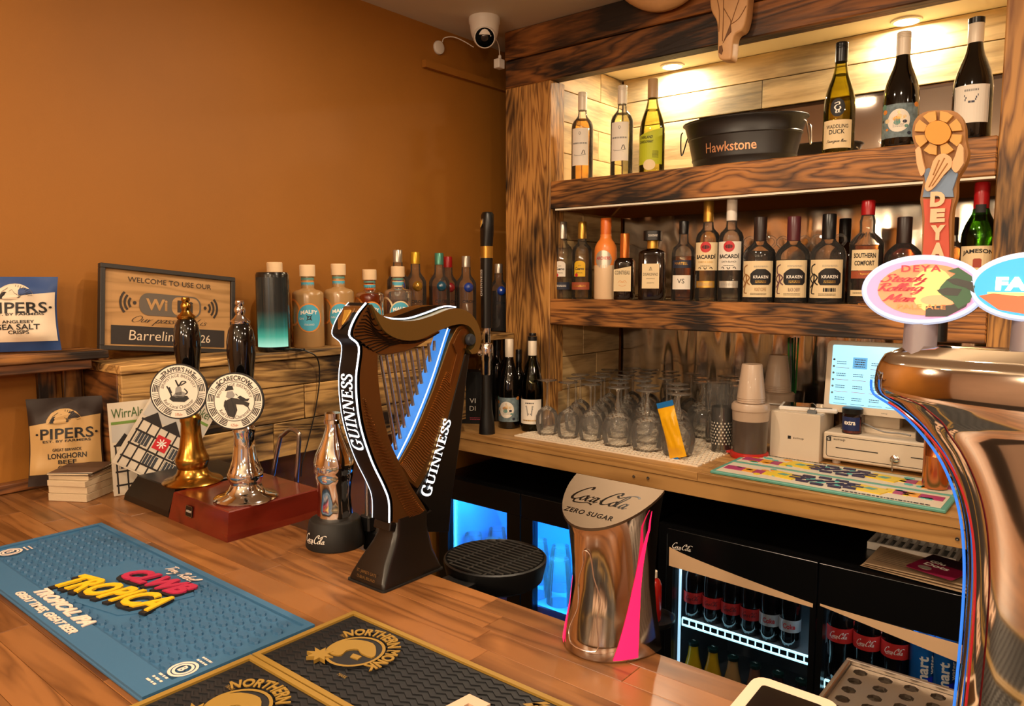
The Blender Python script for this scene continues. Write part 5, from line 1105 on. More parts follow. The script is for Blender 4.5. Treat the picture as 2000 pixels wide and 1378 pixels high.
# ================================================================ soft-drink tower
KX0, KX1, KY = -.570, -.438, .835
kc = Vector(((KX0+KX1)/2, KY, BAR))
ck = thing('cola_tower', 'chrome waisted cola dispenser tower with glowing pink-red side panels', 'drink tower', kc)
def dsec(hw, dp, z, n=28, slope=0):
    """D-shaped section: straight back along X, bowed front to -Y"""
    o = []
    for i in range(n+1):
        a = PI + PI*i/n; x = hw*math.cos(a); y = dp*math.sin(a) * (1 - .10*abs(math.cos(a))**4); o.append((x, y, z + slope*(-y)))
    return o
ZT = Py(1130, 930, KY).z - BAR
prof_k = [(0, .0655, .082), (.003, .067, .084), (.02, .0645, .080), (.05, .059, .073), (.085, .0555, .069), (.115, .0565, .072), (.14, .060, .078), (.165, .065, .086)]
hwT, dpT = .066, .088
secs = [dsec(hw, dp, z) for z, hw, dp in prof_k]; zl = prof_k[-1][0]
slope = -.038/.088
secs = secs[:-2] + [dsec(.060, .079, ZT-.036, slope=slope*.45), dsec(hwT, dpT, ZT, slope=slope)]
obj('chrome_body', MB().loft(secs), mat('tower_chrome', '#cfc4ba', .10, 1.0), ck, smooth=50)
obj('top_plate', MB().loft([dsec(hwT*1.012, dpT*1.012, ZT+.0005, slope=slope), dsec(hwT*1.012, dpT*1.012, ZT+.004, slope=slope)]), mat('brushed_bronze_plate', '#5f5040', .45, .9, bump=.05, bscale=90), ck, smooth=30)
pr = math.atan(slope)*-1
text('raised_lettering', '', .092, .036, BLACKG, ck, (0, -dpT*.40, ZT+.0042+slope*dpT*.40), rot=(pr, 0, 0), src=cola(), flat=True)
text('raised_lettering', 'ZERO SUGAR', .072, .0085, BLACKG, ck, (-.004, -dpT*.74, ZT+.0042+slope*dpT*.74), rot=(pr, 0, 0), flat=True, bold=.02, spacing=1.15)
PINK = mat('lit_pink_red', '#ff1040', .3, emit=(1.0, .015, .10), es=1.15)
def side_panel(sgn):
    V = []; n = 24
    for k in range(n+1):
        s = k/n; z = .004 + s*(ZT-.012)
        for (z0, h0, d0), (z1, h1, d1) in zip(prof_k, prof_k[1:]):
            if z0 <= z <= z1+1e-6: g = (z-z0)/(z1-z0); hw = h0+(h1-h0)*g; dp = d0+(d1-d0)*g; break
        else: hw, dp = hwT, dpT
        c = .47 + .33*s**1.1 + .05*math.sin(s*PI); wd_ = .012 + .26*(1-s)**1.5 ; 
        for j in range(5):
            a = (c + wd_*(j/4 - .35)); a = min(max(a, .02), .97) * PI/2
            ang = 3*PI/2 + sgn*a; x = hw*math.cos(ang); y = dp*math.sin(ang)*(1 - .10*abs(math.cos(ang))**4); zz = z + (max(0, (s-.9)/.1))*slope*(-y)*.9
            V.append((x*1.006, y*1.006 - .0003, zz))
    F = [(k*5+j, k*5+j+1, (k+1)*5+j+1, (k+1)*5+j) for k in range(n) for j in range(4)]
    obj('lit_side_panel', MB().add(V, F), PINK, ck, smooth='all')
side_panel(1); side_panel(-1)
# bottle outline engraved on the front
bo = [(-.028, .020), (-.020, .012), (.012, .012), (.020, .020), (.014, .05), (.016, .075), (.008, .105), (.006, .135), (-.004, .137), (-.006, .12), (-.018, .09), (-.016, .06), (-.028, .03), (-.028, .020)]
pts = []
for x, z in spline(bo, 3):
    for (z0, h0, d0), (z1, h1, d1) in zip(prof_k, prof_k[1:]):
        if z0 <= z <= z1+1e-6: g = (z-z0)/(z1-z0); hw = h0+(h1-h0)*g; dp = d0+(d1-d0)*g; break
    ca = x/hw; ang = math.acos(max(-1, min(1, ca))); y = -dp*math.sin(ang)*(1-.10*abs(ca)**4); pts.append((x, y-.0003, z))
obj('engraved_outline', MB().tube(pts, .0007, 5, cap=False), mat('engraving', '#e0d4d0', .2, .9), ck, smooth=True)
# ================================================================ chrome bottle-shaped tap
p = Pz(645, 1064, BAR); kb = thing('cola_bottle_tap', 'chrome soda-bottle shaped dispenser on a black conical base', 'drink tap', (p.x, p.y+.012, BAR))
hcb = Py(652, 806, p.y+.012).z - BAR
obj('base', MB().lathe([(0, 0), (.052, 0), (.053, .003), (.046, .045), (.043, .048), (0, .048)], 36), BLACKM, kb, smooth=True)
text('lettering', '', .050, .020, INKW, kb, (0, 0, .022), rot=(0, 0, .15), cyl=.0505, src=cola(), off=.0012)
h0 = .046; hh = hcb - h0
kp = [(0, .029), (.05, .030), (.12, .029), (.22, .0275), (.36, .031), (.42, .0335), (.44, .0325), (.46, .0345), (.54, .0345), (.62, .031), (.70, .024), (.78, .0175), (.86, .0135), (.90, .0125), (.905, .0155), (.94, .0158), (.945, .0145), (1, .0142)]
V = []; n = 40
for s, r in kp:
    for i in range(n):
        a = 2*PI*i/n; fl_ = 1 + (.035*abs(math.sin(a*5)) if (s < .36 or .46 < s < .8) else 0); V.append((r*fl_*math.cos(a), r*fl_*math.sin(a), h0+s*hh))
F = [(j*n+i, j*n+(i+1) % n, (j+1)*n+(i+1) % n, (j+1)*n+i) for j in range(len(kp)-1) for i in range(n)] + [tuple((len(kp)-1)*n+i for i in range(n))]
obj('bottle_body', MB().add(V, F), CHROME, kb, smooth=50)
text('embossed_word', '', .045, .016, CHROME, kb, (0, 0, h0+hh*.50), rot=(0, 0, .15), cyl=.0352, src=cola(), off=.0008)
obj('bracket', MB().box(.02, .06, .045, .075, -.02, .02, bev=.003), BLACK, kb)
obj('steel_rod', MB().tube([(.036, .045, .02), (.038, .045, .17)], .005, 10), STEEL, kb, smooth=True); obj('rod_foot', MB().box(.024, .050, .035, .056, .02, .05, bev=.003), BLACK, kb)
# ================================================================ hand pumps
BH = .055
def pbox(nm, lab, x0, x1, y0, y1, m, tp):
    t = thing(nm, lab, 'pump block', ((x0+x1)/2, (y0+y1)/2, BAR)); w, h = (x1-x0)/2, (y1-y0)/2
    o = obj('casing', MB().loft([[(-w, -h, 0), (w, -h, 0), (w, h, 0), (-w, h, 0)], [(-w+.002, -h+.002, .012), (w-.002, -h+.002, .012), (w-.002, h, .012), (-w+.002, h, .012)], [(-w+tp, -h+tp*.6, BH-.002), (w-.004, -h+tp*.6, BH-.002), (w-.004, h-.002, BH-.002), (-w+tp, h-.002, BH-.002)], [(-w+tp+.002, -h+tp*.6+.002, BH), (w-.006, -h+tp*.6+.002, BH), (w-.006, h-.004, BH), (-w+tp+.002, h-.004, BH)]]), m, t)
    return t
MAHOG = wood('mahogany_polish', '#6a1f12', '#46120a', 1, 10, 0, rough=.22, bump=.05, coat=.6)
b1 = pbox('pump_block', 'worn black wooden block carrying the brass hand pump', -1.663, -1.462, .694, .90, mat('worn_black_lacquer', '#14100e', .35, vary=.4, bscale=30), .03)
b2 = pbox('pump_block', 'polished mahogany block with small metal plate carrying the chrome hand pump', -1.458, -1.237, .692, .90, MAHOG, .012)
pl = obj('name_plate', MB().prism(rrect(.026, .022, .003), -.001, 0), BLACK, b2, (-.03, -.1035+.0022, .030), rot=(-.12, 0, 0)); text('lettering', 'ANGRAM', .019, .0045, INKW, pl, (0, -.0014, 0)); 
obj('plate_rim', MB().add(*[(lambda V, F: ([(x, -.0013, y) for x, y, _ in V], F))(*pen([rrect(.024, .02, .003) + [rrect(.024, .02, .003)[0]]], .0012, 1, smooth=False))][0]), STEEL, pl)
PUMPW = mat('ebony_lacquer', '#070606', .10, coat=.8)
def pump(u, v, lab, m, vtip, clip_uv, clip_r, name1, abv, art):
    p = Pz(u, v, BAR+BH); H = Py(u-4, vtip, p.y).z - BAR - BH; zq = BAR + BH
    t = thing('hand_pump', lab, 'beer pump', (p.x, p.y, zq))
    zz = lambda vv: Py(u, vv, p.y).z - zq
    k = H/.43
    obj('pump_body', MB().lathe([(0, 0), (.058, 0), (.060, .003), (.056, .007), (.040, .012), (.032, .020), (.0285, .03), (.031, .036), (.0335, .044), (.0335, .052), (.030, .058), (.024, .075), (.0205, .098), (.019, .125), (.021, .130), (.021, .138), (.017, .142), (0, .143)], 36), m, t, smooth=True)
    obj('shank', MB().lathe([(0, .142), (.012, .142), (.012, .20), (0, .2)], 16), m, t, smooth=True)
    h0 = .185; h1 = H-.045
    obj('handle', MB().lathe([(.013, h0), (.0165, h0+.004), (.0185, h0+.02), (.0225, h0+(h1-h0)*.4), (.0262, h0+(h1-h0)*.62), (.026, h0+(h1-h0)*.78), (.0225, h0+(h1-h0)*.92), (.0175, h1-.002), (.0155, h1)], 28), PUMPW, t, smooth=True)
    obj('finial', MB().lathe([(.0165, h1), (.018, h1+.002), (.018, h1+.006), (.012, h1+.011), (.008, h1+.017), (.0095, h1+.022), (.0105, h1+.027), (.0085, h1+.032), (.006, h1+.034), (.0085, h1+.039), (.0075, H-.001), (0, H)], 24), m, t, smooth=True)
    # round pump clip
    q = Py(*clip_uv, p.y - .045)
    fz = math.atan2(-(q.x), q.y) * .72
    c = thing('pump_clip', lab.replace('hand pump with ebony handle', 'pump clip').split(',')[0] if False else art[2], 'pump clip', (q.x, q.y, q.z), rot=(-.08, .0, fz), group='round ale badges')
    r = clip_r; Rm = Matrix.Rotation(PI/2, 4, 'X')
    ds = obj('badge_disc', MB().lathe([(0, -.004), (r*.985, -.004), (r, -.002), (r, .002), (r*.985, .003), (0, .003)], 48, Rm), INK, c, smooth=40)
    obj('white_ring', MB().lathe([(0, .0032), (r*.945, .0032), (r*.945, .0036), (0, .0036)], 48, Rm), P_WHITE, ds)
    # maze bands at the sides: arcs of nested lines
    mz = MB()
    for s in (-1, 1):
        for k_ in range(26):
            a = (-.30 + (.95+.30)*(k_/25) ) ; a = -PI*.40 + PI*.62*(k_/25)
            ang = a if s > 0 else PI - a
            r0, r1 = r*.70, r*.915; tw_ = .012
            if (k_ // 4) % 2: 
                mz.add([(rr*math.cos(ang+da), -.0039, rr*math.sin(ang+da)) for rr, da in ((r0, -tw_), (r1, -tw_), (r1, tw_), (r0, tw_))], [(0, 1, 2, 3)])
            else:
                rr = r0 + (r1-r0)*((k_ % 4)+.5)/4; da = PI*.62/26*2; a0 = (-PI*.40 + PI*.62*((k_//4*4+2)/25)); a0 = a0 if s > 0 else PI-a0
                pts = [a0 - da + 2*da*j/6 for j in range(7)]
                mz.add([((rr+e)*math.cos(x_), -.0039, (rr+e)*math.sin(x_)) for x_ in pts for e in (-.0009, .0009)], [(2*j, 2*j+2, 2*j+3, 2*j+1) for j in range(6)])
    o_ = obj('maze_border', mz, INK, ds, fix=False); o_['kind'] = 'stuff'
    obj('inner_rule', MB().tube([(r*.68*math.cos(a), -.0039, r*.68*math.sin(a)) for a in [2*PI*i/48 for i in range(49)]], .0007, 4), INK, ds)
    obj('inner_field', MB().lathe([(0, .0038), (r*.675, .0038), (r*.675, .0039), (0, .0039)], 40, Rm), P_WHITE, ds)
    text('lettering', name1, r*1.25, r*.17, INK, ds, (0, -.0043, 0), arc=(r*.81, PI/2), bold=.015)
    text('lettering', 'BRIMSTAGE BREWERY', r*1.55, r*.105, mat('grey_ink', '#5a5450', .6), ds, (0, -.0043, 0), arc=(r*.575, PI/2))
    text('lettering', 'Real Local Character', r*1.15, r*.12, INK, ds, (0, -.0043, 0), arc=(r*.56, -PI/2, -1), shear=.2)
    pl_ = decal('strength_panel', [(-r*.2, -r*.92), (r*.2, -r*.92), (r*.16, -r*.72), (-r*.16, -r*.72)], P_WHITE, ds, (0, -.0040, 0)); text('lettering', abv, r*.26, r*.10, mat('rust_ink', '#b0683c', .6), pl_, (0, -.0008, -r*.82))
    for nm, pol, mm in art[0]: decal(nm, [(x*r, y*r) for x, y in pol], mm, ds, (0, -.0042, 0), off=.0002)
    for nm, st_, wd_ in art[1]: 
        v_, f_ = pen([[(x*r, y*r) for x, y in s] for s in st_], wd_*r, .5); obj(nm, MB().add([(x, -.0046, y) for x, y, _ in v_], f_), INK, ds, fix=False)
    obj('clip_back', MB().box(-.012, .012, .003, .030, -.014, .014, bev=.002), BLACK, ds)
    return t
hareA = [('hare_body', [(-.12, -.08), (-.10, .12), (-.02, .20), (.08, .16), (.12, -.02), (.10, -.12), (-.06, -.14)], GREY), ('hare_base', [(-.32, -.26), (-.2, -.36), (.2, -.38), (.36, -.26), (.3, -.16), (-.26, -.16)], INK), ('rock', [(-.2, -.14), (-.1, -.22), (.18, -.2), (.28, -.08), (.14, .0), (-.1, -.04)], GREY)]
hareB = [('hare_ears', [[(0, .18), (-.10, .42), (-.05, .3), (.02, .2)], [(.03, .2), (.12, .36), (.26, .34), (.08, .22)], [(-.4, .2), (-.28, -.05), (-.2, -.3)], [(-.32, .16), (-.24, -.05)], [(.2, .1), (.3, -.02), (.24, -.1)]], .05)]
scarA = [('scarecrow_coat', [(-.34, .0), (-.36, -.16), (-.22, -.5), (.0, -.56), (.1, -.3), (.05, -.1), (.3, -.12), (.46, -.22), (.52, -.06), (.1, .1), (-.1, .12)], mat('soft_black_ink', '#2d2926', .7)), ('scarecrow_head', [(-.28, .16), (-.24, .34), (-.06, .36), (.02, .22), (-.04, .12), (-.2, .1)], GREY), ('crow', [(.10, .14), (.2, .2), (.4, .08), (.52, .1), (.46, .0), (.24, .02)], INK), ('scarecrow_hat', [(-.32, .36), (-.02, .40), (-.06, .54), (-.22, .54)], INK)]
scarB = [('straw_lines', [[(.12, .2), (.04, .26)], [(.46, -.2), (.54, -.34)], [(-.1, .1), (0, -.3), (-.02, -.6)], [(-.26, 0), (-.2, -.4)], [(-.3, .05), (-.3, -.3)]], .03)]
pump(377, 940, 'brass hand pump with ebony handle on the worn black block', BRASS, 580, (350, 764), .055, "TRAPPER'S HAT", '3.8%abv', (hareA, hareB, 'round ale badge with a hare drawing clipped to the brass pump'))
pump(481, 972, 'chrome hand pump with ebony handle on the mahogany block', CHROME, 586, (459, 783), .0525, 'SCARECROW', '4.2%abv', (scarA, scarB, 'round ale badge with a scarecrow drawing clipped to the chrome pump'))
# bent steel pipe
a, b = Pz(531, 950, BAR+.0), Pz(577, 945, BAR); y_ = .915
q0, q1, q2, q3 = (Py(u, v, y_) for u, v in ((530, 945), (548, 862), (584, 860), (578, 950)))
t = thing('steel_hook', 'bent stainless steel tube standing behind the mahogany pump block', 'tube', (q0.x, y_, BAR-.03))
tm = Py(568, 838, y_)
pp = [(q0.x, q0.z-.02), (q0.x, q0.z), (q1.x-.005, q1.z), (Py(554, 848, y_).x, Py(554, 848, y_).z), (tm.x, tm.z), (Py(582, 845, y_).x, Py(582, 845, y_).z), (q2.x, q2.z), (q3.x, q3.z), (q3.x-.001, q3.z-.04)]
obj('tube', MB().tube(spline([(x-q0.x, 0, z-BAR+.03) for x, z in pp], 5), .0048, 10), STEEL, t, smooth=True)
obj('foot_plate', MB().box(-.02, .07, -.10, .015, -.012, .006), BLACK, t)
# ================================================================ bar mats
BLUE = mat('blue_rubber', '#35648a', .55, bump=.05); BLUE2 = mat('blue_rubber_tread', '#315e84', .5)
X0, X1, Y0, Y1 = -1.507, -.826, .353, .586
t = thing('blue_bar_mat', 'long blue rubber bar mat with raised yellow and crimson lettering', 'bar mat', ((X0+X1)/2, (Y0+Y1)/2, BAR)); W_, D_ = (X1-X0)/2, (Y1-Y0)/2
obj('rubber_base', MB().box(-W_, W_, -D_, D_, 0, .006, bev=.002), BLUE, t)
obj('raised_border', MB().box(-W_+.001, W_-.001, D_-.011, D_-.001, .006, .009).box(-W_+.001, -W_+.011, -D_+.04, D_-.011, .006, .009).box(W_-.011, W_-.001, -D_+.04, D_-.011, .006, .009).box(-W_+.001, W_-.001, -D_+.001, -D_+.04, .006, .009), BLUE, t)
pm_ = None; sx, sy = .0262, .0172
hexp = [(-.011, 0), (-.0085, -.004), (-.003, -.0046), (0, -.0066), (.003, -.0046), (.0085, -.004), (.011, 0), (.0085, .004), (.003, .0046), (0, .0066), (-.003, .0046), (-.0085, .004)]
me = MB().add([(x, y, 0) for x, y in hexp] + [(x*.9, y*.88, .003) for x, y in hexp], [tuple(range(12, 24))] + [(i, (i+1) % 12, (i+1) % 12+12, i+12) for i in range(12)]).mesh('tread'); me.materials.append(BLUE2)
cnt_ = 0; rest = MB()
for j in range(10):
    for i in range(26):
        x = -W_+.026 + i*sx + (sx/2 if j % 2 else 0); y = -D_+.052 + j*sy
        if x > W_-.022 or y > D_-.018: continue
        if -.10 < x < .125 and -.064 < y < .072: continue
        if (x < -W_+.075 and y < -.02) or (x > W_-.045 and y < -.015): continue
        if -.03 < x < .09 and y > .068: continue
        obj('tread', me, BLUE2, t, (x, y, .006))
YELR = mat('yellow_raised_rubber', '#e8b81c', .5); CRIM = mat('crimson_raised_rubber', '#b3244c', .5); PALR = mat('pale_raised_rubber', '#e6cfc0', .5)
obj('word_plate', MB().prism([(-.10, -.045), (-.06, .0), (-.05, .05), (.09, .074), (.12, .06), (.11, .02), (.13, .0), (.10, -.04), (.0, -.062), (-.08, -.06)], .006, .0075, 'z'), BLUE, t)
yo = .022; k1 = dict(flat=True, ext=.03, shear=.35)
k2 = dict(k1, rot=(0, 0, .24)); text('word_shadow', 'TROPICA', .214, .054, INK, t, (.022, -.018, .0076), bold=.07, **k2); text('raised_word', 'TROPICA', .206, .049, YELR, t, (.024, -.0135, .0098), bold=.03, **k2)
k3 = dict(k1, rot=(0, 0, .17)); text('word_shadow', 'CLWB', .150, .044, INK, t, (.034, .043, .0076), bold=.08, **k3); text('raised_word', 'CLWB', .145, .040, CRIM, t, (.036, .047, .0098), bold=.05, **k3)
text('raised_word', '', .09, .026, PALR, t, (.030, .086, .0085), flat=True, src=cursive('Tiny Rebel', .22))
text('raised_word', 'TROPICAL IPA', .180, .019, PALR, t, (.017, -.0795, .0094), bold=.04, **k1); text('raised_word', 'GREAT TIMES, GREAT BEER', .205, .014, PALR, t, (.013, -.1035, .0094), bold=.03, **k1)
for (lx, ly, rz) in ((W_-.024, -D_+.060, 0), (-W_+.048, -D_+.065, 0)):
    e = obj('emblem', MB().add(*[(lambda V, F: ([(x, y, 0) for x, y, _ in V], F))(*pen([ell(.016, .016, 24) + [(.016, 0)], ell(.011, .011, 24) + [(.011, 0)]], .0035, 1, smooth=False))][0]), PALR, t, (lx, ly, .0095)); text('lettering', 'B', .008, .012, PALR, e, (0, 0, .0004), flat=True, bold=.04); text('emblem_marks', '', .022, .010, PALR, e, (.002, .026, 0), flat=True, src=scrib(2, 3, 41)); text('emblem_marks', '', .022, .018, PALR, e, (-.002, -.030, 0), flat=True, src=scrib(3, 2, 42))
GLD2 = mat('old_gold_rubber', '#96752f', .5); DKR = mat('charcoal_rubber', '#17191d', .5)
def nm_mat(y0, y1, lab):
    x0, x1 = -.822, -.12; t = thing('black_bar_mat', lab, 'bar mat', ((x0+x1)/2, (y0+y1)/2, BAR), group='charcoal and gold rubber bar mats'); w, d = (x1-x0)/2, (y1-y0)/2
    obj('rubber_base', MB().box(-w, w, -d, d, 0, .005, bev=.001), DKR, t)
    obj('gold_border', MB().box(-w, w, d-.007, d, .005, .008).box(-w, w, -d, -d+.007, .005, .008).box(-w, -w+.008, -d+.007, d-.007, .005, .008).box(w-.008, w, -d+.007, d-.007, .005, .008), GLD2, t)
    zg = MB(); nz = 15
    for j in range(nz):
        y = -d+.014 + j*(2*d-.028)/(nz-1); pts = [(-w+.012 + i*.0095, y + (.0028 if i % 2 else -.0028), .0052) for i in range(int((2*w-.024)/.0095))]
        zg.tube(pts, .0019, 4)
    o = obj('zigzag_tread', zg, DKR, t); o['kind'] = 'stuff'
    lx, ly = -w+.097, .004; R = .036
    e = obj('monk_badge', MB().prism(ell(R, R, 32), 0, .0035, 'z'), DKR, t, (lx, ly, .0055))
    ring = pen([ell(R, R, 36) + [(R, 0)]], .004, 1, smooth=False); obj('badge_ring', MB().add([(x, y, .0042) for x, y, _ in ring[0]], ring[1]), GLD2, e, fix=False)
    obj('monk_hood', MB().prism(spline([(-.030, -.018), (-.034, .0), (-.022, .018), (.004, .026), (.026, .012), (.03, .002), (.012, .0), (.0, .004), (-.008, -.006), (-.004, -.018), (-.012, -.024), (-.024, -.024)], 3), .0035, .0055, 'z'), GLD2, e)
    obj('monk_beard', MB().prism([(.004, -.006), (.018, -.004), (.02, -.012), (.008, -.014)], .0035, .005, 'z'), GLD2, e)
    st_ = [( (.020 if i % 2 else .010)*math.cos(PI*i/8), (.016 if i % 2 else .008)*math.sin(PI*i/8)) for i in range(16)]
    obj('star_burst', MB().prism([(x-.026, y-.034) for x, y in st_], .001, .0058, 'z'), GLD2, e)
    text('raised_word', 'NORTHERN MONK', .155, .017, GLD2, e, (0, 0, .0045), flat=True, arc=(R+.013, PI*.37), ext=.03, bold=.03, spacing=1.05)
    text('raised_word', 'TRADE', .015, .005, GLD2, e, (-.045, .018, .003), flat=True); text('raised_word', 'MARK', .015, .005, GLD2, e, (.034, -.046, .003), flat=True)
    text('raised_word', 'FAITH', .185, .06, mat('cream_raised_rubber', '#d9b79c', .5), t, (.015, -.012, .0055), flat=True, ext=.06, bold=.05, shear=.12)
    text('raised_word', '', .16, .030, GLD2, t, (.06, .054, .0075), flat=True, src=cursive('Keep The', .24))
    return t
nm_mat(.4875, .6475, 'charcoal rubber bar mat with gold border lying against the open bar edge')
nm_mat(.325, .4855, 'charcoal rubber bar mat with gold border, second of the pair, below the other')
# ================================================================ beer-mat sized cards, leaflets, magazines, crisps
a = Pz(130, 974, BAR)
CARD = mat('card_edges', '#cbb696', .75, bump=.4, bscale=400)
ca = Pz(98, 972, BAR); cb = Pz(165, 975, BAR); cd = Pz(205, 955, BAR)
ex = (cb-ca); ey = (cd-cb); an = math.atan2(ex.y, ex.x); lx_, ly_ = ex.length, ey.length*1.15
nC = 5; z = BAR + .0003
for k, (th, off, lab) in enumerate(((.017, 0, 'thick bundle of cream flyers, lowest in the pile before the beef crisps'), (.016, .0015, 'bundle of cream flyers second from the bottom of the pile'), (.013, -.001, 'bundle of cream flyers in the middle of the pile'), (.010, .003, 'tilted bundle of flyers near the top of the pile'), (.004, -.002, 'dark printed flyers lying on top of the pile'))):
    t = thing('flyer_bundle', lab, 'flyers', (ca.x+ex.x/2-off, ca.y+ex.y/2 + ey.y/2+off, z), rz=an + (.0, .01, -.015, .06, .10)[k], group='pile of flyers')
    obj('paper_stack', MB().box(-lx_*.55, lx_*.55, -ly_*.5, ly_*.5, 0, th-.0006, bev=.0006), CARD, t)
    if k >= 3:
        for j in range(3): obj('top_sheet', MB().box(-lx_*.55, lx_*.6, -ly_*.5, ly_*.55, 0, .0006), (INK, CREAM, mat('brown_print', '#5a4030', .6))[j], t, (0, .001*j, th-.0005+.0008*j), (0, 0, .05*j))
        z += .0022
    z += th
# green leaflet
q = Pz(222, 962, BAR); t = thing('green_leaflet', 'slim curled green and cream leaflet standing by the flyers', 'leaflet', (q.x-.005, q.y+.012, BAR), rz=.75)
obj('sheet', MB().grid(lambda a, b: ((a-.5)*.045, .012*math.sin(b*2.2+a)+.012*b, .105*b*(1-.15*a)), 6, 10), mat('leaf_green', '#4d6a2c', .6), t, smooth='all')
obj('cream_corner', MB().add([(-.022, -.001, .0), (.02, -.001, .0), (.02, -.001, .004), (-.022, -.001, .004)], [(0, 1, 2, 3)]), CREAM, t); obj('ribbon', MB().grid(lambda a, b: (-.002+a*.012, .010*math.sin((.35+b*.65)*2.2+.6)+.012*(.35+b*.65)-.0012, .105*(.35+b*.65)*.95), 2, 6), mat('pale_lime', '#c8c46a', .6), t)
# magazines
MGR = mat('mag_green', '#6a8a3c', .6); MGK = mat('mag_tudor_black', '#221d1c', .6); MGW = mat('mag_white', '#cfc3b0', .6)
def mag(corners_uv, x, lab, rot=(0, 0, 0), z0=BAR, wdt=.148, hgt=.205):
    p = Px(*corners_uv, x)
    t = thing('pub_magazine', lab, 'magazine', (p.x, p.y, z0), rot=rot, group='pub magazines')
    o = obj('cover', MB().box(0, wdt, 0, .003, 0, hgt), MGW, t)
    y = -.0004
    text('masthead', 'WirrAle Drinker', wdt*.92, .021, mat('mag_title_green', '#3a5a2a', .6), o, (wdt*.5, y-.0004, hgt-.024), bold=.0)
    decal('green_bar', rect(.004, wdt-.004, 0, .006), MGR, o, (0, y, hgt-.048))
    decal('sky', rect(.004, wdt-.004, .118, hgt-.050), mat('mag_sky', '#b9b5ae', .6), o, (0, y+.0002, 0))
    for k in range(3): decal('roof', [(.01+k*.045, .112), (.03+k*.045, .136), (.054+k*.045, .112)], MGK, o, (0, y-.0003, 0))
    decal('timber_front', rect(.006, wdt-.006, .004, .112), MGW, o, (0, y, 0))
    for k in range(7): decal('timber', rect(.008+k*.021, .0115+k*.021, .004, .112), MGK, o, (0, y-.0002, 0))
    for zc_ in (.02, .05, .082, .108): decal('timber', rect(.006, wdt-.006, zc_, zc_+.004), MGK, o, (0, y-.0003, 0))
    for (xx, zz_) in ((.015, .058), (.052, .024), (.098, .056), (.098, .024)):
        decal('window', rect(xx, xx+.03, zz_, zz_+.024), mat('mag_pane', '#3a3f46', .5), o, (0, y-.0004, 0))
        for j in range(4): decal('glazing_bar', rect(xx+.007*j+.001, xx+.007*j+.0022, zz_, zz_+.024), MGW, o, (0, y-.0006, 0))
    sg = decal('red_sign', rect(.056, .088, .062, .094), RED, o, (0, y-.0006, 0)); text('sign_mark', '', .022, .022, INKW, sg, (.072, -.0006, .078), src=pen([[(-1, 0), (1, 0)], [(0, -1), (0, 1)], [(-.7, -.7), (.7, .7)], [(-.7, .7), (.7, -.7)]], .22, 1))
    return t
mag((222, 945), -1.698, 'pub magazine with timbered inn cover standing against the ledge boards', rot=(-.08, .0, 1.45), z0=BAR+.001)
m2 = mag((250, 968), -1.668, 'second pub magazine tilted over onto the first behind the brass pump', z0=BAR+.002)
m2.matrix_world = Matrix.Translation((-1.667, .675, BAR+.085)) @ Matrix.Rotation(1.45, 4, 'Z') @ Matrix.Rotation(-.10, 4, 'X') @ Matrix.Rotation(.60, 4, 'Y')
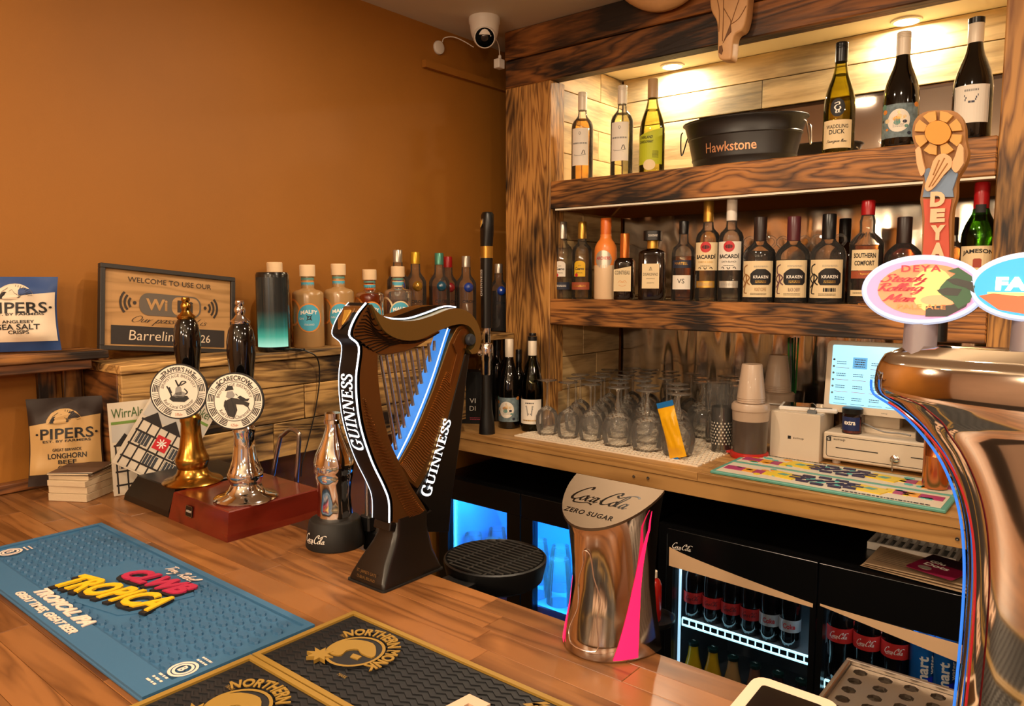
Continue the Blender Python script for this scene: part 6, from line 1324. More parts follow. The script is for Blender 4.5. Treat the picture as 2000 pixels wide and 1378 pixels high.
# crisps
def crisps(uc, vb, vt, x, wpx, z0, cT, cB, lab, l1, l2, l3, rz, tilt=-.12, wid=None):
    p = Px(uc, vb, x); H = (Px(uc, vt, x).z - z0); w = wid or .15
    t = thing('crisp_packet', lab, 'crisps', (p.x, p.y, z0+.003), rot=(tilt, 0, rz), group='crisp packets by the wall')
    def f(s):
        def g(a, b):
            e = (max(0, 1-(2*a-1)**2)**.5) * min(1, max(.04, min(b, 1-b)*5)); pin = 1 - .07*math.sin(b*PI)
            return ((a-.5)*w*pin, s*.022*e*(1+.18*math.sin(7*a+11*b)+.1*math.sin(19*a-5*b)), b*H)
        return g
    def press(o, dx, dz, off):
        for v_ in o.data.vertices:
            X_, Z_ = v_.co.x + dx, v_.co.z + dz; b_ = min(max(Z_/H, .01), .99); a_ = min(max(X_/(w*(1 - .07*math.sin(b_*PI))) + .5, .01), .99)
            v_.co = (X_, f(-1)(a_, b_)[1] - off, Z_)
        return o
    obj('foil_bag', MB().grid(f(1), 16, 22).grid(f(-1), 16, 22), cT, t, smooth='all')
    def lab_(a, b):
        X, Y, Z_ = f(-1)(a, b); return (X, Y-.0008, Z_)
    obj('paper_front', MB().grid(lambda a, b: lab_(.02+.96*a, .13 + b*(.56 + .10*a)), 16, 14), cB, t, smooth='all')
    obj('sun_emblem', MB().prism([(.045*math.cos(a_)*.8, .034*math.sin(a_)) for a_ in [PI*i/12 for i in range(13)]], -.001, 0), cB, t, (0, 0, 0))
    ray_ = pen([[(0, 0), (.034*math.cos(a_), .03*math.sin(a_))] for a_ in [PI*(.08+.05*i) for i in range(9)]] + [[(-.02, 0), (-.015, .012), (-.005, .02), (.0, .012), (.006, .008)], [(-.03, .0), (-.022, .016), (-.012, .024)], [(0, .004), (.032, .012)]], .0009, .8, smooth=False)
    obj('piper_drawing', MB().add([(x_, 0, y_+H*.705) for x_, y_, _ in ray_[0]], ray_[1]), INK, t, fix=False)
    hd = obj('piper_head', MB().prism(spline([(-.024, 0), (-.021, .010), (-.016, .015), (-.009, .013), (-.009, .007), (-.011, .003), (-.004, 0)], 3), -.0006, 0), INK, t, (0, 0, 0))
    for s, zz_, ww_, hh_ in (('·PIPERS·', .585, .118, .024), ('EST. BY FARMERS', .50, .09, .0055), (l1, .40, .055, .0065), (l2, .33, .074, .012), (l3, .26, .035, .009) if l3 else ('CRISPS', .26, .036, .008), ('CRISPS', .20, .036, .007) if l3 else (' ', .2, .01, .01)):
        if s.strip(): press(text('lettering', s, ww_*w/.15, hh_, INK, t, (0, 0, 0), bold=.015), .004, H*zz_, .0022)
    for ch in list(t.children):
        if ch.name.startswith('sun_emblem'): press(ch, 0, H*.70, .0010)
        elif ch.name.startswith('piper_drawing'): press(ch, 0, 0, .0030)
        elif ch.name.startswith('piper_head'): press(ch, -.004, H*.705, .0032)
    return t
BLUF = mat('blue_crisp_foil', '#28447a', .55, bump=.25, bscale=25); BRNF = mat('brown_crisp_foil', '#2a1c16', .6, bump=.25, bscale=25); PAPR = mat('pale_packet_print', '#dccab2', .5, bump=.2, bscale=25); PAPT = mat('tan_packet_print', '#c09a62', .55, bump=.2, bscale=25)
crisps(38, 690, 543, -1.865, 140, 1.3935, BLUF, PAPR, 'blue and white crisp packet standing on the slatted wall shelf', 'ANGLESEY', 'SEA SALT', None, 1.12, -.05, .16)
crisps(131, 922, 779, -1.835, 140, BAR+.012, BRNF, PAPT, 'brown crisp packet leaning on the wall slats behind the flyers', 'GREAT BERWICK', 'LONGHORN', 'BEEF', 1.08, -.16, .155)
# ================================================================ wifi sign
SX = -1.862
tl, tr, bl, br = Px(205, 512, SX), Px(482, 531, SX), Px(198, 683, SX), Px(452, 690, SX)
ctr = (bl+br)/2; wS = (br-bl).length*1.04; hS = (tl-bl).length; roll = math.atan2(br.z-bl.z, br.y-bl.y)
t = thing('wifi_sign', 'framed wooden wifi password sign leaning on the ledge against the wall', 'sign', (ctr.x, ctr.y, ctr.z), rot=(-.06, 0, 0))
t.rotation_euler = (Matrix.Rotation(PI/2, 4, 'Z') @ Matrix.Rotation(-roll, 4, 'Y') @ Matrix.Rotation(-.10, 4, 'X')).to_euler()
FRM = mat('dark_grey_frame', '#2b2622', .5); BRD = wood('sign_board', '#b58a56', '#97703f', 0, 20, 0, pervar=0, bump=.05)
obj('board', MB().box(-wS/2+.008, wS/2-.008, .001, .006, .008, hS-.008), BRD, t)
obj('frame', MB().box(-wS/2, wS/2, -.008, .009, 0, .011, bev=.001).box(-wS/2, wS/2, -.008, .009, hS-.011, hS, bev=.001).box(-wS/2, -wS/2+.011, -.008, .009, .011, hS-.011, bev=.001).box(wS/2-.011, wS/2, -.008, .009, .011, hS-.011, bev=.001), FRM, t)
SI = mat('sign_dark_ink', '#33281f', .6); SG = mat('sign_grey_ink', '#5f554a', .6)
text('lettering', 'WELCOME TO USE OUR', wS*.62, .0125, SI, t, (0, -.0002, hS*.845))
lw, lh = wS*.46, hS*.27
pill = decal('wifi_pill', rrect(lw, lh, lh*.42, 6), SG, t, (0, .0, hS*.565)); decal('wifi_right_half', rrect(lw*.46, lh*.86, lh*.34, 6), BRD, pill, (lw*.24, -.0003, 0))
text('lettering', 'Wi', lw*.34, lh*.52, BRD, pill, (-lw*.23, -.0008, 0), bold=.03); text('lettering', 'Fi', lw*.26, lh*.56, SI, pill, (lw*.23, -.0010, 0), bold=.04)
for s in (-1, 1):
    arcs = pen([[(s*r*math.cos(a_)*1.0, r*math.sin(a_)) for a_ in [(-.75 + 1.5*i/10) for i in range(11)]] for r in (.016, .026, .036)], .0055, 1, smooth=False)
    o = obj('signal_arcs', MB().add([(x_ + s*wS*.255, -.0003, z_) for x_, z_, _ in arcs[0]], arcs[1]), SI, t, (0, 0, hS*.57), fix=False)
    decal('signal_heart', ell(.0045, .0045, 10), SI, t, (s*wS*.262, -.0003, hS*.57))
text('lettering', '', wS*.56, .024, SI, t, (.0, -.0003, hS*.365), src=cursive('Our password is', .10, .5, .35))
pn = decal('chalk_panel', rect(-wS*.42, wS*.42, -hS*.11, hS*.11), mat('chalk_panel', '#2a2320', .7), t, (0, -.0001, hS*.185))
CH_ = mat('chalk', '#dcc8ae', .8); text('chalk_writing', 'Barrelin', wS*.32, .024, CH_, pn, (-wS*.14, -.0008, .0), bold=-.005, shear=.1); text('chalk_writing', '26', wS*.075, .020, CH_, pn, (wS*.265, -.0008, -.002), shear=.05)
# ================================================================ speaker with cable
xs_ = -1.765; p = Px(528, 684, xs_); hsp = Px(528, 531, xs_).z - LEDGE
SPK = mat('speaker_black', '#0c0b0b', .22, coat=.4)
def lit_mesh():
    m, nt, b, N, K = new('speaker_lit_grille'); tc = N.new('ShaderNodeTexCoord'); sp = N.new('ShaderNodeSeparateXYZ'); K.new(tc.outputs['Object'], sp.inputs[0])
    r = ramp(N, [(.0, (.45, .95, .7, 1)), (.25, (.06, .42, .28, 1)), (.5, (.008, .12, .085, 1)), (.9, (.0, .003, .003, 1))]); mr = N.new('ShaderNodeMapRange'); mr.inputs['From Min'].default_value = .015; mr.inputs['From Max'].default_value = .12; K.new(sp.outputs['Z'], mr.inputs['Value']); K.new(mr.outputs[0], r.inputs[0])
    b.inputs['Base Color'].default_value = (.01, .012, .012, 1); b.inputs['Roughness'].default_value = .25; b.inputs['Coat Weight'].default_value = .4
    K.new(r.outputs[0], b.inputs['Emission Color']); b.inputs['Emission Strength'].default_value = .75
    return m
t = thing('portable_speaker', 'black cylindrical speaker glowing green at the foot, beside the wifi sign', 'speaker', (p.x, p.y+.012, LEDGE), rz=.9)
R_ = .043
obj('shell', MB().lathe([(0, 0), (R_*.9, 0), (R_, .008), (R_, hsp-.008), (R_*.93, hsp-.001), (R_*.85, hsp), (R_*.8, hsp-.006), (0, hsp-.006)], 36), SPK, t, smooth=True)
obj('lit_grille', MB().grid(lambda a, b: ((R_+.0012)*math.sin((a-.5)*2.1), -(R_+.0012)*math.cos((a-.5)*2.1), .014 + b*(hsp-.028)), 16, 2), lit_mesh(), t, smooth='all')
obj('strap', MB().tube(spline([(.03, -.03, .006), (.055, -.045, .008), (.075, -.035, .0045), (.06, -.02, .004), (.08, -.01, .004)], 5), .0028, 6), BLACK, t, smooth=True)
y_ = 1.0
def cab(u, v, x): return Px(u, v, x)
pts = [cab(566, 683, -1.745), cab(585, 684, -1.712), cab(600, 686, -1.708), cab(620, 700, -1.706), cab(624, 740, -1.708), cab(616, 800, -1.708), cab(602, 860, -1.706), cab(590, 905, -1.702), cab(588, 930, -1.70)]
t = obj('speaker_cable', MB().tube(spline([tuple(q) for q in pts], 5), .0018, 6), BLACK, None, smooth=True); tag(t, 'thin black power cable hanging over the scorched boards from the speaker', 'cable')
# ================================================================ camera, sensor, trunking on ceiling corner
q = Pz(949, 42, CEIL); t = thing('security_camera', 'white dome security camera hung from the ceiling corner', 'camera', (q.x+.02, q.y-.03, CEIL), rz=.74)
obj('mount', MB().lathe([(0, 0), (.052, 0), (.053, -.004), (.053, -.018), (.050, -.022), (.046, -.05), (.041, -.066), (0, -.066)], 36), WHITE, t, smooth=True)
Mx = Matrix.Translation((.0, -.012, -.062)) @ Matrix.Rotation(math.radians(122), 4, 'X')
bl_ = obj('eyeball', MB().lathe([(0, -.040), (.02, -.036), (.034, -.022), (.040, 0), (.038, .014), (.034, .022), (0, .022)], 32, Mx), WHITE, t, smooth=True)
obj('lens_face', MB().lathe([(0, .0225), (.0315, .0225), (.033, .0205), (.033, .019)], 32, Mx), BLACKG, t, smooth=True); obj('lens', MB().lathe([(0, .026), (.008, .0255), (.012, .023)], 24, Mx), mat('lens_grey', '#3a3230', .15, .3), t, smooth=True)
obj('led', MB().lathe([(0, .0232), (.0016, .0232), (.0016, .0228)], 8, Mx @ Matrix.Translation((.02, .006, 0))), INKW, t)
q = Px(857, 93, WX+.004); t = thing('wall_sensor', 'small round white sensor disc stuck on the orange wall', 'sensor', (WX, q.y, q.z))
obj('disc', MB().lathe([(0, 0), (.023, 0), (.024, .003), (.022, .010), (.015, .012), (0, .012)], 28, Matrix.Rotation(PI/2, 4, 'Y')), WHITE, t, smooth=True)
obj('seam', MB().lathe([(.0243, .003), (.0243, .004)], 28, Matrix.Rotation(PI/2, 4, 'Y'), closed=True), GREY, t)
c1 = [Px(864, 82, WX+.008), Px(868, 74, WX+.01), Px(885, 72, WX+.03), Px(905, 80, WX+.05), Px(925, 92, WX+.07)]
t = obj('sensor_wire', MB().tube(spline([tuple(q) for q in c1], 4), .0018, 6), WHITE, None, smooth=True); tag(t, 'thin white wire looping from the wall sensor to the security camera', 'wire')
a = Py(982, 118, YF-.03); t = thing('junction_box', 'small white junction box tucked beside the top beam end', 'junction box', (PL0-.012, YF-.012, a.z))
obj('case', MB().box(-.016, .010, -.02, .012, -.02, .012, bev=.002), WHITE, t); obj('cable_gland', MB().lathe([(.006, .012), (.006, .022), (.004, .026), (0, .026)], 12, Matrix.Translation((0, -.004, 0))), WHITE, t, smooth=True); obj('flex', MB().tube(spline([(0, -.004, .026), (-.004, -.006, .06), (-.014, -.012, .085), (-.024, -.02, .09)], 4), .0016, 6), WHITE, t)
tr_ = MB().box(WX+.001, WX+.02, 1.86, 2.6, a.z-.045, a.z-.02); struct('trim_1', tr_, M_WALL)
# ================================================================ carved skull and horn on the beam
BONE = mat('bone_resin', '#cf9f6c', .5, bump=.15, bscale=40, vary=.12); YS = YF - .004
def sk(u, v, y=YS): q = Py(u, v, y); return (q.x, q.z)
t0_ = Py(1437, 60, YS); t = thing('longhorn_skull', 'tan carved longhorn skull with curved horn hung on the scorched beam', 'skull', (t0_.x, YS, t0_.z))
def rel(pts): return [(sk(*p)[0]-t0_.x, sk(*p)[1]-t0_.z) for p in pts]
out = rel(spline([(1400, -70), (1399, 5), (1402, 30), (1412, 50), (1414, 80), (1414, 110), (1418, 122), (1432, 124), (1441, 118), (1446, 78), (1462, 65), (1470, 40), (1473, 10), (1478, -30), (1476, -70)], 4))
o = obj('skull', MB().prism(out, -.045, .0, 'y'), BONE, t); b = o.modifiers.new('b', 'BEVEL'); b.width = .012; b.segments = 3; b.limit_method = 'ANGLE'; b.angle_limit = .9
for p_ in o.data.polygons: p_.use_smooth = True
for k, st_ in enumerate(([(1426, -40), (1426, 30), (1424, 88)], [(1426, 24), (1434, 38), (1440, 54), (1426, 90)], [(1412, 0), (1418, 30), (1417, 70)], [(1466, -20), (1452, 20), (1440, 56)], [(1470, 20), (1456, 44), (1440, 56)])):
    obj('bone_suture', MB().tube([(x, -.046, z) for x, z in rel(spline(st_, 4))], .0011, 5), mat('bone_dark_line', '#8a5f38', .6), t)  # dark brown lines laid over the bone
for pl_ in ([(1440, 54), (1425, 92), (1432, 80), (1441, 70)], [(1418, 98), (1423, 96), (1425, 106), (1422, 114), (1417, 110)]):
    obj('nasal_slot', MB().prism(rel(pl_), -.0475, -.044, 'y'), mat('slot_brown', '#6a4526', .7), t)
hz = rel(spline([(1205, -88), (1222, -40), (1258, -4), (1300, 7), (1340, -4), (1372, -28), (1405, -50)], 4)); rr_ = [.014 + .022*math.sin(PI*min(1, i/(len(hz)-1)*.9+.1)) for i in range(len(hz))]
obj('horn', MB().tube([(x, -.042, z) for x, z in hz], rr_, 12), BONE, t, smooth=True)
hz2 = rel(spline([(1478, -60), (1520, -60), (1570, -50), (1620, -75), (1660, -120)], 4)); obj('horn', MB().tube([(x, -.042, z) for x, z in hz2], rr_[:len(hz2)] if len(rr_) >= len(hz2) else .02, 12), BONE, t, smooth=True)
# ================================================================ fridges under the back counter
FY = 1.86; FT = .859
FRB = mat('fridge_black', '#080809', .28); FRI = mat('fridge_liner', '#6a7076', .4); LEDC = mat('led_strip_cool', '#ffffff', .4, emit=(.40, .86, 1.0), es=1.5); LEDB = mat('led_strip_blue', '#ffffff', .4, emit=(.04, .45, 1.0), es=4)
def fridge(nm, lab, x0, x1, doors, liner, depth=.5, z0=.05):
    t = thing(nm, lab, 'fridge', (x0, FY, 0)); w = x1-x0
    obj('cabinet', MB().box(0, w, .03, depth, FT-.025, FT).box(0, .025, .03, depth, z0, FT-.025).box(w-.025, w, .03, depth, z0, FT-.025).box(.025, w-.025, depth-.02, depth, z0, FT-.025).box(.025, w-.025, .03, depth-.02, z0, z0+.03), FRB, t)
    obj('liner', MB().box(.026, w-.026, depth-.024, depth-.021, z0+.03, FT-.03).box(.0255, .028, .034, depth-.024, z0+.03, FT-.03).box(w-.028, w-.0255, .034, depth-.024, z0+.03, FT-.03).box(.028, w-.028, .034, depth-.024, FT-.029, FT-.0255), liner, t)
    obj('plinth', MB().box(.01, w-.01, .05, depth-.01, 0, z0-.0005), FRB, t)
    for (a, b, gz0, gz1, fl, fr) in doors:
        a -= x0; b -= x0
        d = obj('door_frame', MB().box(a, b, 0, .028, gz1, FT-.0002, bev=.001).box(a, b, 0, .028, z0+.02, gz0, bev=.001).box(a, a+fl, 0, .028, gz0, gz1).box(b-fr, b, 0, .028, gz0, gz1), FRB, t)
        obj('pane', MB().box(a+fl, b-fr, .010, .014, gz0, gz1), PANE, d)
    return t
# left: blue lit glass chiller
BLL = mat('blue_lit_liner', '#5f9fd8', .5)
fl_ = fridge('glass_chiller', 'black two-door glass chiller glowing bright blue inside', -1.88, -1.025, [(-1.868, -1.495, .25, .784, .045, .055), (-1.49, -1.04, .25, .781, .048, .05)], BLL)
for x in (.04, .395, .815): obj('led_strip', MB().box(x-.006, x+.006, .045, .055, .12, FT-.04), LEDB, fl_)
obj('led_strip', MB().box(.04, .82, .05, .06, FT-.045, FT-.035), LEDB, fl_)
area('chiller_light', (-1.66, FY+.12, FT-.05), .34, 7.5, (.04, .46, 1.0), shape='RECTANGLE', sy=.1); area('chiller_light', (-1.26, FY+.12, FT-.05), .34, 7.5, (.04, .46, 1.0), shape='RECTANGLE', sy=.1)
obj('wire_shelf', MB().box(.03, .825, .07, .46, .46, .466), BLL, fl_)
def pint():
    t = thing('pint_glass', 'straight pint glass chilling upside down inside the blue lit fridge', 'glass', group='pint glasses in the blue fridge')
    obj('glass_wall', MB().lathe([(.044, 0), (.042, .05), (.036, .12), (.031, .148), (0, .148)], 20), CLEAR, t, smooth=True); obj('base_ring', MB().lathe([(.031, .1485), (.031, .153), (.026, .153), (.026, .1485)], 20, closed=True), CLEARB, t, smooth=True)
    return t
pg = pint(); fst = True
for y in (1.99, 2.09):
    for k in range(8):
        loc = (-1.82 + k*.098 + (.03 if y > 2 else 0), y, .467)
        if loc[0] > -1.10: continue
        if fst: pg.location = loc; fst = False
        else: dup(pg, loc)
# right: cola fridge
fc = fridge('cola_fridge', 'black two-door bottle fridge with white swoosh header and cool lit shelves', -1.005, -.225, [(-.962, -.553, .12, .752, .018, .014), (-.549, -.232, .12, .752, .014, .01)], FRI)
SWO = mat('header_swoosh', '#d8b48e', .4); fx = lambda x: x + 1.005
for (a, b, hl, hr, nm) in ((-.955, -.560, .815, .712, 1), (-.543, -.236, .752, .70, 2)):
    pts = []; n = 12
    for k in range(n+1):
        s = k/n; pts.append((fx(a+(b-a)*s), (.806 if nm == 1 else .757) + ((.752 if nm == 1 else .748) - (.806 if nm == 1 else .757))*(s**.75)))
    low = [(fx(b), .742 if nm == 1 else .705), (fx(a), .752)]
    obj('header_swoosh', MB().prism(pts + low, -.0012, -.0002, 'y'), SWO, fc)
text('header_lettering', '', .062, .022, INKW, fc, (fx(-.915), -.0012, .818-.004), src=cola())
for (a, b, z) in ((-.93, -.567, .592), (-.536, -.245, .545)):
    sf = obj('shelf', MB().box(fx(a), fx(b), .045, .44, z-.006, z), FRI, fc)
    obj('shelf_led', MB().box(fx(a), fx(b), .036, .042, z-.001, z+.003).box(fx(a), fx(b), .036, .042, z-.021, z-.0175), LEDC, fc)
    nb = int((b-a)/.021); bars = MB()
    for k in range(nb+1): bars.box(fx(a)+k*(b-a)/nb-.0012, fx(a)+k*(b-a)/nb+.0012, .037, .041, z-.0175, z-.001)
    obj('shelf_rungs', bars, LEDC, fc)
obj('led_column', MB().box(fx(-.944), fx(-.940), .04, .05, .15, .74), mat('led_dim', '#ffffff', .4, emit=(.4, .7, .9), es=1.0), fc)
obj('lower_shelf', MB().box(fx(-.975), fx(-.255), .045, .44, .318, .325), FRI, fc)
area('cola_fridge_light', (-.75, FY+.06, .765), .36, .55, (.55, .85, 1.0), shape='RECTANGLE', sy=.03, rot=(.35, 0, 0)); area('cola_fridge_light', (-.39, FY+.06, .765), .26, .5, (.55, .85, 1.0), shape='RECTANGLE', sy=.03, rot=(.35, 0, 0))
COLA = mat('cola_in_glass', '#0a0504', .06, coat=.8)
def cola_bottle(nm, lab, grp, H, R, lm, word, wm, capm, lz0=.23, lz1=.40):
    t = thing(nm, lab, 'bottle', group=grp)
    kp = [(0, .0), (.0, .86), (.02, .98), (.12, 1.0), (.28, .93), (.38, .95), (.46, 1.0), (.60, 1.0), (.68, .92), (.77, .68), (.85, .50), (.91, .42), (.95, .41)]
    obj('glass_body', MB().lathe([(r*R, z*H) for z, r in kp], 24), COLA, t, smooth=True)
    obj('neck', MB().lathe([(.41*R, .935*H), (.42*R, .955*H)], 16, closed=True), CLEARB, t); obj('cap', MB().lathe([(.47*R, .952*H), (.50*R, .96*H), (.48*R, .99*H), (.4*R, H), (0, H)], 20), capm, t, smooth=True)
    lb = obj('label', MB().lathe([(R*1.012, lz0*H), (R*1.012, lz1*H)], 24, closed=True), lm, t, smooth=True)
    if word == 'cola': text('lettering', '', R*1.45, H*.085, wm, lb, (0, 0, (lz0+lz1)/2*H), cyl=R*1.014, src=cola())
    else: text('lettering', word, R*1.15, H*.075, wm, lb, (0, 0, (lz0+lz1)/2*H), cyl=R*1.014, bold=.03)
    return t
LR = mat('cola_label_red', '#c22a26', .45); LS = mat('cola_label_silver', '#c9ccd2', .35, .3)
def rowof(proto, spots, lab=None):
    for k, (x, y, z, rz) in enumerate(spots):
        if k == 0: proto.location = (x, y, z); proto.rotation_euler = (0, 0, rz)
        else: dup(proto, (x, y, z), rz)
yz = 1.935
us = (1354, 1391, 1428, 1466, 1504, 1544, 1582); zf = .5925
xs_u = [Py(u, 1190, yz).x for u in us]
rz_ = [FACE(x, yz, .7) for x in xs_u]
zr = cola_bottle('cola_bottle', 'small cola bottle with red label and black script on the lit fridge shelf', 'red and black labelled cola bottles', .19, .0275, LR, 'cola', INK, BLACK)
rowof(zr, [(xs_u[k], yz, zf, rz_[k]) for k in range(4)] + [(xs_u[k]+.012, yz+.062, zf, rz_[k]) for k in range(4)])
dc = cola_bottle('cola_bottle', 'small diet cola bottle with silver label and red word on the lit fridge shelf', 'silver labelled cola bottles', .19, .0275, LS, 'Coke', RED, CAPS)
sp_ = [x for x in xs_u[4:] if x < -.60]
rowof(dc, [(x, yz, zf, FACE(x, yz, .7)) for x in sp_] + [(x+.012, yz+.062, zf, .2) for x in sp_ if x < -.64])
cl = cola_bottle('cola_bottle', 'larger cola bottle with red label and white script behind the second fridge door', 'red and white labelled cola bottles', .235, .0315, LR, 'cola', INKW, RED, .44, .60)
xs2 = [Py(u, 1260, yz).x for u in (1640, 1693, 1749)]
rowof(cl, [(x, yz, .5455, FACE(x, yz, .7)) for x in xs2] + [(x+.03, yz+.07, .5455, .2) for x in xs2])
SMW = glass('blue_water_bottle', (.45, .72, .95), .9)
def water():
    t = thing('water_bottle', 'tall clear blue water bottle with white upright lettering in the fridge', 'bottle', group='water bottles in the fridge')
    H, R = .225, .0335
    obj('plastic_body', MB().lathe([(0, 0), (R*.9, 0), (R, .008), (R, H*.66), (R*.92, H*.75), (R*.6, H*.86), (R*.36, H*.91), (R*.36, H*.94)], 24), SMW, t, smooth=True)
    obj('water', MB().lathe([(0, .003), (R*.96, .004), (R*.96, H*.66), (R*.86, H*.75), (R*.5, H*.85), (0, H*.85)], 20), mat('chilled_water_blue', '#4b93d0', .15, coat=.4), t, smooth=True)
    obj('cap', MB().lathe([(R*.4, H*.94), (R*.4, H), (0, H)], 16), INKW, t, smooth=True)
    lb = decal('label', [(-.022, -.05), (.03, -.05), (.026, .02), (-.022, -.004)], mat('water_label_blue', '#1b2fd0', .4), t, (0, 0, .07), cyl=R)
    VF = glyphs('smart', .03); text('lettering', '', .020, .085, INKW, lb, (0, 0, .02), cyl=R, off=.0012, src=([(-y, x, 0) for x, y, z in VF[0]], VF[1]))
    VF2 = glyphs('water', .02); text('lettering', '', .009, .045, INKW, lb, (0, 0, .045), rot=(0, 0, .55), cyl=R, off=.0012, src=([(-y, x, 0) for x, y, z in VF2[0]], VF2[1]))
    return t
w_ = water(); xw = [Py(u, 1270, yz).x for u in (1806, 1848)]
rowof(w_, [(x, yz, .5455, FACE(x, yz, .9)) for x in xw])
# small juice bottles on the bottom shelf
JC = [('#e2b714', 'bright yellow'), ('#d8a516', 'deep yellow'), ('#b98a52', 'tan'), ('#7a4a34', 'brown'), ('#4a2c2e', 'dark plum'), ('#33242a', 'near black')]
for k, (u, v) in enumerate(((1355, 1250), (1393, 1262), (1432, 1279), (1475, 1294), (1520, 1310), (1565, 1325))):
    q = Py(u, v, yz); H = q.z - .3255; nm_ = JC[k][1]
    t = thing('juice_bottle', 'small %s juice bottle with dark crown cap on the bottom fridge shelf' % nm_, 'bottle', (q.x, yz, .3255), group='juice bottles on the bottom fridge shelf'); R = .027
    obj('juice', MB().lathe([(0, 0), (R*.9, 0), (R, .006), (R, H*.5), (R*.9, H*.6), (R*.6, H*.78), (R*.5, H*.9), (R*.48, H*.94)], 20), mat('juice_%d' % k, JC[k][0], .2, coat=.6), t, smooth=True)
    cp = obj('crown_cap', MB().lathe([(R*.56, H*.935), (R*.6, H*.945), (R*.56, H*.985), (R*.4, H), (0, H)], 18), mat('crown_dark_green', '#16302a', .3, .3), t, smooth=True)
    obj('cap_mark', MB().add(*[(lambda V, F: ([(x*.006, y*.006, H+.0006) for x, y, _ in V], F))(*pen([[(-.8, 0), (-.2, .6), (.2, -.2), (.8, .3)]], .3, .8))][0]), INKW, cp, fix=False)
# things lying on the fridge tops
t = thing('newspaper', 'folded newspaper lying on the cola fridge top under the counter', 'newspaper', (-.335, 1.965, FT), rz=-.12)
NW = mat('newsprint', '#a88c6c', .8)
for k in range(3): obj('fold', MB().grid(lambda a, b, k=k: ((a-.5)*.24, (b-.5)*.17 + .006*k, .002 + k*.004 + .004*math.sin(a*5+k)*b), 8, 4), NW, t, (0, 0, .002), (0, 0, .05*k), smooth='all')
for k in range(9): decal('print_line', rect(-.10, -.02 - .01*(k % 3), -.0014, .0014), mat('news_ink', '#6a5844', .8), t, (0, -.06+k*.012, .0185), flat=True)
t = thing('glue_dots_pack', 'dark and crimson hang-sell pack lying on the newspaper', 'pack', (-.300, 1.955, FT+.022), rz=-.28)
obj('card', MB().prism(rrect(.105, .13, .006), 0, .002, 'z'), mat('pack_crimson', '#7c1238', .5), t); decal('dark_top', rect(-.051, .051, .01, .063), mat('pack_plum', '#2a1420', .5), t, (0, 0, .0022), flat=True)
text('lettering', 'Glu', .035, .018, INKW, t, (-.015, .012, .0030), flat=True, bold=.03); text('lettering', 'Dots', .055, .02, INKW, t, (-.006, -.012, .0030), flat=True, bold=.03)
obj('round_mark', MB().prism(ell(.015, .011, 20), .0022, .003, 'z'), P_SILV, t, (-.02, -.04, 0))
t = thing('steel_rack', 'small pale slatted rack pushed under the counter behind the newspaper', 'rack', (-.385, 2.10, FT)); 
obj('rails', MB().box(-.10, .10, -.06, -.053, .001, .02).box(-.10, .10, .053, .06, .001, .02).box(-.10, -.093, -.053, .053, .001, .02).box(.093, .10, -.053, .053, .001, .02), WHITE, t)
for k in range(9): obj('slat', MB().box(-.08+k*.02-.003, -.08+k*.02+.003, -.053, .053, .010, .016), WHITE, t)
# ketchup bottle on a black round tray, between the fridges
q = Py(1272, 1180, 1.70)
t = thing('sauce_tray', 'small round black tray on a post behind the cola tower', 'tray', (q.x+.004, 1.70, 0))
zt = Py(1272, 1207, 1.70).z
obj('dish', MB().lathe([(0, zt-.008), (.052, zt-.008), (.058, zt), (.058, zt+.008), (.055, zt+.008), (.05, zt-.002), (0, zt-.002)], 28), BLACK, t, smooth=True); obj('post', MB().lathe([(.07, 0), (.07, .01), (.012, .02), (.012, zt-.008)], 16), BLACK, t, smooth=True)
KET = mat('ketchup_red', '#9c1410', .25, coat=.5)
hk = Py(1272, 1112, 1.70).z - zt
t = thing('ketchup_bottle', 'red sauce bottle with pale cap on the small round black tray', 'bottle', (q.x+.004, 1.70, zt-.0015))
obj('bottle_body', MB().lathe([(0, 0), (.021, 0), (.023, .005), (.023, hk*.72), (.018, hk*.82), (.010, hk*.87), (.010, hk*.88)], 20), KET, t, smooth=True); obj('cap', MB().lathe([(.011, hk*.88), (.011, hk), (0, hk)], 16), CREAM, t, smooth=True)
# ================================================================ chrome tap column at the bar edge
TY = .755
def tp_(u, v): q = Py(u, v, TY); return (q.x, q.z)
left = [tp_(*p) for p in spline([(1728, 690), (1714, 715), (1709, 745), (1712, 762), (1722, 772), (1750, 790), (1795, 830), (1838, 885), (1868, 950), (1884, 1020), (1889, 1100), (1886, 1180), (1879, 1270), (1868, 1380)], 4)]
TXC = .03; zbase = BAR
cx0 = tp_(1868, 1380)[0]
left.append((cx0-.006, BAR+.012)); left.append((cx0-.012, BAR+.001))
tc_ = thing('chrome_tap_column', 'large polished chrome flared tap column with oval beer badges on top', 'beer tap', (TXC, TY, BAR))
ztop = tp_(1760, 672)[1]
TCH = mat('column_chrome', '#d9d2ca', .06, 1.0)
secs = []
allz = [(TXC - (TXC-left[0][0])*.90, ztop)] + left
allz = sorted(set((round(x, 5), round(z, 5)) for x, z in allz), key=lambda p: -p[1])
nseg = 40
for x, z in allz:
    a = TXC - x; hd_ = .030 if z < ztop - .07 else .030 + .006*math.sin(min(1, (z-(ztop-.07))/.07)*PI); 
    if z > ztop-.012: hd_ *= .75
    e = 3.2; sec = []
    for i in range(nseg):
        t_ = 2*PI*i/nseg; c, s = math.cos(t_), math.sin(t_); k = (abs(c)**e + abs(s)**2.2) ; r = k ** (-1/2.6); sec.append((a*c*r if abs(c*r) <= 1 else a*math.copysign(1, c), hd_*s*r, z-BAR))
    secs.append(sec)
obj('column_body', MB().loft(secs), TCH, tc_, smooth=60)
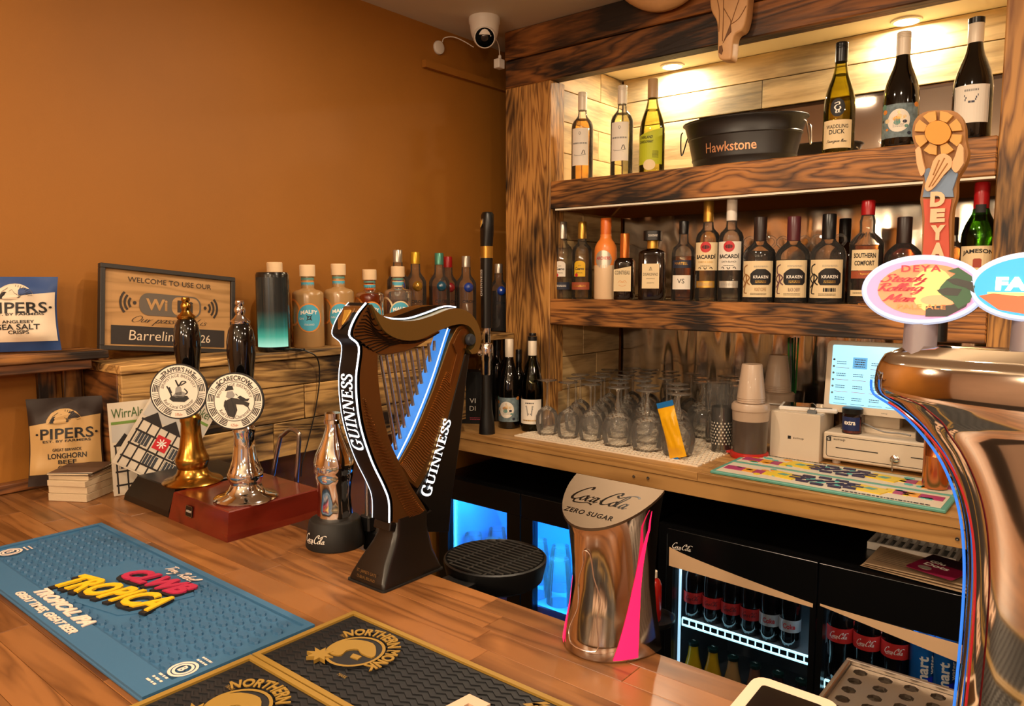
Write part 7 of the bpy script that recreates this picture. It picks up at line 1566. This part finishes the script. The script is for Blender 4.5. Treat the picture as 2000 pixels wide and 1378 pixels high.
RFLB = mat('blue_reflection_glow', '#2b6fe0', .3, emit=(.03, .25, 1.0), es=.45); RFLR = mat('red_reflection_paint', '#b0202c', .3, coat=.5)  # blue and red reflections on the chrome edge, laid on as coloured strips
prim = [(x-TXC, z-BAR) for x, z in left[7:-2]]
obj('blue_reflection', MB().tube([(x-.0005, -.012, z) for x, z in prim], .0013, 6), RFLB, tc_, smooth=True); obj('red_reflection', MB().tube([(x+.010, -.0285, z) for x, z in prim[10:]], .0011, 6), RFLR, tc_, smooth=True)
for s in (-1, 0, 1): obj('tap_spout', MB().lathe([(.009, -.05), (.011, -.048), (.012, 0), (0, .002)], 16, Matrix.Translation((s*.13-.0, .045, ztop-BAR-.03))), CHROME, tc_, smooth=True); obj('spout_arm', MB().tube([(s*.13, .02, ztop-BAR-.03), (s*.13, .045, ztop-BAR-.03)], .009, 12), CHROME, tc_, smooth=True)
# oval badges
def badge(u, v, lab, face, rim, content, wpx=104, hpx=64):
    q = Py(u, v, TY-.005); sc_ = q.y / FPX * 1.0; dist = (q - Vector((0, 0, CZ))).dot(_fw); aw = wpx*dist/FPX; ah = hpx*dist/FPX
    fz = math.atan2(-q.x, q.y)*1.0
    t = thing('beer_badge', lab, 'badge', q, rot=(-.10, 0, YAW*.0 + fz*1.0 - .12), group='lit oval badges on the chrome column')
    obj('housing', MB().prism(ell(aw*1.02, ah*1.03, 40), 0, .016), mat('badge_housing', '#8f8a90', .3, .6), t, smooth=30)
    rg = pen([ell(aw*.97, ah*.96, 48) + [(aw*.97, 0)]], aw*.10, 1, smooth=False); f_ = obj('lens', MB().prism(ell(aw*.94, ah*.93, 40), -.003, -.0002), face, t)
    obj('rim', MB().tube([(aw*.975*math.cos(a), -.001, ah*.97*math.sin(a)) for a in [2*PI*i/56 for i in range(57)]], .0028, 6), rim, t, smooth=True)
    content(t, f_, aw, ah)
    obj('stalk', MB().tube([(0, .012, -ah*.9), (0, .010, -ah*1.0 - .035)], .014, 14), mat('stalk_grey', '#8a8088', .4), t, smooth=True)
    return t
def lit(nm, col, es): return mat(nm, col, .35, emit=col, es=es)
RIMW = lit('badge_rim_glow', '#b8ccf0', .55)
def deya(t, f, a, b):
    decal('orange_field', ell(a*.80, b*.78, 28), lit('badge_peach', '#f08a5c', .40), f, (a*.06, -.0034, 0))
    decal('pale_glow', [(x, y) for x, y in ell(a*.34, b*.66, 20)], lit('badge_pale_yellow', '#dccb78', .42), f, (a*.18, -.0038, 0))
    decal('pale_cloud', ell(a*.30, b*.16, 16), lit('badge_cloud', '#f0a070', .45), f, (a*.30, -.0040, -b*.32))
    GR = lit('badge_green', '#12502f', .2); DK = lit('badge_dark', '#131a1c', .2)
    decal('profile_shoulder', [(a*.10, -b*.50), (a*.10, -b*.82), (a*.45, -b*.80), (a*.74, -b*.50), (a*.80, -b*.2), (a*.5, -b*.46)], DK, f, (0, -.0042, 0))
    decal('profile_head', [(a*.28, -b*.06), (a*.32, b*.10), (a*.40, b*.28), (a*.56, b*.50), (a*.74, b*.44), (a*.86, b*.10), (a*.80, -b*.36), (a*.62, -b*.56), (a*.52, -b*.34), (a*.36, -b*.18)], GR, f, (0, -.0044, 0))
    decal('profile_hat', [(a*.40, b*.56), (a*.58, b*.66), (a*.80, b*.40), (a*.82, b*.24), (a*.60, b*.44)], GR, f, (0, -.0048, 0)); decal('profile_beard', [(a*.26, -b*.02), (a*.42, b*.06), (a*.66, b*.02), (a*.60, -b*.18), (a*.38, -b*.16)], DK, f, (0, -.0048, 0)); decal('profile_hair', [(a*.40, b*.30), (a*.56, b*.34), (a*.82, b*.22), (a*.86, -b*.1), (a*.72, b*.06), (a*.52, b*.16)], DK, f, (0, -.0048, 0))
    RD = lit('badge_red_ink', '#b01432', .3)
    text('lettering', 'DEYA', a*.66, b*.20, RD, f, (-a*.02, -.005, b*.64), bold=.02, spacing=1.2)
    for k, s in enumerate(('Steady', 'Rolling', 'Man')): text('lettering', '', a*(.80, .80, .58)[k], b*(.36, .36, .26)[k], RD, f, (-a*(.30, .34, .36)[k], -.005, b*(.30, .02, -.26)[k]), src=cursive(s, .24, .4, .3))
    text('lettering', 'PALE ALE', a*.80, b*.14, lit('badge_orange_ink', '#ff7a3c', .6), f, (a*.02, -.005, -b*.52), bold=.02, spacing=1.1)
badge(1800, 566, 'lit pink oval beer badge with red script and a dark bearded profile', lit('badge_pink', '#e79ad0', .42), RIMW, deya)
def faith(t, f, a, b):
    decal('desert', [(-a*.84, -b*.30), (-a*.6, -b*.22), (-a*.2, -b*.30), (a*.3, -b*.24), (a*.84, -b*.32), (a*.5, -b*.72), (0, -b*.86), (-a*.5, -b*.72)], lit('badge_desert', '#e2542a', .7), f, (0, -.0034, 0)); decal('horizon_glow', rect(-a*.7, a*.7, -b*.30, -b*.18), lit('badge_horizon', '#f6d27a', .8), f, (0, -.0032, 0))
    text('lettering', 'FAITH', a*1.15, b*.42, lit('badge_white_ink', '#ffffff', 1.0), f, (a*.0, -.004, b*.08), bold=.06)
badge(2016, 560, 'lit sky blue oval beer badge with white word over an orange desert', lit('badge_cyan', '#18a4dc', .6), RIMW, faith)
# carved pump handle with sun, raised arms and column of letters
HY = TY + .045
def hh_(u, v): q = Py(u, v, HY); return (q.x, q.z)
h0 = hh_(1836, 520)
t = thing('sun_pump_handle', 'carved wooden tap handle of a bearded figure lifting a sun, with raised letters', 'tap handle', (h0[0], HY, ztop))
def rl(pts): return [(hh_(*p)[0]-h0[0], hh_(*p)[1]-ztop) for p in pts]
WDH = mat('carved_wood_edge', '#9a6a34', .5); SUNR = mat('sun_ray_wood', '#c99a4c', .5); SUNC = mat('sun_disc_wood', '#d9902c', .5); SKIN = mat('carved_pale_wood', '#d8ac80', .55); SHIRT = mat('carved_blue_paint', '#6f88a8', .55); TROU = mat('carved_red_paint', '#bf4a34', .55); LETW = mat('carved_letter_wood', '#e2bd98', .5)
outl = spline([(1803, 520), (1804, 420), (1800, 390), (1806, 345), (1792, 318), (1795, 300), (1785, 270), (1788, 240), (1806, 222), (1840, 217), (1872, 222), (1886, 245), (1888, 275), (1893, 300), (1886, 325), (1872, 350), (1870, 385), (1862, 420), (1860, 520)], 4)
o = obj('board', MB().prism(rl(outl), -.006, .008), WDH, t, smooth=30)
obj('shaft', MB().tube([(0, .001, .001), (0, .001, rl([(1836, 500)])[0][1])], .009, 12), BLACK, t, smooth=True)
C0 = (1837, 263)
def pc(r, a): return (C0[0] + r*math.cos(a), C0[1] - r*.92*math.sin(a))
for k in range(8):
    a0 = 2*PI*k/8 + .14; a1 = 2*PI*(k+1)/8 - .10; obj('sun_ray', MB().prism(rl([pc(27, a0), pc(27, a1), pc(46, a1+.02), pc(47, (a0+a1)/2), pc(46, a0-.02)]), -.011, -.0062), SUNR, t)
obj('sun_disc', MB().prism(rl([pc(25, 2*PI*i/28) for i in range(28)]), -.013, -.0062), SUNC, t, smooth=30)
obj('arm', MB().prism(rl(spline([(1793, 296), (1802, 290), (1808, 318), (1812, 336), (1804, 346), (1796, 322)], 3)), -.0125, -.0062), SKIN, t); obj('arm', MB().prism(rl(spline([(1886, 292), (1878, 284), (1870, 308), (1862, 326), (1872, 340), (1886, 322)], 3)), -.0125, -.0062), SKIN, t)
obj('blue_shirt', MB().prism(rl([(1808, 335), (1818, 330), (1850, 345), (1866, 326), (1874, 342), (1864, 372), (1866, 386), (1806, 386), (1812, 360)]), -.010, -.0062), SHIRT, t)
obj('beard', MB().prism(rl(spline([(1828, 318), (1838, 306), (1852, 304), (1864, 314), (1862, 330), (1848, 345), (1832, 366), (1818, 376), (1812, 366), (1820, 344)], 3)), -.0135, -.0062), SKIN, t)
for st_ in ([(1850, 312), (1838, 335), (1820, 368)], [(1856, 322), (1840, 346), (1826, 366)], [(1840, 316), (1828, 345)]): obj('beard_groove', MB().tube([(x, -.0136, z) for x, z in rl(spline(st_, 4))], .0006, 5), WDH, t)
obj('red_trousers', MB().prism(rl([(1807, 390), (1862, 390), (1856, 430), (1858, 518), (1805, 518), (1810, 430)]), -.0095, -.0062), TROU, t)
for ch, v0_, v1_ in (('D', 375, 406), ('E', 408, 436), ('Y', 440, 470), ('A', 474, 504)):
    a_, b_ = rl([(1836-15, v1_), (1836+15, v0_)]); text('carved_letter', ch, b_[0]-a_[0], b_[1]-a_[1], LETW, t, ((a_[0]+b_[0])/2, -.0098, (a_[1]+b_[1])/2), bold=.07, ext=.06)
# ================================================================ drip tray and payment tablet at the bar edge
zt_ = 1.062
a, b, c = Pz(1660, 1288, zt_), Pz(1860, 1338, zt_), Pz(1613, 1350, zt_)
DX0, DX1, DY0, DY1 = a.x-.004, a.x+.27, BAR_Y+.004, a.y+.002
t = thing('steel_drip_tray', 'brushed steel drip tray with round holes hung behind the chrome column', 'drip tray', (DX0, DY0, zt_-.03)); w, d = DX1-DX0, DY1-DY0
obj('tray_walls', MB().box(0, w, 0, .006, 0, .032, bev=.001).box(0, w, d-.006, d, 0, .032, bev=.001).box(0, .006, .006, d-.006, 0, .032, bev=.001).box(w-.006, w, .006, d-.006, 0, .032, bev=.001).box(.006, w-.006, .006, d-.006, 0, .004), STEEL, t)
# perforated plate: each cell a square with a real octagonal hole
pl = MB(); nx, ny = 9, 6; cw_, ch_ = (w-.014)/nx, (d-.014)/ny
for j in range(ny):
    for i in range(nx):
        X, Y = .007 + (i+.5)*cw_, .007 + (j+.5)*ch_; r = .0085 if (i + j) % 1 == 0 else .006; ang = [PI/8 + PI/4*k for k in range(8)]
        inn = [(X + min(r, cw_*.36)*math.cos(q), Y + min(r, ch_*.36)*math.sin(q)) for q in ang]
        sq_ = []
        for q in ang:
            m_ = max(abs(math.cos(q)), abs(math.sin(q))); sq_.append((X + cw_/2*math.cos(q)/m_, Y + ch_/2*math.sin(q)/m_))
        cor = [(X+cw_/2, Y+ch_/2), (X-cw_/2, Y+ch_/2), (X-cw_/2, Y-ch_/2), (X+cw_/2, Y-ch_/2)]
        V = [(x, y, .026) for x, y in inn] + [(x, y, .026) for x, y in sq_] + [(x, y, .026) for x, y in cor] + [(x, y, .022) for x, y in inn]
        F = [(k, (k+1) % 8, (k+1) % 8 + 8, k+8) for k in range(8)] + [(8, 9, 16), (10, 11, 17), (12, 13, 18), (14, 15, 19)] + [(k, (k+1) % 8, (k+1) % 8 + 20, k+20) for k in range(8)]
        pl.add(V, F)
obj('perforated_plate', pl, mat('satin_steel_plate', '#9a9086', .35, 1.0), t); obj('hook_bracket', MB().box(.04, .10, -.012, .0, .005, .012).box(.16, .22, -.012, 0, .005, .012), STEEL, t)
zq = 1.098; a, b, c = Pz(1478, 1316, zq+.02), Pz(1640, 1372, zq+.02), Pz(1448, 1378, zq+.02)
ex = b-a; an = math.atan2(ex.y, ex.x); wT = ex.length*1.02; dT = .16
t = thing('payment_tablet', 'white framed tablet with blank dark screen lying on the bar corner', 'tablet', ((a.x+b.x)/2, (a.y+b.y)/2 - dT/2, BAR+.001), rot=(0, 0, an))
o = obj('shell', MB().prism(rrect(wT, dT, .014), 0, .012, 'z'), mat('tablet_white', '#dcc4aa', .4), t, (0, 0, .022), (.08, 0, 0), smooth=30); obj('screen', MB().prism(rrect(wT-.026, dT-.03, .004), .0122, .0128, 'z'), mat('tablet_dark', '#17110f', .12), o); obj('stand', MB().prism([(-dT*.4, 0), (dT*.42, 0), (dT*.42, .026), (-dT*.4, .012)], -.03, .03, 'x'), WHITE, t)
